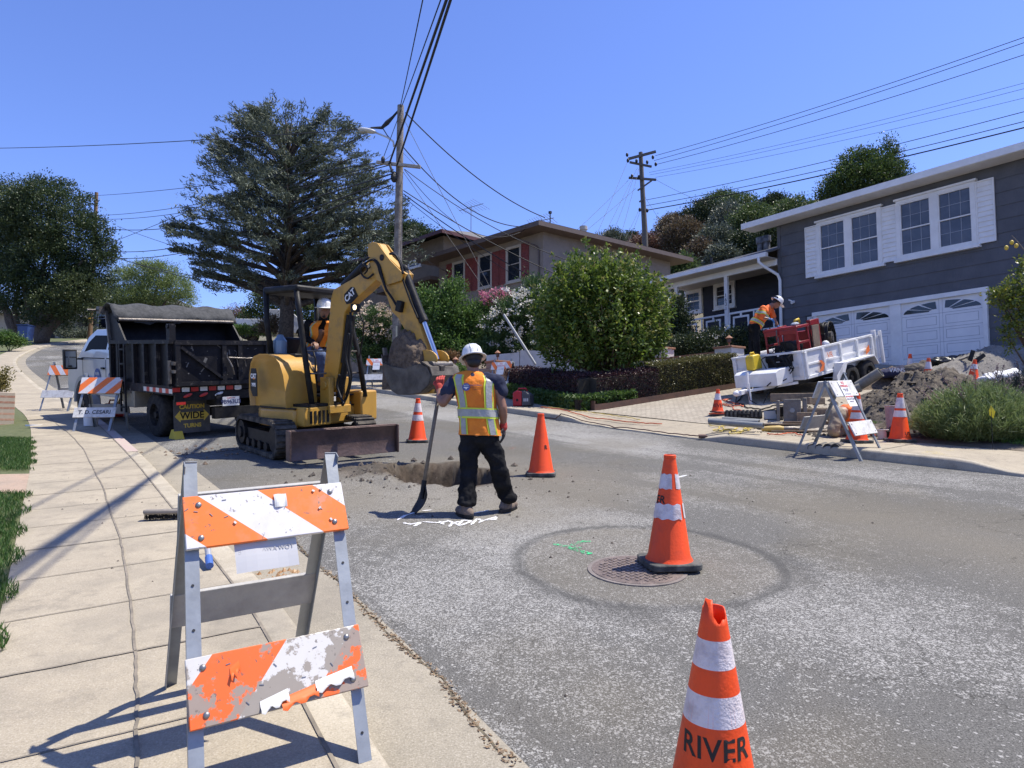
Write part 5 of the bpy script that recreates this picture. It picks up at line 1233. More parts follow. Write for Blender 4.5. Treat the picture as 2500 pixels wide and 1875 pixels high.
# ================================================================ EXCAVATOR
m_cy = mat('machine_yellow', (.47,.26,.045), (.36,.205,.045), 3, .42, .06, 40, lo=.45, hi=.75, coat=.15); m_cyd = mat('machine_yellow_dirty', (.48,.265,.04), (.26,.16,.05), 5, .5, .1, 40, lo=.5, hi=.72)
m_mb = mat('machine_black', (.011,.011,.012), (.024,.023,.022), 9, .5, .1, 50, spec=.18); m_trk = mat('rubber_track', (.035,.033,.03), (.12,.105,.085), 6, .85, .3, 30, spec=.18)
m_steel = mat('worn_steel', (.17,.155,.14), (.10,.085,.07), 6, .5, .3, 30, metal=.6); m_chr = mat('chrome_rod', (.50,.52,.55), rough=.22, metal=1)
m_blade = mat('rusty_blade', (.135,.085,.07), (.085,.058,.05), 5, .48, .3, 25, metal=.35); m_dirt = mat('moist_soil', (.055,.038,.025), (.17,.125,.085), 14, .95, 1, 26, lo=.35, hi=.7)
m_gl = mat('work_light', (1, .80, .45), rough=.3, emit=2.2)
GT = Matrix.Rotation(math.atan(GR), 4, 'X')
EC = Vector((-3.36, 10.95, 0)); EC.z = Z0(EC.x, EC.y)+.004
EM = Matrix.Translation(EC) @ GT @ Matrix.Rotation(R_(-37), 4, 'Z'); EI = EM.inverted()
def onplane(MI, sx, sy, yl):
    """photo pixel -> point of the local plane y = yl of a machine"""
    o = MI @ Vector((0, 0, CAMZ)); d = MI.to_3x3() @ ray(sx, sy); t = (yl-o.y)/d.y; return o+d*t
ex = thing('excavator', 'yellow mini excavator lifting a bucket of soil over the road', 'excavator', EC); ex.rotation_euler = EM.to_euler()
def E2(x, y, yl=0.0): return onplane(EI, 550+s2*x, 560+s2*y, yl)
def plate(pts, y0, y1, yl=0.0, ctr=None):
    P = [E2(x, y, yl) for x, y in pts]; return [(p.x, p.z) for p in P]
# undercarriage, turned a little more towards the camera than the house
U = Matrix.Rotation(R_(-15), 4, 'Z'); BY = Matrix.Translation((.24, .02, -.06)) @ Matrix.Rotation(R_(5), 4, 'Z')   # undercarriage and cab turned against the boom
def stadium(x0, x1, r0, r1, zc0, zc1, n=10, grow=0):
    P = []
    for i in range(n+1): a = -PI/2+PI*i/n; P.append((x1+(r1+grow)*math.cos(a), zc1+(r1+grow)*math.sin(a)))
    for i in range(n+1): a = PI/2+PI*i/n; P.append((x0+(r0+grow)*math.cos(a), zc0+(r0+grow)*math.sin(a)))
    return P
for s in (-1, 1):
    b = MB(); b.M = U; y0, y1 = s*.47, s*.78; outr = stadium(-.58, .85, .26, .26, .285, .285, 12); inn_ = stadium(-.58, .85, .205, .205, .285, .285, 12); n = len(outr)
    vs = [(p[0], y, p[1]) for y in (y0, y1) for L__ in (outr, inn_) for p in L__]
    fs = []
    for i in range(n):
        j = (i+1) % n; fs += [(i, j, 2*n+j, 2*n+i), (n+i, 3*n+i, 3*n+j, n+j), (i, n+i, n+j, j), (2*n+i, 2*n+j, 3*n+j, 3*n+i)]
    b.add(vs, fs)
    # lugs
    per = []; L_ = [Vector((p[0], 0, p[1])) for p in outr]; L_.append(L_[0]); acc = 0; step = .085; nxt = 0
    for a, c in zip(L_[:-1], L_[1:]):
        l = (c-a).length
        while nxt < acc+l:
            q = a.lerp(c, (nxt-acc)/l); t_ = (c-a).normalized(); ang = math.atan2(t_.z, t_.x); b.box((q.x, (y0+y1)/2, q.z), (.045, .30, .04), (0, -ang, 0)); nxt += step
        acc += l
    b.build('track', m_trk, ex)
    b = MB(); b.M = U; ys = s*.63
    b.cyl((.85, s*.52, .285), (.85, s*.74, .285), .19, n=18); b.build('idler', m_mb, ex); b = MB(); b.M = U; b.cyl((-.58, s*.52, .285), (-.58, s*.76, .285), .185, n=14); b.cyl((-.58, s*.74, .285), (-.58, s*.79, .285), .09, n=12); b.build('sprocket', m_mb, ex)
    b = MB(); b.M = U; b.bx(-.38, .62, s*.50, s*.72, .20, .37); 
    for k in range(4): b.cyl((-.34+.28*k, s*.52, .14), (-.34+.28*k, s*.74, .14), .075, n=12)
    b.build('track_frame', m_mb, ex)
b = MB(); b.M = U; b.bx(-.55, .55, -.48, .48, .26, .44); b.cyl((0, 0, .4), (0, 0, .62), .38, n=24); b.build('car_body', m_mb, ex)
b = MB(); b.M = U
for s in (-1, 1): b.beam((.3, s*.30, .33), (1.48, s*.42, .27), .12, .10)
b.cyl((.7, 0, .35), (1.45, 0, .30), .055); b.build('blade_arm', m_mb, ex)
b = MB(); b.M = U; prof = []
for i in range(9): a = -.75+1.5*i/8; prof.append((1.62+.09*math.cos(a*1.3)*-1+.07, .07+.40*i/8))
pr = prof+[(q[0]+.035, q[1]) for q in prof[::-1]]; n = len(pr)
vs = [(p[0], y, p[1]) for y in (-.79, .79) for p in pr]; b.add(vs, [(i, (i+1) % n, n+(i+1) % n, n+i) for i in range(n)]+[tuple(range(n)), tuple(range(n, 2*n))[::-1]])
for s in (-1, 1): b.bx(1.57, 1.72, s*.79, s*.815, .07, .48)
b.bx(1.60, 1.65, -.8, .8, .455, .485); b.build('dozer_blade', m_blade, ex, bevel=.006)
# upper structure
def plan(x0, xr, hw, n=10, fx=.55, e=2.4):
    P = [(fx, -hw), (fx, hw)]
    for i in range(n+1):
        a = PI/2+PI*i/n; P.append((x0+(x0-xr)*math.copysign(abs(math.cos(a))**(2/e), math.cos(a)), hw*math.copysign(abs(math.sin(a))**(2/e), math.sin(a))))
    return P
b = MB(); b.M = BY; b.prism(plan(-.0, -.70, .765, fx=.5), .50, .77, 'xy'); b.build('counterweight', m_cy, ex, bevel=.04)
hp = [(-.60, .785), (-.645, 1.0), (-.63, 1.25), (-.56, 1.44), (-.44, 1.54), (-.22, 1.575), (-.04, 1.575), (.10, 1.54), (.22, 1.44), (.30, 1.26), (.34, 1.04), (.35, .785)]
b = MB(); b.M = BY; ys = [(-.775, .90), (-.80, .945), (-.79, 1.0), (-.16, 1.0)]; n = len(hp); vs = []
for k, (y, q) in enumerate(((-.72, .90), (-.765, .955), (-.785, .985), (-.79, 1.0), (-.20, 1.0))):
    vs += [(((x+.15)*q-.15), y+(.12*max(0, (-x-.22))/.4 if y < -.5 else 0), .785+(z-.785)*q) for x, z in hp]
b.add(vs, [(k*n+i, k*n+(i+1), (k+1)*n+(i+1), (k+1)*n+i) for k in range(4) for i in range(n-1)]+[tuple(range(n)), tuple(range(4*n, 5*n))[::-1]])
b.build('engine_hood', m_cy, ex, smooth=50)
b = MB(); b.M = BY; b.prism(plan(-.005, -.695, .76, fx=.5), .768, .786, 'xy'); b.build('hood_seam', m_mb, ex)
b = MB(); b.M = BY; b.bx(-.60, -.22, -.19, .70, .785, 1.40); b.build('rear_engine_cover', m_cy, ex, bevel=.1)
# black badge with lettering on the right rear
def badge(par, cx, cz, w, h, yl, txts, tilt=0, yaw=0, pre=Matrix()):
    M = pre @ Matrix.Translation((cx, yl, cz)) @ Matrix.Rotation(yaw, 4, 'Z') @ Matrix.Rotation(tilt, 4, 'Y'); b = MB(); b.M = M
    b.prism([(-w/2, h*.2), (-w*.35, h/2), (w*.32, h/2), (w/2, h*.28), (w*.5, -h/2), (-w*.15, -h/2), (-w/2, -h*.25)], -.006, 0); o = b.build('badge', m_mb, par)
    for (s, sz, x, z, m) in txts: text('lettering', s, sz, m, M @ Matrix.Translation((x, -.008, z)) @ FRONT, o, .001, .9, .004)
    return M, o
m_lw = mat('decal_white', (.72,.72,.70)); m_lo = mat('decal_orange', (.75,.25,.03))
xb = -.78; yb = -.752
Mb, bo = badge(ex, -.36, 1.15, .22, .42, -.785, (('CAT', .095, -.005, .09, m_lw), ('303E', .07, .0, -.04, m_lw)), 0, R_(-12), BY)
bb = MB(); bb.M = Mb; bb.add([(-.02, -.0082, .045), (.05, -.0082, .045), (.015, -.0084, .085)], [(0, 1, 2)]); bb.build('logo_triangle', m_lo, bo)
# floor, front platform, side skirts
b = MB(); b.M = BY; b.bx(.36, .66, -.72, -.2, .52, .80); b.build('right_front_cover', m_cyd, ex, bevel=.02)
b = MB(); b.M = BY; b.bx(.2, .66, .42, .78, .52, 1.0); b.build('front_tank_cover', m_cy, ex, bevel=.03)
b = MB(); b.M = BY; b.bx(-.3, .50, -.19, .75, .925, .95); b.bx(.355, .66, -.66, .2, .80, .84)
for k in range(5): b.bx(.662, .67, -.62+.08*k, -.58+.08*k, .56, .74)
b.build('floor_plate', m_mb, ex)
b = MB(); b.M = BY; b.bx(-.62, -.08, -.08, .45, 0.95, 1.18); b.bx(-.60, -.10, -.06, .43, 1.18, 1.30); b.bx(-.66, -.52, -.06, .43, 1.28, 1.85); b.build('seat', m_mb, ex, bevel=.04)
# canopy
rz_ = [E2(325, 432, -.52), E2(490, 398, -.52)]
zt = 2.56
b = MB(); b.M = BY; b.bx(-.46, .32, -.54, .54, zt-.07, zt+.04); b.build('canopy_roof', m_mb, ex, bevel=.035)
b = MB(); b.M = BY
def post(a, m_, c, r=.04): b.tube([a, m_, c], r, 8)
fp_b = E2(585, 1085, -.50); rp_b = E2(372, 745, -.52)
b = MB(); b.M = BY; b.tube([(-.42, -.50, zt-.03), (-.41, -.50, zt-.5), (-.32, -.50, 1.58)], .042, 10); b.build('rear_post', m_mb, ex, smooth=True)
b = MB(); b.M = BY; b.tube([(-.42, .50, zt-.03), (-.41, .50, zt-.5), (-.32, .50, 1.0)], .042, 10); b.build('rear_post', m_mb, ex, smooth=True)
b = MB(); b.M = BY; b.tube([(.27, -.50, zt-.04), (.32, -.50, zt-.35), (.42, -.50, 1.6), (.58, -.50, .80)], .042, 10); b.build('front_post', m_mb, ex, smooth=True)
b = MB(); b.M = BY; b.tube([(.27, .50, zt-.04), (.32, .50, zt-.35), (.55, .50, 1.5), (.66, .50, .9)], .042, 10); b.build('front_post', m_mb, ex, smooth=True)
b = MB(); b.M = BY; b.tube([(.46, -.48, 1.62), (.52, .2, 1.62), (.52, .5, 1.62)], .014, 6); b.tube([(.46, -.48, 1.28), (.52, .2, 1.28), (.56, .5, 1.28)], .014, 6); b.tube([(.52, .1, 1.03), (.52, .1, 1.62)], .012, 6); b.build('handrail', m_steel, ex, smooth=True)
for (x, y) in ((.28, -.18), (.28, .12)):
    b = MB(); b.M = BY; b.tube([(x, y, 1.03), (x+.02, y, 1.5), (x-.03, y, 1.62)], .014, 6); b.ell((x-.03, y, 1.66), (.028, .028, .045), 8, 6); b.build('control_lever', m_mb, ex, smooth=True)
b = MB(); b.M = BY; b.tube([(.05, -.32, 1.03), (.05, -.32, 1.55)], .05, 8); b.bx(-.25, .12, -.42, -.22, 1.45, 1.58); b.build('control_console', m_mb, ex, bevel=.02)
# water jug behind the seat
jg = tag(MB().lathe([(.0, 0), (.10, .0), (.105, .03), (.105, .2), (.06, .26), (.04, .30), (.0, .30)], 14).build('water_jug', mat('blue_plastic', (.16,.24,.33), rough=.15), smooth=35), 'translucent blue water jug standing on the excavator hood', 'jug'); jg.location = EM @ BY @ Vector((-.30, -.35, 1.575))
# boom, stick, bucket
bo_pts = [(742,1100),(700,1075),(690,1010),(712,800),(735,560),(742,470),(760,410),(790,392),(900,330),(1010,262),(1048,262),(1062,300),(1052,345),(960,430),(885,492),(835,566),(826,640),(818,760),(800,900),(772,1060)]
P = plate(bo_pts, 0, 0); b = MB(); b.prism(P, -.085, .085); bm_ = b.build('boom', m_cyd, ex, bevel=.012)
# weld flange along the boom edge
P2 = [E2(x, y, -.088) for x, y in bo_pts[2:12]]; 
px_, pz_ = E2(742, 1050).x, E2(742, 1050).z
b = MB(); b.bx(px_-.15, px_+.12, -.20, .20, pz_-.42, pz_-.30); b.bx(px_-.12, px_+.10, -.19, -.10, pz_-.42, pz_+.12); b.bx(px_-.12, px_+.10, .10, .19, pz_-.42, pz_+.12); b.cyl((px_, -.22, pz_), (px_, .22, pz_), .06, n=14); b.cyl((px_-.1, 0, .62), (px_-.1, 0, pz_-.3), .13, n=16); b.build('swing_post', m_cyd, ex, bevel=.01)
badge(bm_, *(lambda a: (a.x, a.z))(E2(845, 450, -.088)), .27, .20, -.088, (('CAT', .13, 0, .01, m_lw),), R_(-33))
# boom lamp
p_ = E2(880, 530, -.13); b = MB(); b.box((p_.x-.02, -.12, p_.z), (.10, .10, .12)); lb_ = b.build('work_lamp_housing', m_mb, bm_, bevel=.01); MB().ell((p_.x+.02, -.165, p_.z+.005), (.036, .015, .038), 14, 8).build('work_lamp_lens', m_gl, bm_, smooth=True)
st_pts = [(1005,110),(1030,92),(1062,100),(1110,180),(1190,255),(1240,300),(1232,360),(1262,430),(1305,560),(1345,690),(1400,850),(1420,905),(1385,925),(1352,900),(1322,830),(1262,730),(1190,600),(1150,560),(1110,450),(1068,365),(1030,280),(1000,170)]
P = plate(st_pts, 0, 0); b = MB(); b.prism(P, -.065, .065); sk = b.build('stick', m_cyd, ex, bevel=.01)
for s in (-1, 1):
    P = plate([(1000, 108), (1030, 90), (1064, 100), (1150, 215), (1235, 300), (1225, 350), (1130, 380), (1062, 350), (1020, 270), (1000, 170)], 0, 0); b = MB(); b.prism(P, s*.085, s*.105); b.build('stick_ear', m_cyd, sk, bevel=.004)
p_ = E2(1056, 190, -.11); MB().cyl((p_.x, -.112, p_.z), (p_.x, .112, p_.z), .045, n=14).build('pin', m_mb, sk)
def Lt(x, y, yl=0): q = E2(x, y, yl); return Vector((q.x, yl, q.z))
b = MB(); b.cyl(Lt(1212, 290), Lt(1335, 612), .058, n=16); b.ell(Lt(1205, 275), (.08, .06, .08), 10, 8); b.cyl(Lt(1325, 585), Lt(1342, 625), .066, n=16); b.tube([Lt(1195, 330, -.075), Lt(1245, 470, -.075), Lt(1300, 600, -.075)], .014, 6); b.build('bucket_cylinder', m_mb, ex, smooth=35)
MB().cyl(Lt(1338, 618), Lt(1432, 880), .034, n=16).build('cylinder_rod', m_chr, ex, smooth=35)
b = MB(); b.cyl(Lt(800, 385), Lt(950, 235), .062, n=14); b.build('stick_cylinder', m_mb, ex, smooth=35); MB().cyl(Lt(945, 240), Lt(1018, 145), .032, n=12).build('cylinder_rod', m_chr, ex, smooth=35)
b = MB(); b.cyl(Lt(850, 580), Lt(808, 900), .068, n=16); b.cyl(Lt(812, 900), Lt(772, 1130), .05, n=12); b.build('boom_cylinder', m_mb, ex, smooth=35)
# hoses
def hose(pts, r=.014, y=-.10, par=None, nm='hydraulic_hose'):
    P = [Lt(x, yy, y+(random.uniform(-.02, .02))) for x, yy in pts]; Q_ = []
    for i in range(len(P)-1):
        a, b_, c, d = P[max(i-1, 0)], P[i], P[i+1], P[min(i+2, len(P)-1)]
        for k in range(5): t = k/5; Q_.append(.5*((2*b_)+(-a+c)*t+(2*a-5*b_+4*c-d)*t*t+(-a+3*b_-3*c+d)*t**3))
    Q_.append(P[-1]); MB().tube(Q_, r, 6).build(nm, m_mb, par or ex, smooth=True)
hose([(930, 215), (985, 190), (1035, 225), (1055, 300), (1085, 400), (1130, 470), (1165, 530)], .017); hose([(935, 235), (990, 205), (1025, 235), (1045, 300), (1090, 420)], .014, -.12)
hose([(1110, 165), (1150, 175), (1185, 240), (1200, 300)], .017, -.12); hose([(1125, 155), (1170, 190), (1205, 260)], .015, .1)
hose([(845, 560), (850, 700), (835, 860), (850, 980), (830, 1100), (790, 1190)], .02, -.06); hose([(835, 700), (815, 860), (840, 1010), (815, 1120)], .018, -.13); hose([(770, 980), (755, 1050), (775, 1120), (800, 1180)], .018, -.15); hose([(905, 560), (935, 650), (920, 780), (900, 900)], .012, .2)
hose([(950, 240), (915, 265), (925, 310), (960, 330), (1000, 300)], .014, -.11); hose([(935, 230), (960, 270), (940, 300)], .012, -.14)
p_ = Lt(1180, 520, -.09); MB().box(p_, (.10, .08, .15), (0, .3, 0)).build('hose_clamp', m_mb, sk, bevel=.01)
# pins and linkage
for s in (-1, 1):
    P = [E2(1390+80*math.cos(a)+10, 875+62*math.sin(a)) for a in [2*PI*i/16 for i in range(16)]]; b = MB(); b.prism([(q.x-.02, q.z) for q in P], s*.10, s*.12); b.build('linkage_plate', m_cyd, ex)
q_ = Lt(1455, 915); b = MB(); b.cyl((q_.x-.0, -.19, q_.z), (q_.x, .19, q_.z), .052, n=16); b.build('linkage_pin', m_steel, ex, smooth=35)
b = MB(); b.beam(Lt(1462, 920, -.06), Lt(1440, 1060, -.06), .07, .05); b.beam(Lt(1462, 920, .06), Lt(1440, 1060, .06), .07, .05); b.beam(Lt(1462, 920), Lt(1405, 925), .05, .08); b.build('bucket_link', m_steel, ex)
bk_c = [(1092,850),(1100,905),(1112,970),(1135,1040),(1165,1100),(1200,1112),(1340,1100),(1395,1060),(1415,990),(1400,925),(1350,905),(1345,940),(1240,940),(1210,920)]
# bucket: open shell, 0.62 m wide, extruded across the arm plane
prof = [(1080,845),(1092,930),(1115,1010),(1150,1085),(1190,1110),(1270,1112),(1345,1098),(1400,1045),(1420,985),(1405,930),(1350,895)]
P = plate(prof, 0, 0, -.20); b = MB(); n = len(P); vs = []; w_ = .27
for y in (-w_, w_): vs += [(p[0], y, p[1]) for p in P]
b.add(vs, [(i, i+1, n+i+1, n+i) for i in range(n-1)])
Ps = plate([(1088,900),(1115,1010),(1150,1085),(1190,1110),(1270,1112),(1345,1098),(1400,1045),(1415,985),(1390,930),(1340,905),(1240,942),(1160,928)], 0, 0, -.20)
for y in (-w_, w_): b.add([(p[0], y, p[1]) for p in Ps], [tuple(range(len(Ps)))])
bkt = b.build('bucket', mat('bucket_steel', (.085,.075,.065), (.15,.135,.115), 4, .6, .5, 14, metal=.35, spec=.18), ex, solid=.018)
b = MB()
for k in range(5): y = -.28+.14*k; p_ = Lt(1082, 850, y); b.beam(p_, p_+Vector((-.02, 0, .10)), .06, .03)
b.build('bucket_tooth', m_steel, bkt)
b = MB(); 
for s in (-1, 1):
    pts = plate([(1310, 1110), (1340, 930), (1375, 900), (1440, 900), (1460, 1000), (1435, 1100), (1390, 1110)], 0, 0); b.prism(pts, s*.07, s*.12)
b.build('bucket_bracket', m_cyd, bkt, bevel=.006)
# soil in the bucket: lumpy heap
gxn = 40; u = np.linspace(-1, 1, gxn); A_, B_ = np.meshgrid(u, u); cxz = E2(1215, 880, -.16); c_x, c_z = cxz.x, E2(1215, 905, -.16).z
half = abs(E2(1345, 900).x-E2(1092, 900).x)/2*.95
R2 = np.clip(1-(np.abs(A_)**2.4+np.abs(B_)**2.4)*.9, 0, 1); Xs = c_x-.02+A_*half; Ys = B_*.25
Zs = c_z+.02+.40*R2**.55*(.62+.75*fbm(A_*2+5, B_*2+1))+.13*(fbm(A_*7, B_*7)-.5); Zs = np.where((np.abs(A_) > .97) | (np.abs(B_) > .97), c_z-.36, Zs)
I = np.arange(gxn*gxn).reshape(gxn, gxn); F = np.stack([I[:-1, :-1], I[:-1, 1:], I[1:, 1:], I[1:, :-1]], -1).reshape(-1, 4)
so = npmesh('soil_load', np.stack([Xs, Ys, Zs], -1).reshape(-1, 3), F, m_dirt); so.matrix_world = EM; tag(so, 'heap of dark moist soil filling the excavator bucket', 'soil')
# ================================================================ DUMP TRUCK
m_tb = mat('truck_bed_black', (.009,.009,.012), (.022,.021,.023), 6, .5, .2, 30, lo=.45, hi=.75, spec=.18)
m_tbw = mat('truck_bed_worn', (.013,.013,.016), (.10,.09,.08), 11, .55, .2, 50, lo=.55, hi=.78, spec=.18)
m_cab = mat('cab_silver_white', (.50,.51,.53), (.44,.45,.47), 2, .3, coat=.5); m_tarp = mat('black_tarpaulin', (.030,.032,.033), (.055,.056,.057), 12, .85, .5, 30)
m_rub2 = mat('tyre_rubber', (.020,.020,.021), (.045,.043,.04), 10, .85, .2, 60, spec=.18); m_redr = mat('reflector_red', (.42,.03,.025), rough=.35); m_whr = mat('reflector_white', (.62,.62,.6), rough=.4)
hd_ = Vector((-.75, .66, 0)).normalized(); TC = Vector((-5.9, 13.55, 0)); TC.z = Z0(TC.x, TC.y)
TM = Matrix.Translation(TC) @ Matrix.Rotation(math.atan(GR)+R_(1.2), 4, 'X') @ Matrix.Rotation(math.atan2(hd_.y, hd_.x), 4, 'Z'); TI = TM.inverted()
tk = thing('dump_truck', 'black bodied dump truck with silver cab and rolled tarpaulin parked at the left kerb', 'truck', TC); tk.rotation_euler = TM.to_euler()
def wheel(par, c, r, w, rim=.5, name='wheel', hub=WHT, s=1, n=28):
    b = MB(); c = Vector(c); R1 = r*rim
    prof = [(R1, -w/2), (r*.86, -w/2), (r*.96, -w*.42), (r, -w*.3), (r, w*.3), (r*.96, w*.42), (r*.86, w/2), (R1, w/2), (R1, -w/2)]
    vs = []; 
    for q, y in prof: vs += [(c.x+q*math.cos(2*PI*i/n), c.y+y, c.z+q*math.sin(2*PI*i/n)) for i in range(n)]
    b.add(vs, [(j*n+i, j*n+(i+1) % n, (j+1)*n+(i+1) % n, (j+1)*n+i) for j in range(len(prof)-1) for i in range(n)])
    t = b.build(name, m_rub2, par, smooth=40)
    b = MB(); b.cyl(c+Vector((0, -w*.3*s, 0)), c+Vector((0, w*.22*s, 0)), R1, n=n); b.cyl(c+Vector((0, w*.2*s, 0)), c+Vector((0, w*.45*s, 0)), R1*.36, R1*.3, n=12)
    for k in range(6): a = k*PI/3; b.cyl(c+Vector((R1*.62*math.cos(a), w*.2*s, R1*.62*math.sin(a))), c+Vector((R1*.62*math.cos(a), w*.26*s, R1*.62*math.sin(a))), R1*.1, n=8)
    b.build('rim', hub, t, smooth=40); return t
BX0, BX1, BW, ZF, ZS = -1.05, 1.86, 1.17, 1.0, 1.74
for s in (1, -1):
    wheel(tk, (0, s*.98, .42), .42, .26, .5, hub=m_mb, s=s); 
    wheel(tk, (0, s*.70, .42), .42, .24, .5, hub=m_mb, s=s); wheel(tk, (3.97, s*.98, .42), .42, .26, .5, hub=m_steel, s=s)
b = MB(); b.bx(-1.1, 5.2, -.45, -.35, .62, .82); b.bx(-1.1, 5.2, .35, .45, .62, .82); b.cyl((0, -.95, .42), (0, .95, .42), .09); b.bx(-.3, 2.0, -.3, .3, .55, .9); b.bx(-1.14, -1.0, -.5, .5, .38, .58); b.build('chassis', m_mb, tk)
b = MB(); b.bx(BX0, BX1, -BW, BW, ZF-.10, ZF); b.bx(BX0, BX1, BW-.02, BW+.03, ZF-.16, ZF); b.build('bed_floor', m_tbw, tk)
b = MB()
for s in (1, -1): b.bx(BX0, BX1, s*(BW-.05), s*(BW-.01), ZF, ZS)
b.bx(BX1-.05, BX1, -BW, BW, ZF, ZS); bs = b.build('bed_side', m_tb, tk)
b = MB()
for s in (1, -1): b.bx(BX0, BX1, s*(BW-.07), s*(BW+.07), ZS, ZS+.07); 
b.bx(BX1-.09, BX1+.02, -BW, BW, ZS, ZS+.07); b.build('bed_rail', m_tbw, tk)
for s in (1, -1):
    for i, x in enumerate((BX1-.06, BX1-.45, BX1-1.25, BX1-1.75, BX1-2.3, BX0+.10)):
        b = MB(); b.bx(x-.045, x+.045, s*(BW-.008), s*(BW+.065), ZF+.005, ZS-.002); b.build('bed_stake', m_tbw, tk)
# ladder on the near side
b = MB(); lx = BX1-.78
for k in (-.12, .12): b.bx(lx+k-.02, lx+k+.02, BW+.07, BW+.10, .42, ZS)
for k in range(5): b.bx(lx-.1, lx+.1, BW+.07, BW+.10, .5+.28*k, .53+.28*k)
b.build('ladder', m_tbw, tk)
# raised headboard across the front with rolled tarpaulin
b = MB(); b.add([(BX1-.10, -BW, ZS+.07), (BX1-.10, BW, ZS+.07), (BX1+.12, BW, 2.32), (BX1+.12, -BW, 2.32)], [(0, 1, 2, 3)]); 
for s in (1, -1): b.add([(BX1-.75, s*BW, ZS+.07), (BX1-.02, s*BW, ZS+.07), (BX1+.16, s*BW, 2.36), (BX1-.20, s*BW, 2.36)], [(0, 1, 2, 3)])
b.build('headboard', m_tb, tk, solid=.03)
n = 26; vs = []
for j in range(n+1):
    y = -BW-.08+(2*BW+.16)*j/n
    for i, (x, z) in enumerate(((.30, 2.36), (.22, 2.50), (.02, 2.545), (-.14, 2.50), (-.30, 2.34), (-.36, 2.20))):
        wv_ = .025*math.sin(y*9+i)+.02*math.sin(y*23+i*2)*(i > 2); vs.append((BX1-.05+x, y, z+wv_-(.04*math.sin(y*3) if i == 5 else 0)))
b = MB(); b.add(vs, [(j*6+i, j*6+i+1, (j+1)*6+i+1, (j+1)*6+i) for j in range(n) for i in range(5)]); b.build('tarpaulin', m_tarp, tk, smooth=True, solid=.012)
b = MB(); b.cyl((BX1-.40, -BW, 2.22), (BX1-.40, BW, 2.22), .035); b.cyl((BX1+.25, BW+.08, 2.42), (BX1+.25, BW+.34, 2.42), .02); b.box((BX1+.2, BW+.12, 2.42), (.16, .1, .14)); b.beam((BX1+.1, BW+.05, 2.4), (BX1-.05, BW+.05, ZS), .05, .05); b.build('tarp_roller', m_steel, tk)
# hinge post on the rail
b = MB(); b.bx(BX0+.0, BX0+.14, BW-.05, BW+.05, ZS+.07, ZS+.35); b.cyl((BX0+.07, BW-.07, ZS+.30), (BX0+.07, BW+.07, ZS+.30), .04, n=10); b.build('tailgate_hinge', m_tbw, tk)
# tailgate
b = MB(); b.bx(BX0-.05, BX0, -BW+.02, BW-.02, ZF+.03, ZS+.05)
tg = b.build('tailgate', m_tb, tk); b = MB()
b.bx(BX0-.10, BX0-.05, -BW, BW, ZS-.02, ZS+.06); b.bx(BX0-.10, BX0-.05, -BW, BW, ZF+.0, ZF+.07)
for y in (-BW+.05, -.55, 0, .30, BW-.05): b.bx(BX0-.095, BX0-.05, y-.04, y+.04, ZF+.07, ZS-.02)
b.beam((BX0-.08, BW-.1, ZS-.06), (BX0-.08, .35, ZF+.12), .05, .05); b.build('tailgate_rib', m_tbw, tg)
b = MB(); b.tube([(BX0-.15, .25, ZS-.25), (BX0-.16, -.1, ZS-.27), (BX0-.15, -.6, ZS-.24)], .015, 6); b.tube([(BX0-.13, .27, ZS-.24), (BX0-.22, .22, ZS-.42), (BX0-.16, .16, ZS-.56)], .014, 6)
for k in range(5): b.tube([(BX0-.15, .1-.15*k, ZS-.26), (BX0-.14, .07-.15*k, ZS-.42)], .008, 5)
b.build('chain_rail', m_steel, tg)
b = MB(); b.cyl((BX0-.05, BW+.09, ZF+.05), (BX0-.05, BW+.09, ZF+.45), .03, n=8); b.box((BX0-.1, BW+.06, ZF+.40), (.2, .04, .06)); b.box((BX0-.1, BW+.06, ZF+.26), (.2, .04, .05)); b.build('tailgate_latch', m_steel, tg)
# spots of bare paint
b = MB(); rr2 = random.Random(5)
for k in range(34): b.box((BX0-.0515, rr2.uniform(-1, 1), rr2.uniform(ZF+.1, ZS-.05)), (.002, rr2.choice((.01, .02, .05)), rr2.choice((.01, .02, .09))), (rr2.uniform(-1, 1), 0, 0))
b.build('paint_scratch', mat('scratch_grey', (.13,.125,.115)), tg)
# reflective strips, lights, plate
b = MB(); w = MB()
for k in range(9): (b if k % 2 else w).bx(BX0+.0+.14*k, BX0+.14+.14*k, BW+.032, BW+.036, ZF-.13, ZF-.05)
for k in range(8): (b if k % 2 == 0 else w).bx(BX0-.006, BX0-.002, BW-.10-.16*k, BW+.03-.16*k-.0, ZF-.105, ZF-.03)
b.build('reflective_strip', m_redr, tk); w.build('reflective_strip', m_whr, tk)
b = MB(); b.bx(BX0-.02, BX0+.03, -BW, BW, ZF-.27, ZF-.115); lbx = b.build('light_bar', m_mb, tk)
for (y, m) in ((BW-.22, m_redr), (BW-.50, m_redr), (BW-.78, m_whr)): MB().ell((BX0-.03, y, ZF-.17), (.02, .085, .028), 12, 8, (R_(-20), 0, 0)).build('tail_light', m, lbx, smooth=True)
MB().bx(BX0-.03, BX0-.024, BW-.02-.16, BW-.02, ZF-.33, ZF-.28).build('reflector', m_redr, lbx)
YP = BW-.98; b = MB(); b.bx(BX0-.075, BX0-.07, YP-.16, YP+.16, ZF-.40, ZF-.23); pl_ = b.build('licence_plate', mat('plate_white', (.66,.66,.64)), tk, bevel=.004)
RF = Matrix.Rotation(-PI/2, 4, 'Z') @ FRONT
text('plate_number', '9B963U3', .105, mat('plate_blue', (.03,.04,.12)), Matrix.Translation((BX0-.0765, YP, ZF-.325)) @ RF, pl_, .001, .95, .002); text('plate_state', 'California', .04, m_redr, Matrix.Translation((BX0-.0765, YP, ZF-.252)) @ RF, pl_, .001)
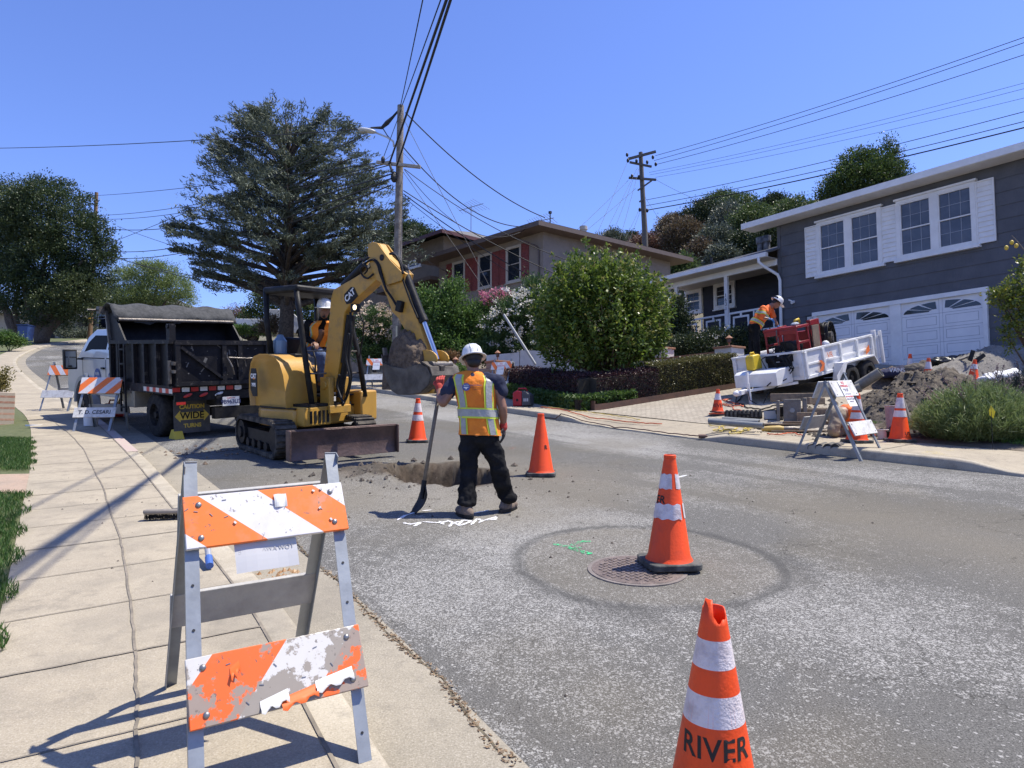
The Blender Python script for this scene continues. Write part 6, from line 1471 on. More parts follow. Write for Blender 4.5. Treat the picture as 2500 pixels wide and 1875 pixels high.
YF = .72; b = MB(); b.bx(-.70, -.69, YF-.33, YF+.33, .12, .74); mf = b.build('mud_flap', mat('mud_flap_rubber', (.05,.052,.055), (.08,.08,.08), 5, .6), tk, bevel=.01)
m_ylet = mat('flap_yellow', (.62,.45,.06), (.5,.37,.06), 12, .6)
for (s, z, sz, m) in (('CAUTION', .595, .10, m_ylet), ('WIDE', .43, .17, m_mb), ('TURNS', .25, .10, m_ylet)): text('lettering', s, sz, m, Matrix.Translation((-.705, YF, z)) @ RF, mf, .001, 1.0, .004)
b = MB(); b.add([(-.7015, YF+y, z) for y, z in ((-.31, .43), (-.21, .54), (-.21, .50), (.21, .50), (.21, .54), (.31, .43), (.21, .32), (.21, .36), (-.21, .36), (-.21, .32))], [tuple(range(10))]); b.build('arrow_panel', m_ylet, mf)
MB().bx(-.70, -.69, -YF-.33, -YF+.33, .12, .74).build('mud_flap', mat('mud_flap_rubber', (.05,.052,.055)), tk)
b = MB(); b.prism([(-.17, 0), (.17, 0), (.04, .19), (-.04, .19)], -.08, .08); ck = b.build('wheel_chock', mat('chock_yellow', (.62,.46,.05), rough=.6), None, bevel=.01); tag(ck, 'yellow wheel chock on the road behind the dump truck tyre', 'wheel chock'); ck.matrix_world = TM @ Matrix.Translation((-.64, .98, .005))
# side toolbox
b = MB(); b.bx(.72, 1.30, BW-.40, BW+.02, .52, .98); tb_ = b.build('side_toolbox', mat('toolbox_aluminium', (.36,.33,.27), (.28,.255,.21), 5, .45, metal=.4), tk, bevel=.012)
for x in (.86, 1.16): MB().box((x, BW+.03, .84), (.05, .02, .09)).build('latch', m_steel, tb_)
# cab: crew cab body from side profile
CX = 1.92
prof = [(CX, .62), (CX, 1.45), (CX, 1.95), (CX+.12, 2.06), (CX+1.75, 2.06), (CX+2.15, 1.90), (CX+2.60, 1.45), (CX+3.25, 1.30), (CX+3.38, 1.10), (CX+3.40, .62)]
b = MB(); n = len(prof)
vs = []
for y, k in ((-1.0, 0), (-.98, 1), (.98, 1), (1.0, 0)):
    for x, z in prof: vs.append((x, (math.copysign(1, y))*(1.0 if z < 1.45 else .98-.16*(z-1.45)), z)) if k == 0 else None
vs = [(x, s*(1.0 if z < 1.45 else 1.0-.22*(z-1.45)), z) for s in (-1, 1) for x, z in prof]
b.add(vs, [(i, (i+1) % n, n+(i+1) % n, n+i) for i in range(n)]+[(0, 1, 6, 7, 8, 9), (1, 2, 3, 4, 5, 6), tuple(n+i for i in (0, 1, 6, 7, 8, 9)), tuple(n+i for i in (1, 2, 3, 4, 5, 6))]); cb_ = b.build('cab', m_cab, tk, bevel=.015)
def yw(z): return 1.0-.22*(max(z, 1.45)-1.45)+.004
def sidewin(pts, s=1): MB().add([(x, s*yw(z), z) for x, z in pts], [tuple(range(len(pts)))]).build('side_window', mat('tinted_glass', (.010,.011,.013), rough=.55, spec=.04), cb_)
for s in (1, -1):
    sidewin([(CX+.12, 1.42), (CX+.12, 1.90), (CX+.80, 1.92), (CX+.80, 1.42)], s); sidewin([(CX+.90, 1.42), (CX+.90, 1.92), (CX+1.72, 1.93), (CX+2.05, 1.78), (CX+2.38, 1.42)], s)
    b = MB()
    for x in (CX+.85, CX+2.3): b.bx(x-.006, x+.006, s*1.0, s*1.004, .68, 1.40)
    b.build('door_seam', m_mb, cb_)
    MB().box((CX+.98, s*1.02, 1.22), (.16, .04, .04)).build('door_handle', m_mb, cb_, bevel=.008)
    b = MB(); n2 = 16; pts = [(3.97+.62*math.cos(PI*i/n2), .42+.62*math.sin(PI*i/n2)) for i in range(n2+1)]+[(3.97+.52*math.cos(PI-PI*i/n2), .42+.52*math.sin(PI-PI*i/n2)) for i in range(n2+1)]
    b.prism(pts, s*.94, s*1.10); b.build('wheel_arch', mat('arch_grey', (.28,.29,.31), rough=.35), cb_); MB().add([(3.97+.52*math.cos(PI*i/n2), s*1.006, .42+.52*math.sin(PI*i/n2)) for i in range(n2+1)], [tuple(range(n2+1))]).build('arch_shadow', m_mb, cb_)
    mr_ = MB(); mr_.beam((CX+2.25, s*1.0, 1.40), (CX+2.15, s*1.28, 1.42), .05, .04); mr_.box((CX+2.13, s*1.30, 1.40), (.12, .26, .44)); mr_ = mr_.build('wing_mirror', m_mb, cb_, bevel=.03)
    MB().bx(CX+2.062, CX+2.068, s*1.30-.10, s*1.30+.10, 1.22, 1.58).build('mirror_glass', mat('mirror_glass', (.35,.38,.40), rough=.05, metal=1), mr_)
MB().add([(CX+2.17, y, 1.88) if k == 0 else (CX+2.60, y, 1.44) for (y, k) in ((-.86, 0), (.86, 0), (.95, 1), (-.95, 1))], [(0, 1, 2, 3)]).build('windscreen', mat('tinted_glass', (.010,.011,.013)), cb_)
# round crest on the door
def crest(par, M, r, nm='crest'):
    b = MB(); b.M = M; n = 28; b.add([(r*math.cos(2*PI*i/n), 0, r*math.sin(2*PI*i/n)) for i in range(n)], [tuple(range(n))]); o = b.build(nm, mat('crest_blue', (.06,.10,.28)), par)
    b = MB(); b.M = M; b.add([(r*.8*x, -.002, r*.8*z) for x, z in ((-.9, -.1), (-.3, .05), (.2, -.05), (.95, -.05), (.4, -.35), (.2, -.6), (-.1, -.85), (-.2, -.5), (-.6, -.35))], [tuple(range(9))]); b.build('crest_river', m_lw, o)
    text('crest_text', 'RIVER', r*.5, m_lw, M @ Matrix.Translation((0, -.003, r*.38)) @ FRONT, o, .0005); return o
SL = Matrix.Rotation(PI, 4, 'Z')
crest(cb_, Matrix.Translation((CX+1.35, 1.012, 1.02)) @ SL, .19); crest(cb_, Matrix.Translation((CX+.55, 1.012, .98)) @ SL, .17)
# ================================================================ WHITE PICKUP parked beyond the cedar
PW_ = V(610, 792, 43); pk_ = thing('pickup_truck', 'white pickup truck parked behind the excavator, only its rear half showing', 'truck', (PW_.x, PW_.y, V(610, 812, 43).z-.55)); pk_.rotation_euler = (0, 0, R_(8))
m_wc = mat('white_car_paint', (.72,.72,.72), rough=.25, coat=.6)
prof = [(-1.0, .45), (-1.02, .95), (-.98, 1.28), (1.05, 1.28), (1.08, 1.25), (1.15, 1.82), (1.3, 1.92), (2.6, 1.92), (3.2, 1.3), (4.3, 1.18), (4.45, .9), (4.45, .45)]
b = MB(); n = len(prof); vs = [(x, s*(.98-.15*max(0, z-1.3)), z) for s in (-1, 1) for x, z in prof]; b.add(vs, [(i, (i+1) % n, n+(i+1) % n, n+i) for i in range(n)]+[tuple(range(n)), tuple(range(n, 2*n))[::-1]]); cbk = b.build('body', m_wc, pk_, bevel=.05)
for x in (0, 3.5):
    for s in (-1, 1): wheel(pk_, (x, s*.84, .40), .40, .24, .55, hub=m_steel, s=s)
    b = MB(); b.add([(x+.5*math.cos(PI*i/12), -.984, .4+.5*math.sin(PI*i/12)) for i in range(13)], [tuple(range(13))]); b.build('wheel_well', m_mb, cbk)
MB().bx(-1.05, -.86, -.99, -.80, .95, 1.22).build('tail_light', mat('tail_red', (.35,.01,.015), rough=.2), cbk, bevel=.02); MB().bx(-1.05, -.98, .80, .99, .95, 1.22).build('tail_light', mat('tail_red', (.35,.01,.015)), cbk)
MB().add([(1.4, -.905, 1.4), (1.4, -.885, 1.84), (2.5, -.885, 1.84), (2.9, -.905, 1.4)], [(0, 1, 2, 3)]).build('side_window', GLASS, cbk)
shrub('clipped green hedge in front of the white pickup', [(590, 805, 30, 9), (640, 806, 30, 9), (560, 806, 20, 8)], 40.5, 190, 36, .25, .12, LS, name='hedge')
shrub('spiky brown agave-like plant beside the white pickup', [(662, 790, 20, 20), (655, 800, 22, 12)], 39.5, 70, 22, .4, .35, LBR, asp=.12, name='spiky_plant')
# ================================================================ TRAILER
m_tw = mat('trailer_white', (.72,.72,.72), (.62,.62,.61), 3, .4, .05, 30); m_rp = mat('red_machine_paint', (.27,.014,.018), (.19,.013,.015), 4, .4)
ta = Vector((.83, .56)).normalized(); TN = V(1970, 926, 15.6)
XR = Matrix.Rotation(math.atan2(ta.y, ta.x), 4, 'Z') @ Matrix.Rotation(R_(-11.5), 4, 'Y')
QM = Matrix.Translation(TN) @ XR; QI = QM.inverted()
tr = thing('dump_trailer', 'small white tandem axle dump trailer parked nose down on the driveway', 'trailer', TN); tr.rotation_euler = XR.to_euler()
def K6(x, y, yl=0.0): return onplane(QI, 1750+s6*x, 650+s6*y, yl)
TLn, TWd, THh = 3.1, 1.9, .62
b = MB(); b.bx(0, TLn, 0, TWd, 0, .06); b.build('floor', m_tw, tr)
b = MB(); b.bx(0, TLn, 0, .04, .06, THh); b.bx(-.03, TLn, -.03, .05, THh-.0, THh+.05); b.bx(0, TLn, -.03, 0, 0, .07); b.bx(0, TLn, -.02, 0, .30, .35)
for x in (.03, .75, 1.5, 2.25, 2.95): b.bx(x-.04, x+.04, -.05, 0, .07, THh)
sd1 = b.build('side_panel', m_tw, tr, bevel=.006)
b = MB(); b.bx(0, TLn, TWd-.04, TWd, .06, THh); b.bx(-.03, TLn, TWd-.05, TWd+.03, THh, THh+.05); b.build('side_panel', m_tw, tr, bevel=.006)
b = MB(); b.bx(-.04, 0, 0, TWd, 0, THh); b.bx(-.08, .03, -.03, TWd+.03, THh, THh+.05); b.bx(-.07, -.04, 0, TWd, .30, .36); b.bx(-.07, -.04, 0, TWd, 0, .08)
for y in (.05, .62, 1.25, TWd-.05): b.bx(-.09, -.04, y-.05, y+.05, .08, THh)
b.build('front_panel', m_tw, tr, bevel=.006)
b = MB(); b.bx(TLn+.03, TLn+.07, .0, TWd/2-.02, .05, THh); b.box((TLn+.30, .02, .33), (.5, .03, .55), (0, 0, R_(20))); b.bx(TLn-.02, TLn+.05, -.06, .04, 0, THh+.14); b.bx(TLn+.14, TLn+.20, -.12, -.05, -.1, THh+.1); b.build('rear_gate', m_tw, tr, bevel=.006)
# axle, wheels, fender
wc = [K6(950, 782, -.16), K6(1072, 738, -.16)]; wr_ = .325
print('trailer wheels', wc)
wz_ = (wc[0].z+wc[1].z)/2; xw = [1.32, 2.06]
wx = [wc[0].x, wc[1].x]
if not (.7 < wx[0] < 2 and .5 < wx[1]-wx[0] < 1.2): wx = xw
for x in wx:
    for (y, s) in ((-.16, -1), (TWd+.16, 1)): wheel(tr, (x, y, -.22), wr_, .2, .56, hub=m_mb, s=s)
b = MB(); b.bx(.0, TLn, .25, .35, -.13, 0); b.bx(0, TLn, TWd-.35, TWd-.25, -.13, 0)
for x in wx: b.cyl((x, -.1, -.22), (x, TWd+.1, -.22), .04)
b.build('under_frame', m_mb, tr)
for (y0, y1) in ((-.29, -.02), (TWd+.02, TWd+.29)):
    x0, x1 = wx[0]-.42, wx[1]+.42; b = MB(); pts = [(x0-.05, -.18), (x0+.12, .20), (x1-.16, .20), (x1, -.02), (x1, -.06), (x1-.19, .175), (x0+.14, .175), (x0-.02, -.18)]
    b.prism(pts, y0, y1); fd = b.build('fender', m_tw, tr)
    b = MB(); yy = y0 if y0 < 0 else y1; b.prism([(x0-.30, -.20), (x0-.30, -.06), (x0+.04, .17), (x0+.12, .20), (x1-.16, .20), (x1, -.05), (x1-.03, -.05), (x1-.18, .165), (x0+.20, .165), (x0+.08, .0), (x0+.03, -.20)], yy-.004, yy+.004); b.build('fender_skirt', m_tw, fd)
# diamond tread marks
    b = MB()
    if y0 < 0:
        for i in range(9):
            for j in range(4): b.box((x0-.20+.028*j+.012*i, y0-.006, -.12+.03*i), (.014, .003, .006), (0, .8 if (i+j) % 2 else -.8, 0))
        b.build('tread_pattern', m_gb, fd)
        MB().cyl((x0-.1, y0-.012, -.13), (x0-.1, y0+.004, -.13), .045, n=16).build('marker_lamp', mat('amber_lens', (.55,.14,.03), rough=.2), fd)
# orange arrow decals
b = MB(); b.add([(.45, -.004-.05, .10), (.62, -.054, .10), (.72, -.054, .26), (.60, -.054, .36), (.50, -.054, .36), (.60, -.054, .24)], [(0, 1, 2, 3, 4, 5)]); b.build('orange_decal', mat('decal_orange_red', (.72,.17,.04)), sd1)
b = MB(); b.add([(2.55, -.054, .20), (2.75, -.054, .28), (2.75, -.054, .44), (2.6, -.054, .36)], [(0, 1, 2, 3)]); b.build('orange_decal', mat('decal_orange_red', (.72,.17,.04)), sd1)
text('lettering', 'VR', .2, mat('decal_orange_red', (.72,.17,.04)), Matrix.Translation((.98, -.055, .42)) @ FRONT, sd1, .001)
# tongue, jack, box
b = MB(); b.beam((0, .25, -.06), (-1.05, TWd/2-.04, -.06), .10, .06); b.beam((0, TWd-.25, -.06), (-1.05, TWd/2+.04, -.06), .10, .06); b.bx(-1.3, -.95, TWd/2-.05, TWd/2+.05, -.12, -.02); b.ell((-1.32, TWd/2, -.06), (.10, .07, .07), 12, 8); b.build('tongue', m_tw, tr, bevel=.006)
b = MB(); b.cyl((-1.05, TWd/2-.14, -.42), (-1.05, TWd/2-.14, .12), .035); b.cyl((-1.05, TWd/2-.14, -.44), (-1.05, TWd/2-.14, -.40), .08); b.box((-1.05, TWd/2-.14, .2), (.05, .05, .35), (0, .2, 0)); b.build('jack', m_tw, tr)
b = MB(); b.prism([(-.72, -.02), (-.10, -.02), (-.10, .34), (-.60, .34), (-.72, .28)], .28, 1.42); b.build('tongue_box', m_tw, tr, bevel=.01)
b = MB(); b.tube([(-1.1, .8, -.05), (-1.15, .75, -.25), (-.95, .6, -.45), (-.7, .55, -.15), (-.3, .4, 0)], .012, 6); b.tube([(-1.25, 1.0, -.08), (-1.35, 1.0, -.3), (-1.2, 1.1, -.5), (-1.2, 1.05, -.52)], .012, 6); b.tube([(-.8, .5, .0), (-.65, .4, .12), (-.5, .3, .05), (-.45, .2, .1)], .014, 6); b.build('safety_chain', m_mb, tr)
def onT(o, M=Matrix()): o.matrix_world = QM @ M; return o
# yellow jerrycan on the tongue box
b = MB(); b.prism([(-.17, 0), (.17, 0), (.17, .30), (.10, .36), (-.12, .36), (-.17, .30)], -.11, .11); jc = onT(b.build('jerrycan', mat('can_yellow', (.66,.47,.03), (.55,.38,.03), 5, .45), None, bevel=.03), Matrix.Translation((-.40, 1.05, .36))); tag(jc, 'yellow plastic jerrycan standing on the white trailer toolbox', 'jerrycan')
b = MB(); b.tube([(-.10, 0, .33), (-.08, 0, .41), (.04, 0, .41), (.07, 0, .34)], .02, 8); b.build('handle', mat('can_yellow', (.66,.47,.03)), jc); MB().cyl((.12, 0, .33), (.12, 0, .39), .03).build('cap', m_mb, jc)
# red power pack
pp = thing('power_pack', 'red framed hydraulic power pack with black engine parts in the front of the trailer', 'machine'); onT(pp, Matrix.Translation((.12, .16, .26)) @ Matrix.Diagonal((.72, .78, .9, 1)))
b = MB(); 
for (x, y) in ((0, 0), (0, 1.05), (.62, 0), (.62, 1.05)): b.bx(x, x+.06, y, y+.06, 0, 1.05)
for (z) in (0, .62): b.bx(0, .68, 0, .06, z, z+.06); b.bx(0, .68, 1.05, 1.11, z, z+.06)
b.bx(-.02, .70, -.02, 1.13, 1.02, 1.09); b.bx(-.03, .0, .0, 1.1, .90, 1.02)
b.build('frame', m_rp, pp, bevel=.012)
b = MB(); b.bx(.1, .6, .1, 1.0, .08, .45); b.cyl((.0, .3, .55), (.5, .3, .55), .16, n=14); b.cyl((.05, .75, .5), (.5, .75, .5), .13, n=14); b.box((.2, .52, .62), (.3, .25, .2)); b.build('engine', m_mb, pp, bevel=.02)
b = MB(); rq = random.Random(9)
for k in range(12): y = rq.uniform(.05, 1.0); z = rq.uniform(.1, .7); b.tube([(-.02, y, z), (-.14, y+rq.uniform(-.15, .15), z-.1), (-.18, y+rq.uniform(-.2, .2), z-.2), (-.05, y+rq.uniform(-.3, .3), z-.25)], .014, 5)
b.build('hose', m_mb, pp, smooth=True)
b = MB(); b.cyl((-.10, .25, .44), (-.02, .25, .44), .06, n=10); b.cyl((-.08, .7, .38), (-.02, .7, .38), .05, n=10); b.box((-.06, .5, .46), (.06, .18, .05)); b.build('fitting', m_chr, pp)
b = MB(); b.ell((.3, .2, 1.13), (.16, .12, .05), 10, 6); b.build('rag', mat('pale_rag', (.3,.34,.38)), pp)
b = MB(); b.bx(-.30, .02, .15, .95, -.05, .22); b.cyl((-.22, .1, .30), (-.22, 1.0, .30), .10, n=12); b.cyl((-.12, .3, .2), (-.12, .3, .5), .09, n=12); b.box((-.15, .75, .38), (.2, .3, .16), (.2, .1, 0)); b.build('engine_front', m_mb, pp, bevel=.02); b = MB()
for k in range(9): y = rq.uniform(0, 1.0); b.tube([(-.2, y, .42), (-.42, y+.1, .34), (-.50, y-.1, .05), (-.40, y+.15, -.12)], .016, 5)
b.build('hose', m_mb, pp, smooth=True)
b = MB(); b.tube([(-.06, .62, 1.05), (-.10, .62, .92), (-.04, .62, .84), (-.10, .60, .74), (-.05, .62, .64)], .02, 6); b.build('hanging_hook', m_steel, pp)
# second red frame with a plywood sheet and yellow handle
p2 = thing('winch_frame', 'red steel frame with a sheet of plywood leaning on it in the trailer', 'machine'); onT(p2, Matrix.Translation((.98, .35, .30)) @ Matrix.Diagonal((.6, .9, .95, 1)))
b = MB(); b.bx(0, .08, 0, .08, 0, 1.0); b.bx(0, .08, .9, .98, 0, 1.0); b.bx(.5, .6, -.03, .05, 0, 1.02); b.bx(-.02, .62, -.03, .08, .92, 1.06); b.bx(0, .5, .9, .98, .9, 1.0); b.bx(.05, .5, .1, .85, .3, .8); b.build('frame', m_rp, p2, bevel=.01)
b = MB(); b.box((.05, -.10, .48), (.46, .03, .88), (.06, 0, 0)); b.build('plywood_sheet', mat('dirty_ply', (.24,.18,.12), (.16,.12,.09), 4, .8), p2)
b = MB(); b.tube([(-.3, .3, 1.0), (-.28, .3, 1.10), (.0, .3, 1.12), (.04, .3, 1.02)], .035, 8); b.build('handle', mat('can_yellow', (.66,.47,.03)), p2, smooth=True)
b = MB()
for k in range(14): a = rq.uniform(0, .3); x = -.35+rq.uniform(-.1, .12); b.tube([(x, -.02, 1.0), (x-.06+a*.2, -.08, .7), (x+a, -.06, .35), (x+.1-a, -.05, .1)], .012, 5)
b.build('hanging_hose', m_mb, p2, smooth=True)
# hose reel
hr = thing('hose_reel', 'coil of thick black hose standing upright behind the red machines', 'hose'); onT(hr, Matrix.Translation((K6(790, 500, .9).x, .9, K6(790, 505, .9).z)) @ Matrix.Rotation(R_(15), 4, 'Z'))
b = MB()
for k in range(7):
    r_ = .36-.02*(k % 3); y = -.12+.04*k; b.tube([(r_*math.cos(2*PI*i/28), y+.006*math.sin(i), r_*math.sin(2*PI*i/28)) for i in range(29)], .024, 6)
b.build('coil', m_mb, hr, smooth=True); b = MB(); b.cyl((0, -.14, 0), (0, .16, 0), .12, n=16); b.bx(-.03, .03, -.16, .18, -.55, 0); b.build('reel_stand', m_steel, hr)
b = MB()
for k in range(5): b.tube([(.17*math.cos(2*PI*i/24)+.01*k, -.02+.03*k, .26*math.sin(2*PI*i/24)) for i in range(25)], .016, 6)
hc2 = onT(b.build('hose_coil', m_mb, None, smooth=True), Matrix.Translation((K6(740, 480, .4).x, .4, K6(740, 490, .4).z))); tag(hc2, 'small coil of black cable hanging on the red frame in the trailer', 'cable')
tag(onT(MB().ell((0, 0, 0), (.09, .09, .09), 14, 8).build('white_ball', m_tw, None, smooth=True), Matrix.Translation((1.05, .06, .68))), 'white rounded cap on the near side rail of the trailer', 'cap')
# ================================================================ PEOPLE
m_skin = mat('tanned_skin', (.25,.125,.075), (.21,.10,.06), 20, .5, .05, 80); m_nav = mat('navy_tshirt', (.022,.026,.05), (.035,.04,.07), 6, .85, .3, 25, spec=.15); m_blk = mat('black_trousers', (.008,.008,.009), (.018,.018,.019), 5, .85, .6, 14, spec=.1)
m_vo = mat('vest_orange', (.80,.25,.03), (.72,.19,.025), 5, .75, .5, 22, spec=.2); m_lime = mat('vest_lime', (.58,.68,.05), rough=.6); m_sil = mat('vest_silver', (.36,.36,.34), (.30,.30,.28), 20, .45, .2, 60); m_hat = mat('white_hard_hat', (.70,.70,.69), (.60,.60,.58), 6, .3)
m_hair = mat('black_hair', (.010,.008,.007), rough=.6); m_boot = mat('dusty_work_boot', (.20,.15,.115), (.12,.09,.07), 8, .9, .4, 30); m_grd = mat('red_glove', (.42,.045,.03), (.30,.03,.02), 10, .8, .3, 40); m_glb = mat('blue_glove', (.03,.16,.45), rough=.5); m_jean = mat('blue_jeans', (.075,.11,.20), (.05,.075,.15), 9, .85, .4, 30); m_tan = mat('tan_trousers', (.27,.22,.155), (.21,.17,.12), 6, .9, .5, 14)
wr_tex = bpy.data.textures.new('wrinkles', 'CLOUDS'); wr_tex.noise_scale = .11; wr_tex.noise_depth = 2
def blobby(name, parts, m, parent, vox=.012, sm=5, wrk=0, lab=None):
    b = MB()
    for q in parts:
        if q[0] == 'c':
            _, p, r0, k, r1 = q; p, k = Vector(p), Vector(k); b.cyl(p, k, r0, r1, 14); b.ell(p, (r0,)*3, 14, 10); b.ell(k, (r1,)*3, 14, 10)
        elif q[0] == 'e': b.ell(q[1], q[2], 18, 12, q[3] if len(q) > 3 else None)
    o = b.build(name, m, parent, smooth=True)
    r = o.modifiers.new('r', 'REMESH'); r.mode = 'VOXEL'; r.voxel_size = vox; r.use_smooth_shade = True
    s = o.modifiers.new('s', 'SMOOTH'); s.iterations = sm; s.factor = .5
    if wrk: d = o.modifiers.new('d', 'DISPLACE'); d.texture = wr_tex; d.strength = wrk; d.mid_level = .5; d.texture_coords = 'LOCAL'
    if lab: o['label'] = lab
    return o
def ctube(pts):          # chain of capsules [(p, r), ...]
    return [('c', a[0], a[1], b_[0], b_[1]) for a, b_ in zip(pts[:-1], pts[1:])]
def frame(f, up):        # facing direction + up -> matrix with x = right, y = facing, z = up
    f = Vector(f).normalized(); up = Vector(up).normalized(); r = f.cross(up).normalized(); u = r.cross(f); return Matrix((r, f, u)).transposed()
def head_parts(c, E, s=1.0):
    c = Vector(c); g = lambda x, y, z: c+E @ (Vector((x, y, z))*s); eu = E.to_euler()
    return [('e', c, (.076*s, .095*s, .112*s), eu), ('e', g(0, .03, -.055), (.056*s, .066*s, .062*s), eu), ('e', g(0, .10, -.018), (.014*s, .022*s, .026*s), eu), ('e', g(0, .088, .022), (.05*s, .018*s, .014*s), eu), ('e', g(0, .088, -.062), (.026*s, .016*s, .009*s), eu), ('e', g(.078, -.005, -.01), (.010*s, .022*s, .032*s), eu), ('e', g(-.078, -.005, -.01), (.010*s, .022*s, .032*s), eu)]
def face(par, c, E, s=1.0):
    c = Vector(c)
    for k in (-1, 1): MB().ell(c+E @ (Vector((.030*k, .087, .002))*s), (.011*s, .008*s, .006*s), 8, 6).build('eye', mat('eye_dark', (.03,.02,.015), rough=.2), par)
    MB().ell(c+E @ (Vector((0, .098, -.064))*s), (.022*s, .008*s, .006*s), 10, 6).build('mouth', mat('lip', (.16,.06,.045)), par)
def hardhat(par, c, E, s=1.0, marks=True):
    """c = centre of the rim"""
    c = Vector(c); b = MB(); b.M = Matrix.Translation(c) @ E.to_4x4() @ Matrix.Diagonal((1*s, 1.14*s, 1*s, 1))
    prof = [(.132, -.004), (.134, .002), (.104, .012), (.100, .03), (.097, .06), (.085, .098), (.060, .124), (.03, .134), (.002, .136)]
    b.lathe(prof, 28); b.lathe([(.132, -.004), (.10, .004), (.098, .02)], 28); n = len(b.v)
    h = b.build('hard_hat', m_hat, par, smooth=40)
    b = MB(); b.M = Matrix.Translation(c) @ E.to_4x4()
    for x in (-.03, 0, .03): b.tube([Vector((x*s, 1.14*y*s, z*s)) for y, z in ((-.095, .03), (-.085, .085), (-.055, .120), (0, .134), (.055, .120), (.085, .085), (.095, .03))], .006*s, 6)
    b.build('hat_ridge', m_hat, h, smooth=True)
    b = MB(); b.M = Matrix.Translation(c) @ E.to_4x4() @ Matrix.Diagonal((1*s, 1.14*s, 1*s, 1)); b.ell((0, .118, -.001), (.085, .052, .006), 16, 6); b.build('hat_peak', m_hat, h, smooth=True)
    return h
def hand(par, wrist, d, pn, m, s=1.0, curl=.6, thumb=1, name='hand'):
    """palm from the wrist along d, palm normal pn; five curled fingers"""
    w = Vector(wrist); d = Vector(d).normalized(); pn = Vector(pn); pn = (pn-d*pn.dot(d)).normalized(); sd_ = d.cross(pn)
    L_ = .085*s; pr = [('c', w, .024*s, w+d*.02*s, .026*s)]
    for k in range(4): o = sd_*(k-1.5)*.020*s; pr.append(('c', w+d*.015*s+o*.6, .014*s, w+d*L_+o, .0125*s))
    for k in range(4):
        o = sd_*(k-1.5)*.0215*s; p = w+d*L_+o; ln = (.036, .042, .039, .030)[k]*s; a = d
        for j in range(3):
            a = (a*math.cos(curl)+pn*math.sin(curl)).normalized(); q = p+a*ln*(1-.18*j); pr.append(('c', p, (.0098-.001*j)*s, q, (.0088-.001*j)*s)); p = q; pn2 = pn
            pn_new = (pn*math.cos(curl)-d*math.sin(curl)); 
    t0 = w+d*.03*s-sd_*.028*s*thumb; t1 = t0+(d*.6-sd_*.7*thumb+pn*.4).normalized()*.042*s; t2 = t1+(d*.7+pn*.8).normalized()*.034*s
    pr += [('c', t0, .014*s, t1, .0115*s), ('c', t1, .0115*s, t2, .0095*s)]
    return blobby(name, pr, m, par, .005, 2)
class Torso:
    """rings (centre, half width, half depth) along the spine; r = right axis, f = facing axis at each ring"""
    def __init__(s, rings): s.R = [(Vector(c), a, b_, Vector(r).normalized(), Vector(f).normalized()) for c, a, b_, r, f in rings]
    def at(s, t, th, off=0, e=2.5):
        t = max(0, min(.9999, t))*(len(s.R)-1); i = int(t); q = t-i; A, B = s.R[i], s.R[i+1]
        c = A[0].lerp(B[0], q); a = A[1]*(1-q)+B[1]*q+off; b_ = A[2]*(1-q)+B[2]*q+off; r = A[3].lerp(B[3], q); f = A[4].lerp(B[4], q)
        cs, sn = math.cos(th), math.sin(th); k = 1/(abs(cs)**e+abs(sn)**e)**(1/e)
        return c+r*cs*a*k+f*sn*b_*k
    def shell(s, name, t0, t1, a0, a1, off, m, par, nt=22, na=40, closed=False, wob=.0):
        b = MB(); vs = []; n = na if closed else na+1
        for i in range(nt+1):
            for j in range(n):
                t = t0+(t1-t0)*i/nt; th = a0+(a1-a0)*j/na; vs.append(s.at(t, th, off+wob*(math.sin(th*5+t*9)+.6*math.sin(th*11-t*17))*(.3+t)))
        fs = [(i*n+j, i*n+(j+1) % n, (i+1)*n+(j+1) % n, (i+1)*n+j) for i in range(nt) for j in range(n if closed else na)]
        b.add(vs, fs); return b.build(name, m, par, smooth=True)
    def thx(s, t, x):    # angle on the back whose sideways offset is x of the half width
        return 2*PI-math.acos(max(-1, min(1, x)))
# ---------------------------------------------------------------- worker in the foreground
gl, gr = G(1136, 1262), G(1236, 1248); fy_ = (gl.y+gr.y)/2
W1 = thing('person', 'worker in orange vest seen from behind, leaning on a shovel by the hole', 'person', (V(1180, 1255, fy_).x, fy_, Z0(0, fy_)))
O1 = W1.location
def P4(x, y, dy=0): return V(950+s4*x, 800+s4*y, fy_+dy)-O1
hL, hR = P4(600, 830), P4(725, 830); kL, kR = P4(583, 1060, -.03), P4(805, 1040, .0); aL = P4(570, 1310, (gl.y-fy_)); aR = P4(862, 1265, (gr.y-fy_))
for a, g in ((aL, gl), (aR, gr)): a.z = T(g.x, g.y)-O1.z+.085
nk = P4(618, 305, .02); hd1 = P4(615, 238, .05); sL, sR = P4(500, 392), P4(780, 392)
eL, wL = P4(398, 552, -.06), P4(372, 452, .10); eR, wR = P4(836, 590, -.03), P4(842, 715, .03)
E0 = frame((-.25, .93, -.30), (-.03, .30, .95))
sk_ = head_parts(hd1, E0, .98)+[('c', P4(620, 340, .02), .062, nk, .055), ('c', nk, .055, P4(616, 262, .04), .055), ('c', P4(630, 420), .11, P4(655, 760), .12),
    ('c', P4(560, 400), .06, sL, .055), ('c', P4(700, 400), .06, sR, .055), ('c', P4(655, 760), .11, hL, .09), ('c', P4(655, 760), .11, hR, .09), ('c', hL, .075, kL, .05), ('c', kL, .05, aL, .036), ('c', hR, .075, kR, .05), ('c', kR, .05, aR, .036)]
sk_ += ctube([(sL, .055), (eL, .045), (P4(380, 520, .0), .046), (wL, .03)])+ctube([(sR, .055), (eR, .043), (P4(840, 640, -.01), .042), (wR, .028)])
blobby('body', sk_, m_skin, W1, .012, 4)
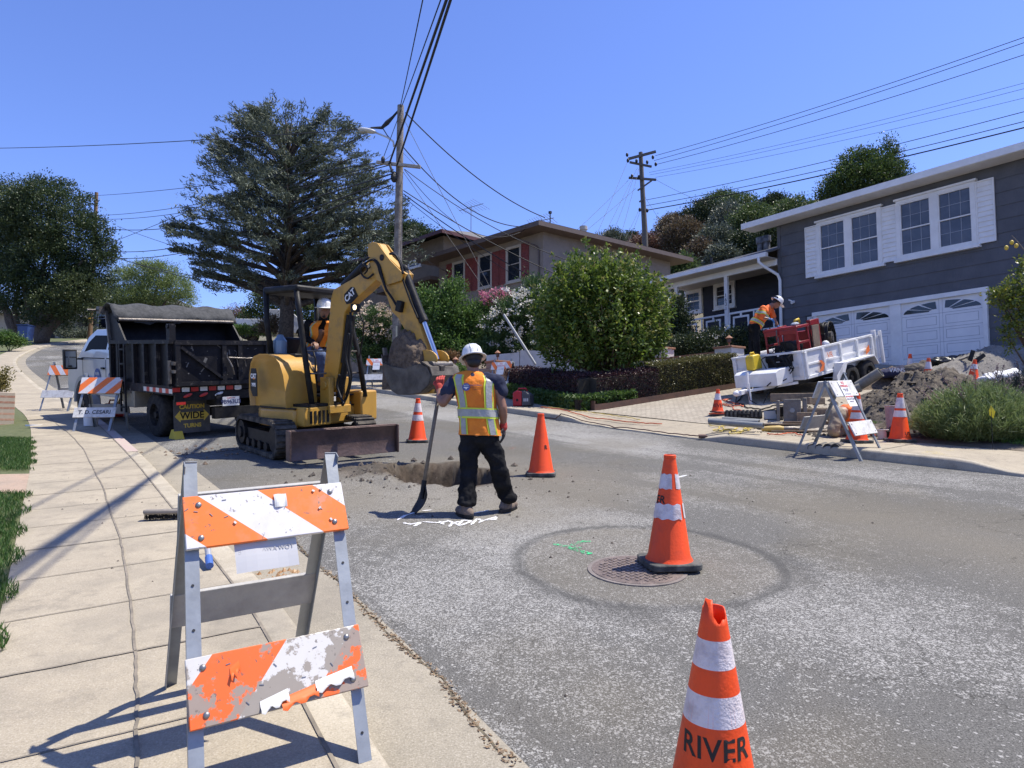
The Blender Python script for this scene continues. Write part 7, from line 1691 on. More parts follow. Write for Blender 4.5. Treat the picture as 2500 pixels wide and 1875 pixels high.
b = MB(); b.ell(hd1+E0 @ Vector((0, -.022, .028)), (.086, .092, .105), 18, 12, E0.to_euler()); b.ell(hd1+E0 @ Vector((0, -.052, -.045)), (.066, .05, .055), 14, 10, E0.to_euler()); b.build('hair', m_hair, W1, smooth=True)
hardhat(W1, P4(615, 236, .045)+Vector((0, 0, .015)), frame((-.25, .93, -.28), (-.13, .24, .95)), 1.0)
tr_ = [('e', P4(660, 800), (.185, .125, .12)), ('c', P4(600, 815), .105, kL+Vector((0, 0, .05)), .083), ('c', kL, .082, aL+Vector((0, .0, .07)), .082), ('c', P4(722, 815), .105, kR+Vector((0, 0, .05)), .083), ('c', kR, .082, aR+Vector((0, 0, .07)), .080),
       ('e', aL+Vector((0, 0, .045)), (.085, .09, .05)), ('e', aR+Vector((.015, -.02, .045)), (.088, .09, .05)), ('e', P4(655, 790), (.18, .12, .10))]
blobby('trousers', tr_, m_blk, W1, .010, 3, .055)
for a, dx, g in ((aL, (-.45, .85, 0), gl), (aR, (.42, .85, 0), gr)):
    d = Vector(dx).normalized(); q = Vector((a.x, a.y, T(g.x, g.y)-O1.z)); 
    bt = blobby('work_boot', [('c', q+Vector((0, 0, .10)), .052, q+Vector((0, 0, .05))-d*.03, .05), ('c', q+Vector((0, 0, .045))-d*.055, .046, q+Vector((0, 0, .042))+d*.13, .046), ('e', q+Vector((0, 0, .052))+d*.13, (.055, .06, .042))], m_boot, W1, .008, 3)
    b = MB(); b.M = Matrix.Translation(q+d*.035) @ Matrix.Rotation(math.atan2(d.y, d.x), 4, 'Z'); b.prism([(.165*math.cos(2*PI*i/20)*(1), .058*math.sin(2*PI*i/20)*(1+.15*math.cos(2*PI*i/20))) for i in range(20)], 0, .024, 'xy'); b.build('sole', m_mb, bt)
X_, Y_ = (1, 0, 0), (0, 1, 0)
zt_ = lambda y: y
lev = [(322, 622, 62, .055, .02), (338, 624, 112, .075, .015), (358, 626, 150, .088, .01), (388, 627, 170, .10, 0), (430, 630, 160, .112, 0), (500, 640, 150, .118, 0), (560, 648, 144, .118, 0), (620, 654, 142, .118, 0), (700, 662, 146, .122, 0), (760, 667, 152, .13, 0), (792, 669, 154, .134, 0)]
rv = []
for (y, cx, hw, dp, dy) in lev:
    c = P4(cx, y, dy); a = hw/793*fy_/6.34; tl_ = .10 if y < 500 else .04
    rv.append((c, a, dp, (1, .02, -tl_ if y < 400 else -.03), Y_))
TO = Torso(rv)
TO.shell('vest', 0, 1, 0, 2*PI, .0, m_vo, W1, 30, 56, True, .0035); vest = [o for o in bpy.data.objects if o.name.startswith('vest')][-1]
# shirt under the vest: sleeves and hem
b_ = blobby('tshirt', [('c', P4(560, 385), .075, P4(490, 392), .070), ('c', P4(490, 392), .070, P4(428, 478, -.03), .068), ('c', P4(705, 385), .075, P4(790, 395), .070), ('c', P4(790, 395), .070, P4(826, 470, -.01), .066), ('c', P4(626, 400), .10, P4(640, 600), .10), ('e', P4(662, 775), (.165, .122, .075))], m_nav, W1, .010, 3, .035)
def vband(x0, x1, t0, t1, w):
    for (o, ww, m, nm) in ((.0045, w, m_lime, 'lime_trim'), (.0062, w*.62, m_sil, 'reflective_stripe')):
        b = MB(); vs = []; n = 26
        for i in range(n+1):
            q = i/n; t = t0+(t1-t0)*q; xc = x0+(x1-x0)*q
            for k in (-1, 1): vs.append(TO.at(t, TO.thx(t, xc+k*ww), o+.0035*math.sin(TO.thx(t, xc)*5+t*9)*(.3+t)+.001))
        b.add(vs, [(2*i, 2*i+1, 2*i+3, 2*i+2) for i in range(n)]); b.build(nm, m, vest)
vband(-.62, -.64, .20, .665, .20); vband(.66, .56, .16, .665, .20); vband(-.67, -.66, .74, .985, .17); vband(.55, .62, .74, .985, .19)
for (o, t0, t1, m, nm) in ((.0055, .655, .762, m_lime, 'lime_trim'), (.0075, .673, .745, m_sil, 'reflective_stripe')): TO.shell(nm, t0, t1, 0, 2*PI, o+.003, m, vest, 3, 56, True, .003)
c_ = TO.at(.42, TO.thx(.4, -.34), .012); crest(vest, Matrix.Translation(c_), .036, 'badge')
text('lettering', 'CALIFORNIA', .020, mat('crest_blue', (.06,.10,.28)), Matrix.Translation(TO.at(.40, TO.thx(.4, .08), .013)) @ FRONT, vest, .0005); text('lettering', 'Underground Construction', .0105, m_nav, Matrix.Translation(TO.at(.425, TO.thx(.4, .08), .013)) @ FRONT, vest, .0005); text('lettering', 'Pipeline & Sewer', .0105, m_nav, Matrix.Translation(TO.at(.445, TO.thx(.4, .10), .013)) @ FRONT, vest, .0005)
blobby('glove', [('c', P4(374, 462, .09), .036, P4(372, 435, .11), .042)], m_grd, W1, .006, 2)
hand(W1, P4(376, 452, .10), (-.05, .1, 1), (.1, 1, 0), m_grd, 1.05, .75, -1, 'glove')
hand(W1, P4(842, 722, .03), (.05, .05, -1), (-1, .2, 0), mat('dark_work_glove', (.05,.02,.02), (.02,.02,.022), 8, .8), 1.0, .32, 1, 'glove'); blobby('glove_cuff', [('c', P4(842, 705, .03), .036, P4(842, 735, .03), .038)], m_grd, W1, .007, 2)
# the shovel he holds
sh = thing('shovel', 'long wooden handled shovel, tip on the road, gripped by the standing worker', 'shovel', O1)
g_t = G(1007, 1254)-O1; tp_ = P4(376, 430, .13); sc = P4(253, 1165, .0); sc.y = (g_t.y)*.4
b = MB(); b.tube([tp_+(tp_-sc).normalized()*.02, tp_.lerp(sc, .5), sc], [.019, .018, .019], 10); b.build('handle', mat('grey_wood', (.20,.165,.12), (.12,.10,.075), 9, .8, .3, 40), sh, smooth=True)
b = MB(); d_ = (g_t-sc); n = 10; vs = []
for i in range(n+1):
    q = i/n; c = sc+d_*q+Vector((.035*math.sin(q*PI), 0, 0)); w_ = .022+.088*min(1, q*3.2)*(1 if q < .75 else 1-(q-.75)*2.2)
    for k in range(7): f_ = k/3-1; vs.append(c+Vector((f_*w_*.45, -f_*w_*.9, .0))+Vector((.022*(1-f_*f_), .01*(1-f_*f_), 0)))
b.add(vs, [(i*7+k, i*7+k+1, (i+1)*7+k+1, (i+1)*7+k) for i in range(n) for k in range(6)]); b.build('blade', m_mb, sh, smooth=True, solid=.004); MB().cyl(sc-(sc-tp_).normalized()*-.12, sc-(sc-tp_).normalized()*.05, .021, .025, 10).build('socket', m_mb, sh)
# ---------------------------------------------------------------- excavator operator
W2 = thing('person', 'excavator operator in white hard hat and orange vest sitting at the controls', 'person', EC); W2.rotation_euler = EM.to_euler()
def PO(x, y, yl): q = E2(x, y, yl); return Vector((q.x, yl, q.z))
pel, ch, nk2, hd2 = PO(610, 800, .22), PO(645, 690, .2), PO(662, 605, .18), PO(668, 548, .16)
s1, s2_ = PO(562, 640, .02), PO(712, 640, .40); k1, k2 = PO(655, 860, .08), PO(700, 850, .36); f1, f2 = PO(650, 1015, .08), PO(705, 1010, .36)
e1, h1_ = PO(530, 725, -.06), PO(592, 762, -.02); e2_, h2_ = PO(735, 730, .46), PO(730, 770, .36)
E2f = frame((.75, -.62, -.12), (.05, 0, 1))
blobby('body', head_parts(hd2, E2f)+[('c', ch, .11, nk2, .055), ('c', nk2, .055, hd2, .05), ('c', pel, .13, ch, .13), ('c', s1, .055, ch, .09), ('c', s2_, .055, ch, .09)]+ctube([(s1, .055), (e1, .043), (h1_, .03)])+ctube([(s2_, .055), (e2_, .043), (h2_, .03)])+ctube([(pel, .09), (k1, .06), (f1, .045)])+ctube([(pel, .09), (k2, .06), (f2, .045)]), m_skin, W2, .014, 4)
face(W2, hd2, E2f); b = MB(); b.ell(hd2+E2f @ Vector((0, -.03, .02)), (.083, .083, .10), 16, 10, E2f.to_euler()); b.ell(hd2+E2f @ Vector((0, .09, -.088)), (.03, .02, .02), 10, 8); b.build('hair', m_hair, W2, smooth=True)
hardhat(W2, hd2+Vector((0, 0, .045)), frame((.75, -.62, -.08), (.02, .0, 1)), 1.12)
blobby('sweatshirt', [('c', ch, .125, pel, .14), ('c', s1, .075, ch, .12), ('c', s2_, .075, ch, .12), ('c', nk2, .07, ch, .12)]+ctube([(s1, .075), (e1, .062), (h1_, .042)])+ctube([(s2_, .075), (e2_, .06), (h2_, .042)]), m_blk, W2, .014, 4, .02)
blobby('jeans', [('c', pel+Vector((0, -.08, 0)), .11, k1, .085), ('c', pel+Vector((0, .08, 0)), .11, k2, .085), ('c', k1, .085, f1, .07), ('c', k2, .085, f2, .07), ('e', pel, (.15, .17, .12))], m_jean, W2, .013, 4, .02)
for f_ in (f1, f2): blobby('work_boot', [('c', f_+Vector((-.02, 0, -.06)), .05, f_+Vector((.12, -.02, -.07)), .045)], m_boot, W2, .01, 2)
fr2 = Vector((.80, -.55, 0)).normalized(); rt2 = Vector((fr2.y, -fr2.x, 0))
TO2 = Torso([(nk2+Vector((0, 0, -.02)), .07, .08, rt2, fr2), (nk2+Vector((0, 0, -.07)), .17, .11, rt2, fr2), (ch+Vector((0, 0, .06)), .20, .145, rt2, fr2), (ch+Vector((0, 0, -.06)), .175, .15, rt2, fr2), (pel.lerp(ch, .35), .17, .155, rt2, fr2), (pel.lerp(ch, .05), .175, .165, rt2, fr2)])
v2 = TO2.shell('vest', .05, 1, PI*.5+.22, PI*2.5-.22, .014, m_vo, W2, 16, 40, False, .003)
for a in (PI*.5+.80, PI*2.5-.80): TO2.shell('lime_trim', .1, .98, a-.11, a+.11, .018, m_lime, v2, 14, 4); TO2.shell('reflective_stripe', .1, .98, a-.07, a+.07, .021, m_sil, v2, 14, 4)
hand(W2, h1_, (1, -.1, -.3), (0, 0, -1), m_skin, 1, .6, 1); hand(W2, h2_, (1, 0, -.3), (0, 0, -1), m_skin, 1, .6, -1)
# ---------------------------------------------------------------- worker bending over the trailer
y3 = 17.3; W3p = V(1750+s6*268, 870, y3); W3 = thing('person', 'worker in orange hi-vis shirt bending over the red machine in the trailer', 'person', (W3p.x, y3, T(W3p.x, y3)))
O3 = W3.location
def P6(x, y, dy=0, yy=None, o=None): return V(1750+s6*x, 650+s6*y, (yy or y3)+dy)-(o or O3)
pel, ch, nk3, hd3 = P6(270, 440), P6(335, 335), P6(392, 282), P6(425, 268); sA, sB = P6(335, 305, -.18), P6(385, 305, .15)
eA, hA = P6(325, 372, -.25), P6(372, 378, -.28); eB, hB = P6(412, 375, .05), P6(440, 430, .0)
hpA, hpB = pel+Vector((0, -.1, 0)), pel+Vector((0, .1, 0)); kA, kB = Vector((pel.x+.02, -.1, pel.z*.52)), Vector((pel.x-.05, .14, pel.z*.52)); fA, fB = Vector((pel.x-.02, -.1, .08)), Vector((pel.x-.12, .16, .08))
E3 = frame((.80, -.1, -.62), (.45, 0, .85))
blobby('body', head_parts(hd3, E3, 1.05)+[('c', pel, .13, ch, .13), ('c', ch, .11, nk3, .06), ('c', nk3, .055, hd3, .06), ('c', sA, .06, ch, .1), ('c', sB, .06, ch, .1)]+ctube([(sA, .058), (eA, .045), (hA, .03)])+ctube([(sB, .058), (eB, .043), (hB, .03)])+ctube([(hpA, .08), (kA, .055), (fA, .04)])+ctube([(hpB, .08), (kB, .055), (fB, .04)]), m_skin, W3, .016, 4)
face(W3, hd3, E3, 1.05); h3 = hardhat(W3, hd3+E3 @ Vector((0, 0, .05)), frame((.72, -.2, -.66), (.62, .0, .78)), 1.16)
b = MB(); rs_ = random.Random(4); Eh = frame((.72, -.2, -.66), (.62, .0, .78))
for k in range(5): a = -1.9+.35*k; q = hd3+E3 @ Vector((0, 0, .05))+Eh @ Vector((.117*math.cos(a), .125*math.sin(a), .065)); b.ell(q, (.022, .022, .026), 8, 6)
b.build('hat_sticker', m_mb, h3)
MB().ell(hd3+E3 @ Vector((0, -.03, .02)), (.088, .09, .10), 14, 10, E3.to_euler()).build('hair', m_hair, W3, smooth=True)
blobby('trousers', [('e', pel, (.16, .17, .14)), ('c', hpA, .10, kA, .08), ('c', kA, .08, fA, .07), ('c', hpB, .10, kB, .08), ('c', kB, .08, fB, .07)], m_blk, W3, .015, 4, .03)
m_ho = mat('hivis_orange_shirt', (.85,.17,.02), (.78,.13,.02), 5, .75, .4, 18)
shr = blobby('hivis_shirt', [('c', ch, .155, pel.lerp(ch, .15), .165), ('c', sA, .085, ch, .13), ('c', sB, .085, ch, .13), ('c', nk3.lerp(ch, .2), .07, ch, .13)]+ctube([(sA, .08), (eA.lerp(sA, .12), .075)])+ctube([(sB, .08), (eB.lerp(sB, .2), .07)]), m_ho, W3, .014, 4, .02)
def wrapband(par, p, d, ra, rb_, w, m, off=0, nm='reflective_stripe', n=24):
    """ring band around axis d at p"""
    d = Vector(d).normalized(); u = d.cross(Vector((0, 1, .01))).normalized(); v = d.cross(u); b = MB(); vs = []
    for i in range(n):
        for k in (-1, 1): vs.append(Vector(p)+d*w*k/2+(u*math.cos(2*PI*i/n)*(ra+off)+v*math.sin(2*PI*i/n)*(rb_+off)))
    b.add(vs, [(2*i, 2*i+1, (2*i+3) % (2*n), (2*i+2) % (2*n)) for i in range(n)]); return b.build(nm, m, par, smooth=True)
ax = ch-pel
for f_ in (.30,): wrapband(shr, pel.lerp(ch, f_), ax, .172, .178, .10, m_lime, .004, 'lime_trim'); wrapband(shr, pel.lerp(ch, f_), ax, .172, .178, .06, m_sil, .008)
wrapband(shr, pel.lerp(ch, .82), ax, .168, .18, .10, m_lime, .004, 'lime_trim'); wrapband(shr, pel.lerp(ch, .82), ax, .168, .18, .06, m_sil, .008)
wrapband(shr, sA.lerp(eA, .55), eA-sA, .086, .086, .09, m_lime, .0, 'lime_trim'); wrapband(shr, sA.lerp(eA, .55), eA-sA, .088, .088, .05, m_sil, .002)
hand(W3, hA, (1, 0, -.2), (0, 0, -1), m_glb, 1.1, .6, 1, 'glove'); hand(W3, hB, (.4, 0, -.9), (-1, 0, 0), m_glb, 1.1, .5, 1, 'glove')
for f_ in (fA, fB): blobby('work_boot', [('c', f_+Vector((-.03, 0, -.03)), .05, f_+Vector((.14, 0, -.035)), .045)], m_boot, W3, .012, 2)
# ---------------------------------------------------------------- worker crouching in the trench
y4 = 11.5; W4p = V(1750+s6*860, 1060, y4); W4 = thing('person', 'worker in tan trousers and orange shirt crouching head down behind the NO PARKING barricade', 'person', (W4p.x, y4, T(W4p.x, y4))); O4 = W4.location
def P7(x, y, dy=0): return P6(x, y, dy, y4, O4)
pel, ch, nk4, hd4 = P7(855, 1070), P7(985, 1050, .1), P7(1030, 1085, .15), P7(1040, 1125, .18); kA, kB = P7(835, 1185, -.2), P7(930, 1190, .05); fA, fB = P7(880, 1215, .1), P7(960, 1220, .3)
sA, sB = P7(985, 1050, -.1), P7(1010, 1040, .28); eA, hA = P7(1055, 1130, -.12), P7(1105, 1200, -.1); eB, hB = P7(1040, 1140, .3), P7(1070, 1200, .3)
E4 = frame((.6, .2, -.8), (.7, 0, .6))
blobby('body', head_parts(hd4, E4)+[('c', pel, .13, ch, .13), ('c', ch, .11, nk4, .06), ('c', nk4, .055, hd4, .06)]+ctube([(sA, .06), (eA, .045), (hA, .03)])+ctube([(sB, .06), (eB, .045), (hB, .03)])+ctube([(pel, .09), (kA, .06), (fA, .045)])+ctube([(pel, .09), (kB, .06), (fB, .045)]), m_skin, W4, .016, 4)
face(W4, hd4, E4)
MB().ell(hd4+E4 @ Vector((0, -.03, .01)), (.083, .085, .10), 14, 10, E4.to_euler()).build('hair', m_hair, W4, smooth=True)
blobby('trousers', [('e', pel, (.17, .17, .15)), ('c', pel+Vector((0, -.1, 0)), .12, kA, .09), ('c', pel+Vector((0, .1, 0)), .12, kB, .09), ('c', kA, .09, fA, .07), ('c', kB, .09, fB, .07)], m_tan, W4, .014, 4, .04)
blobby('hivis_shirt', [('c', ch, .15, pel.lerp(ch, .62), .155), ('c', sA, .08, ch, .13), ('c', sB, .08, ch, .13)]+ctube([(sA, .08), (eA, .065), (hA.lerp(eA, .3), .055)])+ctube([(sB, .08), (eB, .065)]), m_ho, W4, .014, 4, .03)
hand(W4, hA, (.8, 0, -.5), (0, 0, -1), m_grd, 1.1, .5, 1, 'glove'); hand(W4, hB, (.8, 0, -.5), (0, 0, -1), m_grd, 1.1, .5, 1, 'glove')
for f_ in (fA, fB): blobby('work_boot', [('c', f_+Vector((-.03, 0, 0)), .05, f_+Vector((.13, .03, -.02)), .045)], m_boot, W4, .012, 2)
# ================================================================ CONES
m_or = mat('cone_orange', (.80,.075,.012), (.58,.065,.02), 7, .5, .12, 60, spec=.35, lo=.48, hi=.74); m_or2 = mat('cone_orange_worn', (.62,.10,.03), (.70,.07,.015), 7, .6)
m_rub = mat('black_rubber', (.035,.036,.034), (.10,.10,.09), 9, .85, .4, 40)
m_ref = mat('reflective_white', (.66,.60,.60), (.40,.33,.33), 9, .4, .3, 120, lo=.5, hi=.7)
m_ink = mat('stencil_black', (.015,.013,.012), (.05,.02,.015), 30, .7, lo=.55, hi=.8)
def cone(label, loc, h=.76, rb=.14, rt=.034, bands=((.50, .62), (.30, .43)), txt=None, rz=0, base=.37, torn=False, mo=None, tilt=0, tear=None, ta=-90, tz=.62, tsz=.115, bandm=None, grp='orange traffic cones'):
    """bands measured as fractions from the bottom of the body"""
    mo = mo or m_or
    t = thing('traffic_cone', label, 'traffic cone', loc, rz, grp); t.rotation_euler = (R_(3.5)+tilt, 0, rz)
    hb = .045*h/.76; b = MB(); k = base/2; pts = []
    for (sx, sy) in ((1, 1), (-1, 1), (-1, -1), (1, -1)):
        for j in range(4):
            a = {(1, 1): 0, (-1, 1): 90, (-1, -1): 180, (1, -1): 270}[(sx, sy)]+j*30; pts.append((sx*(k-.06)+.06*math.cos(R_(a)), sy*(k-.06)+.06*math.sin(R_(a))))
    b.prism(pts, 0, hb, 'xy'); b.build('base', m_rub, t, bevel=.008)
    n = 40; prof = [(rb+.018, hb), (rb+.010, hb+.012), (rb, hb+.03), (rt, h)]
    def rr(z): return rb+(rt-rb)*(z-hb-.03)/(h-hb-.03)
    b = MB()
    if torn:
        vs = []; zs = [hb+.03+(h-hb-.09)*i/12 for i in range(13)]; 
        for z in zs: vs += [(rr(z)*math.cos(2*PI*i/n), rr(z)*math.sin(2*PI*i/n), z) for i in range(n)]
        top = []
        for i in range(n):
            a = 2*PI*i/n; d_ = abs((a-R_(285)+PI) % (2*PI)-PI); zt = h-.012-.040*max(0, 1-d_/R_(80))**.8+.006*math.sin(i*5)*(d_ < 1)
            if abs((a-R_(215)+PI) % (2*PI)-PI) < .5: zt = h+.018
            top.append((rr(zt)*math.cos(a), rr(zt)*math.sin(a), zt))
        vs += top; b.add(vs, [(j*n+i, j*n+(i+1) % n, (j+1)*n+(i+1) % n, (j+1)*n+i) for j in range(13) for i in range(n)])
        b.build('body', mo, t, smooth=True, solid=.004)
    else:
        b.lathe(prof+[(rt-.004, h-.001), (rt-.006, h-.03)], n); b.lathe([(rt+.002, h-.028), (rt+.007, h-.022), (rt+.006, h-.004), (rt-.001, h)], n); b.build('body', mo, t, smooth=35)
    for bi, (a0, a1) in enumerate(bands):
        z0, z1 = hb+a0*(h-hb), hb+a1*(h-hb); b = MB(); q = 48; vs = []; fs = []
        for i in range(q+1):
            a = 2*PI*i/q; 
            for z in (z0, z1):
                zz_ = z+(tear[bi]*.0035*math.sin(a*9+bi) if tear else 0); r = rr(zz_)+.0022+(.003*abs(math.sin(a*5)) if tear and tear[bi] > 1 else 0); vs.append((r*math.cos(a), r*math.sin(a), zz_))
        for i in range(q):
            a = 360*i/q
            if tear and bi == 0 and (262 < a < 281 or 20 < a < 60): continue
            if tear and bi == 1 and (298 < a < 312): continue
            fs.append((2*i, 2*i+2, 2*i+3, 2*i+1))
        b.add(vs, fs); b.build('reflective_band', bandm or m_ref, t, smooth=True)
    if txt:
        def wr(v):
            z = tz*h+v.y; r = rr(z)+.0028+v.z*.2; a = R_(ta)+v.x/r; return Vector((r*math.cos(a), r*math.sin(a), z))
        text('lettering', txt, tsz, m_ink, None, t, .001, 1.05, .0015, wr)
    return t
def on(sx, sy, dz=0): g = G(sx, sy); return (g.x, g.y, g.z+dz)
cone('nearest orange cone, top torn open, lettered RIVER, two scuffed white bands', (.638, 2.24, T(.638, 2.24)+.006), .665, .135, .030, ((.70, .835), (.435, .577)), 'RIVER', 0, torn=True, ta=-103, tz=.375, tsz=.088)
cone('orange cone with two torn white bands standing on the manhole cover', (MAN.x+.235, MAN.y+.07, Z0(MAN.x, MAN.y+.07)+.016), .765, .145, .036, ((.68, .82), (.40, .54)), 'ER', R_(8), tear=(1, 1.5), ta=-158, tz=.60, tsz=.075)
cone('plain all-orange cone without bands right of the hole', on(1321, 1160), .765, .15, .036, (), 'R', R_(-5), ta=-52, tz=.46, tsz=.07)
cone('orange cone with two wide white bands just right of the excavator blade', on(1019, 1079), .76, .15, .034, ((.67, .88), (.46, .60)), None, R_(12))
bp_ = on(1752, 1015)
for k in range(2):
    tag(MB().prism([(-.15, -.13), (.15, -.13), (.17, 0), (.15, .13), (-.15, .13), (-.17, 0)], 0, .03, 'xy').build('cone_base', m_rub if k == 0 else m_or2, bevel=.005), ('black' if k == 0 else 'orange')+' cone base at the bottom of the small lettered cone', 'cone base').location = (bp_[0], bp_[1], bp_[2]+.034*k)
cone('small orange cone with one white band lettered RIVER beside the black case on the driveway', (bp_[0], bp_[1], bp_[2]+.07), .50, .115, .03, ((.52, .80),), 'RIVER', R_(15), .27, ta=-105, tz=.30, tsz=.115)
cone('orange cone seen through the legs of the NO PARKING barricade', on(2092, 1080), .765, .15, .034, ((.64, .88), (.45, .59)), None, R_(10))
cone('orange cone lettered UT at the pavement edge beside the feathery grey-green bush', on(2197, 1078), .765, .15, .034, ((.67, .90), (.48, .62)), 'UTI', R_(5), ta=-72, tz=.17, tsz=.075)
# ================================================================ BARRICADES
OR_, WH_ = (.82,.17,.02), (.62,.60,.60)
m_b1 = stripemat('barricade_stripes_falling', OR_, WH_, .266, R_(49), .35, (.30,.26,.22), .808, 8, wlo=.64)
m_b2 = stripemat('barricade_stripes_peeled', (.78,.13,.02), (.58,.56,.52), .36, R_(-40), .95, (.27,.235,.19), .62, 4.5, wlo=.50)
m_b3 = stripemat('barricade_stripes_far', OR_, WH_, .24, R_(-42), .25, phase=.2, wlo=.62)
m_b3b = stripemat('barricade_stripes_far_falling', OR_, WH_, .22, R_(40), .25, phase=.1, wlo=.62)
m_angle = mat('galvanised_angle', (.30,.32,.33), (.24,.255,.262), 7, .45, .05, 30, metal=.45)
def barricade(label, loc, rz, mt, mbot, W=.60, hgt=.95, spread=.5, tb=(.09, .28), bb=(.60, .79), mrt=None, mrb=None, grp='folding A-frame barricades', tilt=.1, legW=.045, over=.035, bolts=True, extra=None, rearbb=None):
    t = thing('barricade', label, 'barricade', loc, rz, grp)
    t.rotation_euler = (0, 0, rz)
    def slope(x, y):        # feet follow the ground
        w = Matrix.Rotation(rz, 3, 'Z') @ Vector((x, y, 0)); return T(loc[0]+w.x, loc[1]+w.y)-loc[2]
    L = hgt
    for s in (-1, 1):
        for f in (-1, 1):
            x = s*(W/2-.03); top = Vector((x, f*.012, L+slope(x, 0)*.9)); bot = Vector((x*1.0, f*spread, slope(x, f*spread)))
            top = top+(top-bot).normalized()*.03; b = MB()
            d = (top-bot).normalized(); nrm = Vector((0, d.z, -d.y))*(1 if f > 0 else -1)     # outward of the frame
            w1 = Vector((1, 0, 0))
            # angle section: flange facing outward, web facing back
            def slab(c0, c1, u, w, n, th):
                vs = [];
                for c in (c0, c1):
                    for (i, j) in ((0, 0), (1, 0), (1, 1), (0, 1)): vs.append(c+u*w*(i-.5)+n*th*j)
                b.add(vs, [(0, 1, 2, 3), (4, 7, 6, 5), (0, 4, 5, 1), (1, 5, 6, 2), (2, 6, 7, 3), (3, 7, 4, 0)])
            slab(bot, top, w1, legW, nrm*-1, .003); cx = -s*legW/2*-1
            o_ = w1*(s*(legW/2-.0015)); slab(bot+o_-nrm*.020, top+o_-nrm*.020, nrm, .034, w1, .003)
            lg = b.build('leg', m_angle, t)
            if bolts:
                q = MB()
                for k in range(7): c = bot.lerp(top, .08+.13*k)+nrm*.001; q.cyl(c, c+nrm*.0015, .005, n=8)
                q.build('bolt_hole', BLACK, lg)
    def board(fr, f, m, name, ext=over, th=.018):
        x = W/2+ext; a0, a1 = fr; b = MB(); n_ = 12
        P = []
        for a in (a0, a1):
            z = L*(1-a); yy = f*(.012+(spread-.012)*a); P.append((yy, z))
        d = Vector((0, P[1][0]-P[0][0], P[1][1]-P[0][1])).normalized(); nrm = Vector((0, d.z, -d.y)); nrm = nrm if nrm.y*f > 0 else -nrm
        hh_ = math.hypot(P[1][0]-P[0][0], P[1][1]-P[0][1]); 
        # board local frame: x along width, z up the board
        c = Vector((0, (P[0][0]+P[1][0])/2, (P[0][1]+P[1][1])/2+slope(0, 0)))+nrm*(.005+th/2)
        wx = Matrix.Rotation(rz, 3, 'Z') @ Vector((1, 0, 0)); sl = GR*wx.y if loc[1] < 14 else 0
        bb_ = MB().bx(-x, x, -th/2, th/2, -hh_/2, hh_/2); o = bb_.build(name, m, t, bevel=.003)
        up = -d; yv = up.cross(Vector((1, 0, 0))); xa = Vector((1, 0, sl)).normalized(); zv = xa.cross(yv).normalized()*1; zv = zv if zv.z > 0 else -zv; yv = zv.cross(xa)
        M = Matrix((xa, yv, zv)).transposed().to_4x4(); M.translation = c; o.matrix_local = M
        if bolts:
            for i in (-1, 1):
                for j in (-1, 1):
                    q = MB().ell((i*(x-.05), (-1 if f < 0 else 1)*(th/2), j*(hh_/2-.035)), (.011, .007, .011), 10, 6).build('bolt', m_bolt, o, smooth=True)
        return o
    o1 = board(tb, -1, mt, 'top_board'); o2 = board(bb, -1, mbot, 'bottom_board')
    o3 = board(tb, 1, mrt or m_gb, 'rear_top_board'); o4 = board(rearbb or (bb[0]-.08, bb[1]-.08), 1, mrb or m_gb, 'rear_bottom_board')
    if extra: extra(t, o1, o2)
    return t
m_pap = mat('white_paper', (.72,.72,.71), rough=.8)
def paper(par, w, h, x, z, y, m=m_pap, rot=0, bend=0.0):
    b = MB(); n = 6; vs = []
    for i in range(n+1):
        for j in range(n+1): vs.append((x+w*(i/n-.5), y-bend*math.sin(j/n*PI)*.5-bend*.4*math.sin(i/n*6), z+h*(j/n-.5)))
    b.add(vs, [(i*(n+1)+j, i*(n+1)+j+1, (i+1)*(n+1)+j+1, (i+1)*(n+1)+j) for i in range(n) for j in range(n)]); return b.build('paper_notice', m, par)
m_peelw = mat('peeling_sheeting_white', (.66,.65,.61), rough=.5); m_peelo = mat('peeling_sheeting_orange', (.80,.14,.02), rough=.45)
def nearx(t, top, bot):
    pn = paper(top, .215, .115, -.02, -.14, .014, mat('thin_paper', (.46,.46,.47), rough=.8), bend=.006)
    text('print_showing_through', 'TOW AWAY ZONE', .022, mat('faint_print', (.36,.36,.37)), Matrix.Translation((-.02, .0105, -.125)) @ Matrix.Diagonal((-1, 1, 1, 1)) @ FRONT, pn, .0005)
    paper(top, .045, .05, .045, .045, -.013, m_peelw, bend=.008)
    for (x, z) in ((.17, .07), (.20, .075), (.185, .0), (-.12, -.02), (.22, -.05)): MB().box((x, -.0125, z), (.007, .004, .010), (0, random.uniform(-1, 1), 0)).build('paint_chip', m_wb, top)
    for (x, z, w, m) in ((-.03, -.082, .09, m_peelw), (.05, -.088, .12, m_peelo), (.17, -.060, .13, m_peelw), (-.14, .04, .03, m_peelo)):
        b = MB(); n = 8; vs = []
        for i in range(n+1):
            u = i/n-.5
            for j, (dy, dz) in enumerate(((-.0105, .022), (-.013, .004), (-.024, -.006), (-.020, -.016-.008*math.sin(i*1.7)))): vs.append((x+w*u, dy, z+dz+.02*u))
        b.add(vs, [(i*4+j, i*4+j+1, (i+1)*4+j+1, (i+1)*4+j) for i in range(n) for j in range(3)]); b.build('peeled_sheeting', m, bot, smooth=True)
    rng_ = random.Random(3)
    for k in range(16):
        s = MB().box((rng_.uniform(-.28, .28), -.0095, rng_.uniform(-.07, .07)), (.014, .003, .0025), (0, rng_.uniform(-1.2, 1.2), 0)).build('staple', m_bolt, top if k < 8 else bot)
NBX = (-.955, 2.64); 
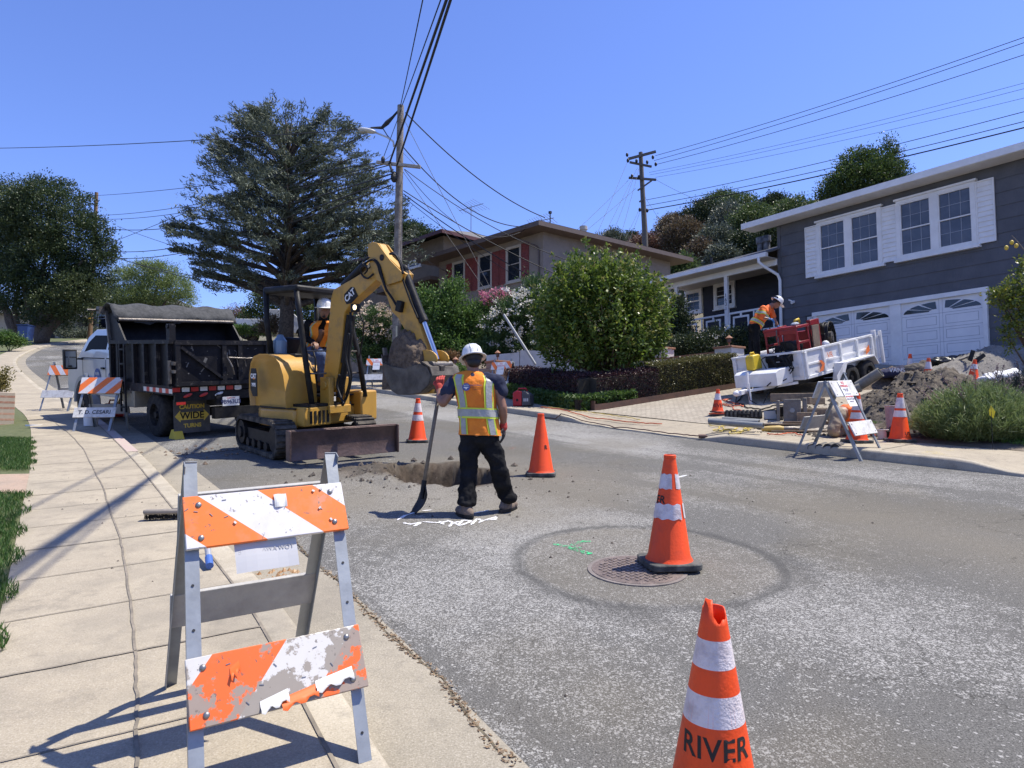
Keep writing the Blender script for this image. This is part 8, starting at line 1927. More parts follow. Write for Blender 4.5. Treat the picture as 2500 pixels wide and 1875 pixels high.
barricade('large near A-frame barricade with orange and white striped boards, the lower one badly peeled', (NBX[0], NBX[1], T(*NBX)), R_(31), m_b1, m_b2, .575, .955, .47, (.105, .285), (.62, .82), extra=nearx, rearbb=(.53, .68), over=-.004)
def ground_mid(a, b_, dz=0): g, h = G(*a), G(*b_); return g, h
g, h = G(179, 1053), G(266, 1052); d = h-g; r_ = math.atan2(d.y, d.x); c_ = (g+h)/2+Vector((-math.sin(r_), math.cos(r_), 0))*.42
def cesari(t, top, bot): text('lettering', 'T. D. CESARI', .105, BLACK, Matrix.Translation((.0, -.0105, 0)) @ FRONT, bot, .001, 1.0, .002)
barricade('orange striped barricade on the left pavement whose lower board reads CESARI', (c_.x, c_.y, T(c_.x, c_.y)), r_, m_b3, m_wb, .68, 1.05, .42, (.06, .36), (.62, .80), m_wb, extra=cesari, bolts=False)
g = G(105, 1004); c_ = Vector((g.x+.30, g.y+.40, 0))
barricade('white and orange striped barricade farther up the left pavement, nearest the kerb bend', (c_.x, c_.y, T(c_.x, c_.y)), R_(-4), m_b3b, m_wb, .78, 1.20, .42, (.06, .27), (.60, .76), m_gb, bolts=False)
def nopark(t, top, bot):
    pn = paper(top, .24, .42, .0, -.09, -.016, m_pap, bend=.006)
    R__ = mat('notice_red', (.55,.06,.07)); B__ = mat('notice_ink', (.12,.10,.16))
    for (s, z, sz, m) in (('NO', .085, .06, R__), ('PARKING', .03, .052, R__), ('Monday to Friday', -.02, .022, B__), ('8 AM - 5 PM', -.05, .022, B__), ('Jun 3  8 am to 5 pm', -.10, .020, B__), ('ON THIS STREET', -.145, .030, R__), ('TOW AWAY ZONE', -.185, .026, B__), ('Municipal Code', -.225, .018, B__)):
        text('print', s, sz, m, Matrix.Translation((0, -.024, z)) @ FRONT, pn, .0005, 1, .001)
BR = (4.86, 10.25)
barricade('white barricade with a NO PARKING notice standing half off the right-hand kerb', (BR[0], BR[1], T(*BR)+.03), R_(38), m_wb, m_wb, .62, 1.08, .50, (.10, .32), (.66, .84), m_wb, extra=nopark, bolts=True)
def smallnote(t, top, bot):
    pn = paper(top, .26, .42, .0, -.10, -.016, m_pap, bend=.004); text('print', 'NO\nPARKING', .07, mat('notice_red', (.55,.06,.07)), Matrix.Translation((0, -.022, .02)) @ FRONT, pn, .0005); text('print', 'IN THE STREET', .03, mat('notice_ink', (.1,.1,.1)), Matrix.Translation((0, -.022, -.13)) @ FRONT, pn, .0005)
g = G(922, 946); barricade('barricade with a paper notice on the far pavement between the excavator and its bucket', (g.x, g.y, g.z), R_(-8), m_b3b, m_wb, .72, 1.12, .4, (.08, .3), (.60, .78), m_wb, extra=smallnote, bolts=False)
g = G(1228, 962); barricade('barricade with a paper notice on the far pavement just right of the standing worker', (g.x, g.y, g.z), R_(-30), m_b3b, m_wb, .66, 1.08, .4, (.08, .3), (.66, .84), m_wb, extra=smallnote, bolts=False)
# ================================================================ MANHOLE COVER, PAINT MARKS, SMALL THINGS ON THE GROUND
m_iron = mat('cast_iron', (.11,.085,.075), (.19,.15,.13), 12, .65, .4, 80, metal=.35)
mh = thing('manhole_cover', 'round cast iron manhole cover with square studs under the banded cone', 'manhole cover', (MAN.x, MAN.y, Z0(MAN.x, MAN.y))); mh.rotation_euler = (math.atan(GR), 0, 0)
MB().cyl((0, 0, -.02), (0, 0, .008), .335, n=64).build('rim', mat('iron_rim', (.14,.12,.105), (.2,.17,.15), 12, .7), mh)
b = MB().cyl((0, 0, -.02), (0, 0, .011), .308, n=64)
b.build('lid', m_iron, mh, bevel=.002)
b = MB(); q = .043; a_ = R_(35)
for i in range(-8, 9):
    for j in range(-8, 9):
        x, y = i*q, j*q
        if x*x+y*y < .27**2:
            X_, Y_ = x*math.cos(a_)-y*math.sin(a_), x*math.sin(a_)+y*math.cos(a_); lw = (.030, .012) if (i+j) % 2 else (.012, .030); b.box((X_, Y_, .0125), (*lw, .007), (0, 0, a_))
b.build('stud_pattern', mat('iron_stud', (.24,.19,.165), (.16,.13,.11), 20, .5, metal=.4), mh)
MB().cyl((.08, -.17, .008), (.08, -.17, .0135), .013).build('pick_hole', BLACK, mh)
def paintmat(name, c, dens=.5, sc=60):
    m, N, L, p = nodes_new(name); tcx = N.new('ShaderNodeTexCoord').outputs['Object']; n1 = nz(N, L, tcx, sc, 4, .7); n2 = nz(N, L, tcx, 7, 4, .6)
    f = mmath(N, L, 'ADD', mmath(N, L, 'MULTIPLY', n1.outputs[0], .7), mmath(N, L, 'MULTIPLY', n2.outputs[0], .3)); al = mrange(N, L, f, .62-dens*.3, .70-dens*.3)
    p.inputs['Base Color'].default_value = ncol(c); p.inputs['Roughness'].default_value = .8; L.new(al, p.inputs['Alpha']); return m
PW = paintmat('white_spray', (.68,.68,.68), .75); PG = paintmat('green_spray', (.03,.50,.19), .45); PR = paintmat('red_spray', (.62,.07,.05), .3); PY = paintmat('yellow_spray', (.72,.58,.12), .25); PWf = paintmat('faint_white_spray', (.55,.56,.54), .25); PGf = paintmat('faint_green_spray', (.35,.52,.45), .2)
def mark(name, strokes, w, m, zf=None, dz=.005):
    b = MB()
    for s in strokes:
        P = onground(s, 0); Q_ = []
        for a, c in zip(P[:-1], P[1:]): Q_ += lerp_line(a, c, 5, .003)[:-1]
        Q_.append(P[-1]); strip(b, Q_, w, dz, zf or T, True)
    o = b.build(name, m); return struct(o)
def q4(L__): return [(950+s4*x, 800+s4*y) for x, y in L__]
mark('white_paint_marks', [q4([(100,1440),(160,1450),(240,1435)]), q4([(180,1465),(235,1440)]), q4([(60,1420),(120,1385),(200,1360)]), q4([(245,1432),(380,1440),(440,1425)]), q4([(370,1428),(400,1452)]), q4([(430,1420),(520,1460),(580,1440),(600,1425),(545,1420),(500,1460)]), q4([(600,1455),(650,1410),(690,1425),(660,1440)]), q4([(690,1425),(790,1395),(780,1415),(700,1420)]), q4([(620,1370),(740,1345)]), q4([(240,1350),(320,1345)]), q4([(440,1470),(470,1440),(520,1430)])], .030, PW, Z0)
mark('faint_white_marks', [q4([(60,1395),(160,1370),(260,1390)]), q4([(180,1360),(260,1400)]), q4([(600,1370),(740,1350)])], .05, PWf, Z0)
def q8(L__): return [(1250+s8*x, 950+s8*y) for x, y in L__]
mark('green_paint_marks', [q8([(180,680),(240,690),(300,712),(350,725)]), q8([(255,690),(300,670),(345,668)]), q8([(260,708),(300,690)])], .055, PG, Z0)
mark('white_paint_dash', [q8([(680,398),(765,378)])], .05, PW, Z0)
mark('red_paint_marks', [q4([(868,888),(940,882)]), q4([(870,895),(930,890)])], .05, PR, Z0)
mark('red_paint_marks', [q4([(870,872),(925,870)])], .05, PWf, Z0)
def q2(L__): return [(550+s2*x, 560+s2*y) for x, y in L__]
mark('pale_paint_marks', [q2([(740,1590),(830,1580),(960,1590)]), q2([(620,1615),(700,1600)]), q2([(1100,1560),(1180,1545)])], .07, PWf, Z0); mark('pale_green_marks', [q2([(760,1630),(860,1610),(960,1610)])], .1, PGf, Z0)
def q6(L__): return [(1750+s6*x, 650+s6*y) for x, y in L__]
mark('white_paint_marks', [q6([(615,1415),(820,1402)]), q6([(650,1398),(700,1400)])], .05, PWf, Z0)
mark('yellow_paint_marks', [q6([(1430,1340),(1740,1330)]), q6([(1440,1360),(1560,1335),(1660,1365)]), q6([(1500,1335),(1700,1375)]), q6([(1500,1375),(1620,1340)])], .05, PY, None, .008)
mark('yellow_paint_marks', [q6([(650,1250),(760,1260)]), q6([(640,1270),(740,1245)])], .06, PY, None, .008)
# soil crumbs, stones and dry leaves: uncountable litter
def litter(name, centre, sx_, sy_, n, smin, smax, m, zf=T, pw=2.2):
    vs, fs = [], []; b = MB()
    for i in range(n):
        x = centre[0]+rng.normal()*sx_; y = centre[1]+rng.normal()*sy_; s = smin+(smax-smin)*random.random()**pw; z = zf(x, y); k = len(vs)
        P = [(x+s*math.cos(a)*random.uniform(.7, 1.2), y+s*math.sin(a)*random.uniform(.7, 1.2), z+random.uniform(0, .3)*s) for a in (0, 1.3, 2.5, 3.8, 5.0)]+[(x+.1*s, y, z+s*random.uniform(.8, 1.3))]
        vs += P; fs += [(k+j, k+(j+1) % 5, k+5) for j in range(5)]
    b.add(vs, fs); o = b.build(name, m); o['kind'] = 'stuff'; return o
m_clod = mat('dark_clods', (.05,.04,.032), (.12,.10,.08), 30, .95)
def clz(x, y):
    return float(roadz(np.array([x]), np.array([y]), 0)[0])
litter('soil_crumbs', (HOLE.x-.5, HOLE.y-.3), .8, .45, 260, .003, .028, m_clod, clz)
litter('soil_crumbs', (HOLE.x+.6, HOLE.y-1.2), 1.3, .8, 130, .003, .016, m_clod, clz)
litter('soil_crumbs', (HOLE.x-.75, HOLE.y-.35), .38, .22, 60, .012, .05, m_clod, clz); litter('soil_crumbs', (HOLE.x+.1, HOLE.y-.1), .5, .5, 60, .012, .055, m_clod, clz)
litter('soil_crumbs', (-4.6, 10.6), .7, .4, 160, .004, .04, mat('brown_clods', (.13,.095,.065), (.2,.15,.11), 30, .95), Z0)
litter('soil_crumbs', (.2, 6.3), 1.6, 1.2, 120, .003, .014, m_clod, Z0)
litter('pavement_specks', (-3.6, 6.6), 1.1, 1.8, 150, .003, .012, m_clod)
# dry leaf litter along the gutter seam
sm = onground([(698,1304),(738,1343),(775,1385),(827,1418),(897,1497),(950,1550),(991,1587),(1080,1660),(1140,1750),(1254,1875)], 0)
b = MB(); vs, fs = [], []
for a, c in zip(sm[:-1], sm[1:]):
    for i in range(70):
        f_ = random.random(); x = a[0]+(c[0]-a[0])*f_+rng.normal()*.016; y = a[1]+(c[1]-a[1])*f_+rng.normal()*.012; z = Z0(x, y)+.006; k = len(vs); s = random.uniform(.004, .016); t_ = random.uniform(0, 6.3)
        vs += [(x+s*math.cos(t_), y+s*math.sin(t_), z+random.uniform(0, .01)), (x+s*.5*math.cos(t_+1.6), y+s*.5*math.sin(t_+1.6), z+.003), (x-s*math.cos(t_), y-s*math.sin(t_), z+random.uniform(0, .01)), (x-s*.5*math.cos(t_+1.6), y-s*.5*math.sin(t_+1.6), z)]; fs.append((k, k+1, k+2, k+3))
b.add(vs, fs); o = b.build('leaf_litter', leafmat('dry_litter', (.10,.065,.035), (.30,.21,.12), None, .1)); o['kind'] = 'stuff'
b = MB(); strip(b, [(q[0]+.0, q[1]) for q in sum([lerp_line(a, c, 6, .008)[:-1] for a, c in zip(sm[:-1], sm[1:])], [])], .014, .0065, Z0, True); struct(b.build('gutter_crack', mat('crack_dark', (.06,.05,.035), (.13,.11,.07), 20, .95)))
# ================================================================ DIG SITE ON THE RIGHT: SPOIL HEAPS AND SMALL GEAR
def heap(label, name, x0, x1, y0, y1, st, hf, m, cat):
    gx_ = np.arange(x0, x1, st); gy_ = np.arange(y0, y1, st); XX, YY = np.meshgrid(gx_, gy_); H_ = hf(XX, YY); ZZ = Tn(XX.ravel(), YY.ravel()).reshape(XX.shape)+H_
    I = np.arange(XX.size).reshape(XX.shape); F = np.stack([I[:-1, :-1], I[:-1, 1:], I[1:, 1:], I[1:, :-1]], -1).reshape(-1, 4)
    k = (H_.ravel() > .0); F = F[k[F].any(1)]
    o = npmesh(name, np.stack([XX, YY, ZZ], -1).reshape(-1, 3), F, m, smooth=False); return tag(o, label, cat)
m_spoil = mat('brown_clay_spoil', (.048,.039,.029), (.135,.112,.084), 9, .97, 1, 22, lo=.35, hi=.68); m_grv = mat('grey_gravel', (.16,.148,.128), (.27,.25,.215), 24, .97, 1, 60, lo=.35, hi=.65)
def gau(X, Y, cx, cy, sx, sy, p=1.0): return np.exp(-(((X-cx)/sx)**2+((Y-cy)/sy)**2)**p)
def h1f(X, Y):
    h = .50*gau(X, Y, 8.3, 13.7, 1.25, 1.1, 1.3)+.30*gau(X, Y, 7.4, 12.5, .9, .8, 1.3)+.42*gau(X, Y, 9.3, 14.6, 1.3, 1.0, 1.2)
    c = fbm(X*5, Y*5, 3, 5); cl = np.abs(vnoise(X*9, Y*9)-.5)*2
    return h*(.7+.6*c)-.10+.16*(c-.5)*(h > .05)+.10*(cl*vnoise(X*17, Y*17, 5)-.2)*(h > .08)+.05*(rng.random(X.shape)-.5)*(h > .06)
heap('big heap of lumpy brown clay spoil between the trailer and the feathery bush', 'spoil_heap', 5.2, 11.2, 11.4, 16.6, .045, h1f, m_spoil, 'dirt pile')
def h2f(X, Y):
    h = .75*gau(X, Y, 12.0, 16.0, 1.5, 1.2, 1.1)+.45*gau(X, Y, 10.4, 16.0, 1.3, .8, 1.1)+.3*gau(X, Y, 13.3, 15.6, 1.2, .9)
    return h*(.85+.3*fbm(X*3, Y*3, 5))-.09+.035*(rng.random(X.shape)-.5)*(h > .06)
heap('paler heap of grey gravel in front of the right garage door', 'gravel_heap', 8.6, 15, 14.2, 18.4, .055, h2f, m_grv, 'gravel pile')
def h3f(X, Y):
    h = .36*gau(X, Y, 9.0, 16.9, .8, .5)+.30*gau(X, Y, 10.0, 17.0, .9, .45); return h*(.7+.6*fbm(X*6, Y*6, 8))-.05
heap('small dark mound of wet soil against the garage door', 'soil_mound', 7.8, 11.4, 16.0, 18.0, .05, h3f, m_dirt, 'dirt pile')
def hz(x, y):
    X = np.array([[x]]); Y = np.array([[y]]); st_ = rng.bit_generator.state
    v = max(0, float(h1f(X, Y)[0, 0]), float(h2f(X, Y)[0, 0]), float(h3f(X, Y)[0, 0])); rng.bit_generator.state = st_; return T(x, y)+v
litter('spoil_clods', (7.6, 13.4), 1.0, .8, 900, .012, .075, m_spoil, hz, 2.0)
litter('spoil_clods', (6.3, 11.7), .7, .35, 420, .008, .05, m_spoil, hz)
litter('gravel_stones', (11.6, 15.8), 1.2, .7, 900, .008, .03, m_grv, hz)
# trench in the pavement edge: flat sheet, coloured dark for the shade of a pit
g_ = G(2165, 1045); b = MB(); pit = [(6.55, 10.9), (7.3, 10.75), (7.75, 11.1), (7.6, 11.7), (6.7, 11.8), (6.3, 11.4)]
vs = [(x, y, T(x, y)+.012) for x, y in pit]; b.add(vs, [tuple(range(6))]); struct(b.build('trench', mat('trench_shade', (.022,.016,.012), (.05,.037,.027), 12, .98)))
# garage-side cones on the heaps
for (sx, sy, y, h, lb, bd, mo_, rz_c, tl_) in ((2222, 912, 17.3, .50, 'small faded cone half buried at the garage door beside the navy cloth', ((.35, .75),), None, 0, 0),
        (2266, 923, 15.6, .46, 'worn dusty orange cone with one white band in the middle of the spoil heap', ((.42, .80),), m_or2, .4, 0), (2375, 929, 14.9, .46, 'small orange cone with a patch of white on the gravel heap, rightmost of the cones', ((.52, .76),), None, 1, .06)):
    p_ = V(sx, sy, y); cone(lb, (p_.x, y, p_.z), h, .105, .03, bd, None, rz_c, .24, mo=mo_, tilt=tl_)
# navy cloth reading VANS -> a bundle of clothing
p_ = V(1750+s6*1275, 650+s6*770, 16.4); cl = blobby('jacket_cloth', [('e', (0, 0, 0), (.34, .22, .13)), ('e', (.18, 0, .06), (.18, .16, .13)), ('e', (-.20, 0, -.02), (.2, .16, .10))], mat('navy_cloth', (.012,.015,.05), rough=.9), None, .02, 3, .08); cl.location = p_; tag(cl, 'crumpled navy sweatshirt lying by the garage door', 'clothing')
text('lettering', 'VANS', .15, m_lw, Matrix.Translation((-.05, -.235, .05)) @ FRONT, cl, .004)
p_ = V(1750+s6*1440, 650+s6*745, 16.2); bg_ = blobby('sack', [('e', (0, 0, 0), (.30, .2, .16)), ('e', (.15, 0, .1), (.14, .14, .12))], mat('dirty_sack', (.08,.07,.055), (.13,.11,.09), 6, .95), None, .02, 3, .08); bg_.location = p_; tag(bg_, 'dark dirty sack slumped behind the worn cone', 'sack')
p_ = V(1750+s6*1700, 650+s6*690, 16.6); bg_ = blobby('tarpaulin_heap', [('e', (0, 0, 0), (.6, .3, .14)), ('e', (.2, 0, .08), (.3, .2, .1))], mat('black_plastic', (.012,.013,.014), rough=.35), None, .025, 3, .12); bg_.location = p_; tag(bg_, 'crumpled black plastic sheet on top of the soil by the garage', 'sheet')
p_ = V(2440, 920, 13.2); bg_ = blobby('white_sack', [('e', (0, 0, 0), (.30, .2, .10)), ('e', (.25, .05, .05), (.2, .16, .1)), ('e', (-.25, -.05, -.05), (.2, .15, .07))], mat('white_woven_sack', (.60,.60,.60), rough=.7), None, .02, 2, .10); bg_.location = p_; tag(bg_, 'white woven sack draped over the gravel at the right edge', 'sack')
for k, (x0, y0, x1, y1) in enumerate(((1700, 695, 1832, 645), (1740, 700, 1893, 660))):
    a, c = V(1750+s6*x0, 650+s6*y0, 16.2), V(1750+s6*x1, 650+s6*y1, 15.6); s_ = thing('shovel', ('upper' if k == 0 else 'lower')+' of two shovels lying across the black plastic by the garage', 'shovel', a); d = c-a
    MB().cyl((0, 0, 0), d, .018, n=8).build('handle', m_dw, s_); MB().box(d*1.02, (.26, .03, .10), (0, -math.atan2(d.z, d.x), 0)).build('blade', m_mb, s_, bevel=.01)
a, c = V(1750+s6*1325, 650+s6*905, 11.9), V(1750+s6*1425, 650+s6*1195, 11.2); s_ = thing('digging_bar', 'dark digging bar leaning behind the cone at the bush', 'tool', c); MB().cyl((0, 0, 0), a-c, .022, n=8).build('bar', m_dw, s_)
# pipe leaning on the heap, lengths of drain pipe
m_pipe = mat('clay_grey_pipe', (.26,.24,.19), (.17,.155,.125), 5, .7, .2, 30)
def pipe(label, a, c, r, m=m_pipe, wall=.012, name='pipe'):
    a, c = Vector(a), Vector(c); o = thing(name, label, 'pipe', a); d = c-a; b = MB(); n = 20; z = d.normalized(); u = Vector((0, 0, 1)).cross(z).normalized(); v = z.cross(u); vs = []
    for (p, q) in ((Vector(), r), (d, r), (d, r-wall), (Vector(), r-wall)): vs += [p+(u*math.cos(2*PI*i/n)+v*math.sin(2*PI*i/n))*q for i in range(n)]
    b.add(vs, [(k*n+i, k*n+(i+1) % n, ((k+1) % 4)*n+(i+1) % n, ((k+1) % 4)*n+i) for k in range(4) for i in range(n)]); b.build('pipe_wall', m, o, smooth=40); MB().cyl(d*.02, d*.98, r-wall-.001, n=14).build('pipe_inside', BLACK, o); return o
def S6(x, y, yy): return V(1750+s6*x, 650+s6*y, yy)
pipe('short length of old clay pipe sticking up from the spoil beside the trailer wheel', S6(1015, 865, 13.6), S6(1180, 762, 13.3), .10); pipe('second piece of clay pipe lying at the foot of the leaning one', S6(960, 900, 13.5), S6(1035, 872, 13.4), .085)
m_gp = mat('grey_plastic_pipe', (.23,.24,.23), (.17,.175,.17), 4, .5)
pipe('front one of three long grey pipes lying on the driveway', S6(-55, 1118, 12.35), S6(335, 1148, 11.75), .052, m_gp); pipe('middle one of three long grey pipes lying on the driveway', S6(-60, 1112, 12.55), S6(300, 1125, 12.1), .048, m_gp); pipe('rear one of three long grey pipes lying on the driveway', S6(40, 1100, 12.6), S6(310, 1118, 12.3), .045, m_gp)
for i in range(4):
    g_ = G(1750+s6*(688+56*i), 650+s6*1338); pipe(('first', 'second', 'third', 'fourth')[i]+' from the left of four short drain pipes tucked against the kerb face', (g_.x, g_.y+.02, g_.z+.062), (g_.x+.22, g_.y+.30, g_.z+.085), .062, mat('black_pipe', (.05,.05,.048), (.12,.11,.1), 8, .7), .01)
def boxth(label, name, cat, c, dims, rz, m, tilt=0, bevel=.012):
    o = MB().box((0, 0, dims[2]/2), dims).build(name, m, None, bevel=bevel); o.location = c; o.rotation_euler = (tilt, 0, rz); return tag(o, label, cat)
m_tim = mat('weathered_timber', (.25,.19,.125), (.15,.115,.08), 7, .85, .4, 25)
def gp(x, y, dz=0): g = G(1750+s6*x, 650+s6*y); return Vector((g.x, g.y, g.z+dz))
for (x, y, l, w, h, rz_, dz, lb) in ((560, 1020, .95, .22, .16, -20, .20, 'thick weathered beam on top of the timber stack by the trailer'), (620, 1060, .9, .2, .16, -14, 0, 'lower beam of the timber stack with a sawn end'), (700, 1075, .5, .22, .18, -30, .0, 'short timber block at the right of the stack'), (700, 1040, .42, .2, .14, 20, .18, 'small timber offcut on top of the right block'),
        (650, 1110, .3, .26, .2, -40, 0, 'square timber block in front of the stack')): boxth(lb, 'timber_beam', 'timber', gp(x, y+18, dz), (l, w, h), R_(rz_), m_tim)
for (x, y, l, w, rz_, lb) in ((560, 1145, 1.5, .30, -12, 'dusty plywood board lying flat in front of the metal plates'), (480, 1170, .9, .2, -8, 'narrow plank lying on the driveway edge'), (640, 1130, .8, .6, -20, 'sheet of orange-brown plywood beside the trench'), (620, 1195, 1.1, .35, -14, 'muddy board at the edge of the pavement')): boxth(lb, 'board', 'board', gp(x, y, .01), (l, w, .025), R_(rz_), mat('dusty_ply', (.34,.26,.17), (.24,.185,.125), 5, .9, .3, 30), bevel=.003)
c = gp(545, 1120); t = thing('steel_bracket', 'grey steel clamp plates with a large bolt standing by the timber stack', 'machine part', c, R_(-20)); m_cl = mat('muddy_steel', (.20,.185,.16), (.13,.12,.10), 6, .6, .3, 30, metal=.3)
b = MB(); b.bx(-.16, .16, -.03, 0, 0, .44); b.build('front_plate', m_cl, t, bevel=.01); MB().bx(-.28, -.22, -.0, .30, 0, .42).build('side_plate', m_cl, t, bevel=.01); MB().bx(.20, .27, .02, .32, 0, .46).build('side_plate', m_cl, t, bevel=.01); MB().cyl((0, -.06, .22), (0, -.03, .22), .05, n=6).build('bolt', m_bolt, t); MB().cyl((-.2, .15, .2), (-.2, .25, .2), .1, n=14).build('roller', m_mb, t)
c = gp(420, 1100); t = thing('steel_tray', 'small pale steel bracket tray between the black case and the clamp plates', 'machine part', c, R_(-15)); b = MB(); b.bx(-.2, .2, -.13, -.11, .0, .16); b.bx(-.2, .2, .11, .13, 0, .16); b.bx(-.2, .2, -.11, .11, 0, .03); b.bx(.18, .2, -.11, .11, .03, .16); b.build('tray', mat('pale_steel', (.42,.43,.43), metal=.3), t)
# black moulded case
c = gp(190, 1100); t = thing('equipment_case', 'black ribbed equipment case lying on the driveway behind the grey pipes', 'case', c, R_(-14))
MB().bx(-.36, .36, -.16, .16, 0, .17).build('case_body', m_mb, t, bevel=.03); b = MB()
for k in range(9): b.bx(-.34+.08*k, -.30+.08*k, -.175, .175, .03, .185)
b.build('ribs', mat('case_rib', (.03,.03,.03), (.10,.095,.08), 12, .7), t, bevel=.01); MB().bx(-.12, .12, -.19, -.17, .07, .12).build('handle', m_mb, t, bevel=.01)
# yellow rotary hammer lying down
c = gp(430, 1195); t = thing('power_tool', 'yellow and black rotary hammer lying on the driveway beside coiled cables', 'tool', c, R_(-12)); b = MB(); b.lathe([(.0, -.26), (.04, -.25), (.055, -.1), (.06, .05), (.045, .12)], 14); o = b.build('tool_body', mat('tool_yellow', (.50,.34,.08), (.35,.25,.08), 8, .6), t, smooth=40); o.rotation_euler = (0, PI/2, 0); o.location = (0, 0, .06)
b = MB(); b.lathe([(.045, .12), (.05, .3), (.03, .36), (.03, .5), (.0, .52)], 14); o = b.build('nose', m_steel, t, smooth=40); o.rotation_euler = (0, PI/2, 0); o.location = (0, 0, .06)
# buckets and tubs near the cone
for (x, y, r, h, m, lb) in ((1195, 1245, .085, .16, mat('clear_plastic', (.45,.43,.42), rough=.3), 'small translucent plastic tub on the pavement edge'), (1235, 1245, .07, .13, m_mb, 'small black cup beside the translucent tub'), (1275, 1180, .13, .42, mat('bucket_offwhite', (.42,.36,.34), (.3,.25,.24), 6, .6), 'dirty white bucket half hidden by the cone at the bush')):
    c = gp(x, y); t = thing('bucket', lb, 'bucket', c); MB().lathe([(.0, 0), (r*.85, 0), (r, h), (r*.93, h), (r*.8, .02)], 20).build('bucket_body', m, t, smooth=40); MB().lathe([(r+.006, h-.02), (r+.012, h-.01), (r+.006, h)], 20).build('bucket_rim', m, t)
# cables and hoses on the ground
m_oc = mat('orange_cord', (.55,.13,.05), rough=.5); m_yc = mat('yellow_cord', (.55,.42,.08), rough=.5)
def cord(label, L_, r, m, loops=0, seed=1, name='cord', raise_=0):
    q = random.Random(seed); P = onground(L_, 0); Q_ = []
    for a, c in zip(P[:-1], P[1:]):
        n = 8
        for i in range(n): f_ = i/n; Q_.append([a[0]+(c[0]-a[0])*f_, a[1]+(c[1]-a[1])*f_])
    Q_.append(list(P[-1])); n = len(Q_); 
    for i in range(n): Q_[i][0] += .02*math.sin(i*.7+seed)+loops*math.cos(i*1.1); Q_[i][1] += .03*math.sin(i*.5+seed*2)+loops*.8*math.sin(i*1.1)
    pts = [Vector((x, y, T(x, y)+r+.012+.01*abs(math.sin(i)))) for i, (x, y) in enumerate(Q_)]; o = MB().tube(pts, r, 6).build(name, m, None, smooth=True); return tag(o, label, 'cord')
s5 = .3316
def q5(L__): return [(1150+s5*x, 500+s5*y) for x, y in L__]
cord('thin yellow cord running from the generator along the driveway edge', q5([(520, 1490), (640, 1505), (800, 1525), (960, 1545), (1120, 1570), (1250, 1590)]), .009, m_yc, 0, 2); cord('orange hose running along the dropped kerb to the driveway', q5([(520, 1496), (590, 1508), (740, 1535), (860, 1572), (1000, 1590), (1200, 1612), (1400, 1625)]), .013, m_oc, 0, 5)
cord('tangle of yellow cord looped on the driveway in front of the grey pipes', q6([(-60, 1140), (60, 1180), (20, 1200), (140, 1175), (110, 1215), (230, 1190), (170, 1160), (60, 1155), (-20, 1190), (150, 1200), (260, 1170)]), .009, m_yc, .05, 3); cord('orange cord coiled behind the small lettered cone', q6([(30, 960), (60, 975), (100, 960), (50, 970), (90, 985), (160, 1000), (200, 1020), (120, 1010), (50, 1000), (140, 1040), (220, 1060), (300, 1100)]), .011, m_oc, .03, 4)
cord('black hose snaking under the trailer tongue', q6([(190, 930), (150, 990), (230, 1030), (330, 1040), (420, 1010), (520, 1020), (300, 1060), (130, 1060)]), .014, m_mb, .02, 6); cord('short orange cord by the rotary hammer', q6([(350, 1215), (440, 1225), (540, 1210), (620, 1230)]), .011, m_oc, .01, 8); cord('brown cable lying in the gutter along the dropped kerb', [(1330, 1012), (1450, 1036), (1560, 1052), (1660, 1064), (1712, 1068)], .012, mat('brown_cable', (.13,.07,.05)), 0, 9)
g_ = G(1714, 1069); tag(MB().cyl((g_.x-.06, g_.y, g_.z+.03), (g_.x+.06, g_.y-.02, g_.z+.03), .035, n=12).cyl((g_.x+.05, g_.y-.02, g_.z+.03), (g_.x+.09, g_.y-.03, g_.z+.03), .02, n=10).build('hose_coupling', mat('brown_cable', (.13,.07,.05)), smooth=40), 'dark brown hose coupling in the gutter at the end of the cable', 'coupling')
# red generator on the kerb
c = G(1277, 992); t = thing('generator', 'red and black portable generator on the pavement edge right of the standing worker', 'generator', (c.x, c.y, c.z), R_(-25))
b = MB(); b.prism([(-.24, 0), (.02, 0), (.02, .36), (-.12, .42), (-.24, .36)], -.15, .15, 'xz'); b.build('red_cover', mat('generator_red', (.42,.015,.02), rough=.35), t, bevel=.03); MB().prism([(.022, 0), (.25, .02), (.25, .30), (.10, .40), (.022, .40)], -.145, .145, 'xz').build('grey_end', mat('generator_grey', (.06,.06,.065), rough=.5), t, bevel=.02)
b = MB(); b.tube([(-.14, 0, .40), (-.12, 0, .47), (.08, 0, .47), (.12, 0, .40)], .022, 8); b.build('handle', mat('generator_red', (.42,.015,.02)), t, smooth=True); b = MB()
for k in range(3): b.bx(.08+.05*k, .11+.05*k, -.152, -.146, .12, .2)
b.build('outlet_panel', mat('pale_panel', (.5,.5,.5)), t); MB().cyl((-.10, -.155, .16), (-.10, -.149, .16), .035, n=16).build('recoil_cap', m_mb, t)
# marker flag, 
c = V(2420, 1010, 9.9); gz_ = T(c.x, 9.9); t = thing('marker_flag', 'small yellow marker flag stuck in the feathery bush', 'flag', (c.x, 9.9, gz_)); MB().cyl((0, 0, 0), (0, 0, c.z-gz_+.1), .004, n=6).build('flag_wire', m_wire, t); z_ = c.z-gz_; b = MB(); b.add([(0, 0, z_+.12), (.055, -.01, z_+.03), (.03, .0, z_-.07), (-.02, .01, z_-.02), (-.03, .0, z_+.05)], [(0, 1, 2, 3, 4)]); b.build('flag_sheet', mat('flag_yellow', (.70,.55,.02)), t)
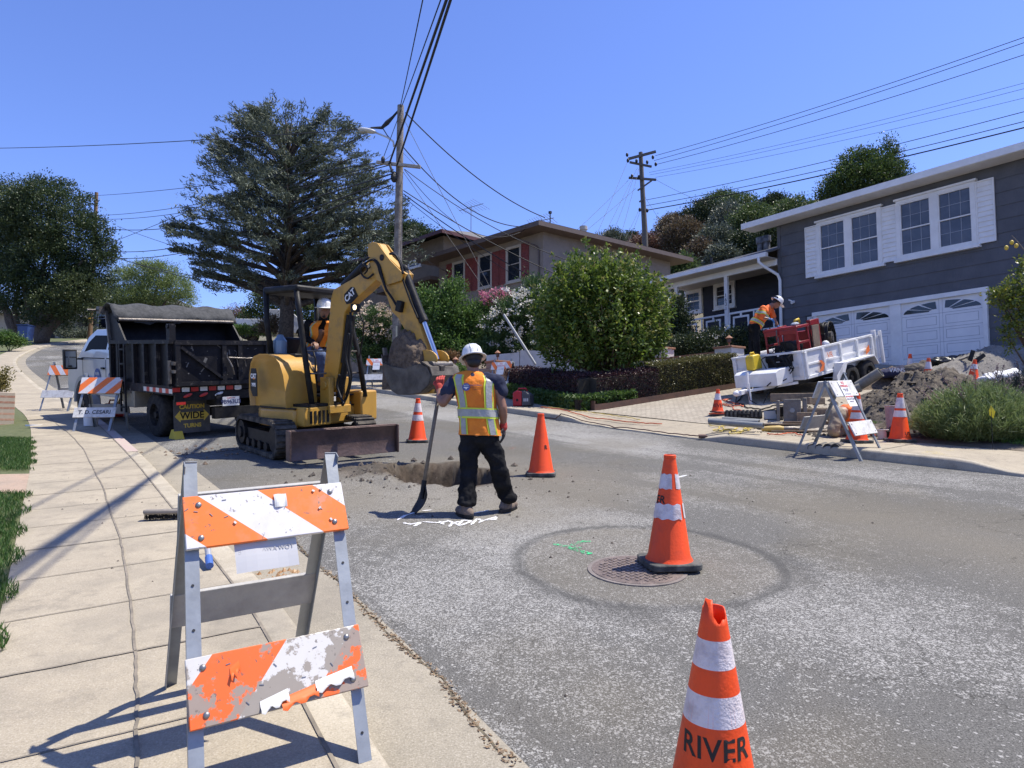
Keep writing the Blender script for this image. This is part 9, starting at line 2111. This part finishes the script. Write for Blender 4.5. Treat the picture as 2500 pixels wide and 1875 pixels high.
# broom head, blue pole, red handled tool beside the near barricade
def S7(x, y): g = G(350+.4973*x, 1050+.4973*y); return g
c = S7(140, 440); t = thing('broom', 'push broom with black bristles lying on the pavement behind the near barricade', 'broom', c, R_(12)); MB().bx(-.22, .22, -.035, .035, .05, .09).build('broom_block', mat('taupe_block', (.25,.22,.18), (.17,.15,.13), 6, .8), t, bevel=.015); nb_ = 900; P_ = np.stack([rng.uniform(-.21, .21, nb_), rng.uniform(-.03, .03, nb_), np.full(nb_, .028)], 1); D_ = rng.normal(size=(nb_, 3))*.2; D_[:, 2] = -1; leaves('bristles', P_, D_, .06, .004, m_mb, t)
b = MB(); b.cyl((.0, .0, .08), (.55, .9, .1), .014, n=8); b.build('broom_handle', m_steel, t)
a, c = S7(285, 545), S7(325, 690); t = thing('pole_handle', 'grey metal pole with a blue rubber end lying behind the near barricade', 'tool', c); d = Vector((a.x-c.x, a.y-c.y, a.z-c.z+.25)); MB().cyl(d*.12+Vector((0, 0, .03)), d+Vector((0, 0, .03)), .02, n=12).build('shaft', mat('grey_shaft', (.35,.36,.38), metal=.4), t); MB().cyl((0, 0, .03), d*.12+Vector((0, 0, .03)), .024, n=12).build('blue_grip', mat('grip_blue', (.05,.12,.36)), t)
c = S7(535, 650); t = thing('hand_tool', 'red handled cutter lying on the kerb seen through the near barricade', 'tool', c, R_(-30)); b = MB(); b.tube([(0, 0, .03), (-.04, .14, .03), (-.10, .26, .03)], [.024, .022, .016], 8); b.build('red_handle', mat('tool_red', (.5,.05,.03), rough=.4), t, smooth=True); b = MB(); b.tube([(.02, 0, .02), (-.10, .03, .02), (-.16, .02, .02)], .010, 6); b.tube([(.05, .10, .03), (.10, .22, .03)], .02, 8); b.build('dark_handle', mat('leather_brown', (.16,.10,.07)), t, smooth=True)
litter('dry_leaves', (S7(680, 720).x, S7(680, 720).y), .07, .10, 60, .008, .03, leafmat('dry_leaf', (.28,.14,.05), (.40,.25,.12), None, .1), T)

# red fuel can and pail behind the lettered barricade on the left
g_ = G(222, 1020); g_ = Vector((g_.x, g_.y+.9, T(g_.x, g_.y+.9))); t = thing('fuel_can', 'red fuel can with a yellow cap behind the CESARI barricade', 'can', g_, R_(20))
MB().bx(-.20, .20, -.13, .13, .02, .34).build('can_body', mat('can_red', (.48,.02,.02), rough=.4), t, bevel=.04); MB().cyl((.10, 0, .34), (.14, -.03, .45), .045, n=12).build('yellow_cap', mat('can_yellow', (.66,.47,.03)), t); b = MB(); b.tube([(-.12, 0, .33), (-.10, 0, .42), (.02, 0, .42), (.05, 0, .34)], .02, 8); b.build('handle', mat('can_red', (.48,.02,.02)), t, smooth=True)
g_ = G(210, 1042); t = thing('bucket', 'white pail behind the CESARI barricade', 'bucket', (g_.x, g_.y+.15, T(g_.x, g_.y+.15))); MB().lathe([(.0, 0), (.12, 0), (.14, .30), (.13, .30), (.11, .02)], 20).build('bucket_body', WHT, t, smooth=40)
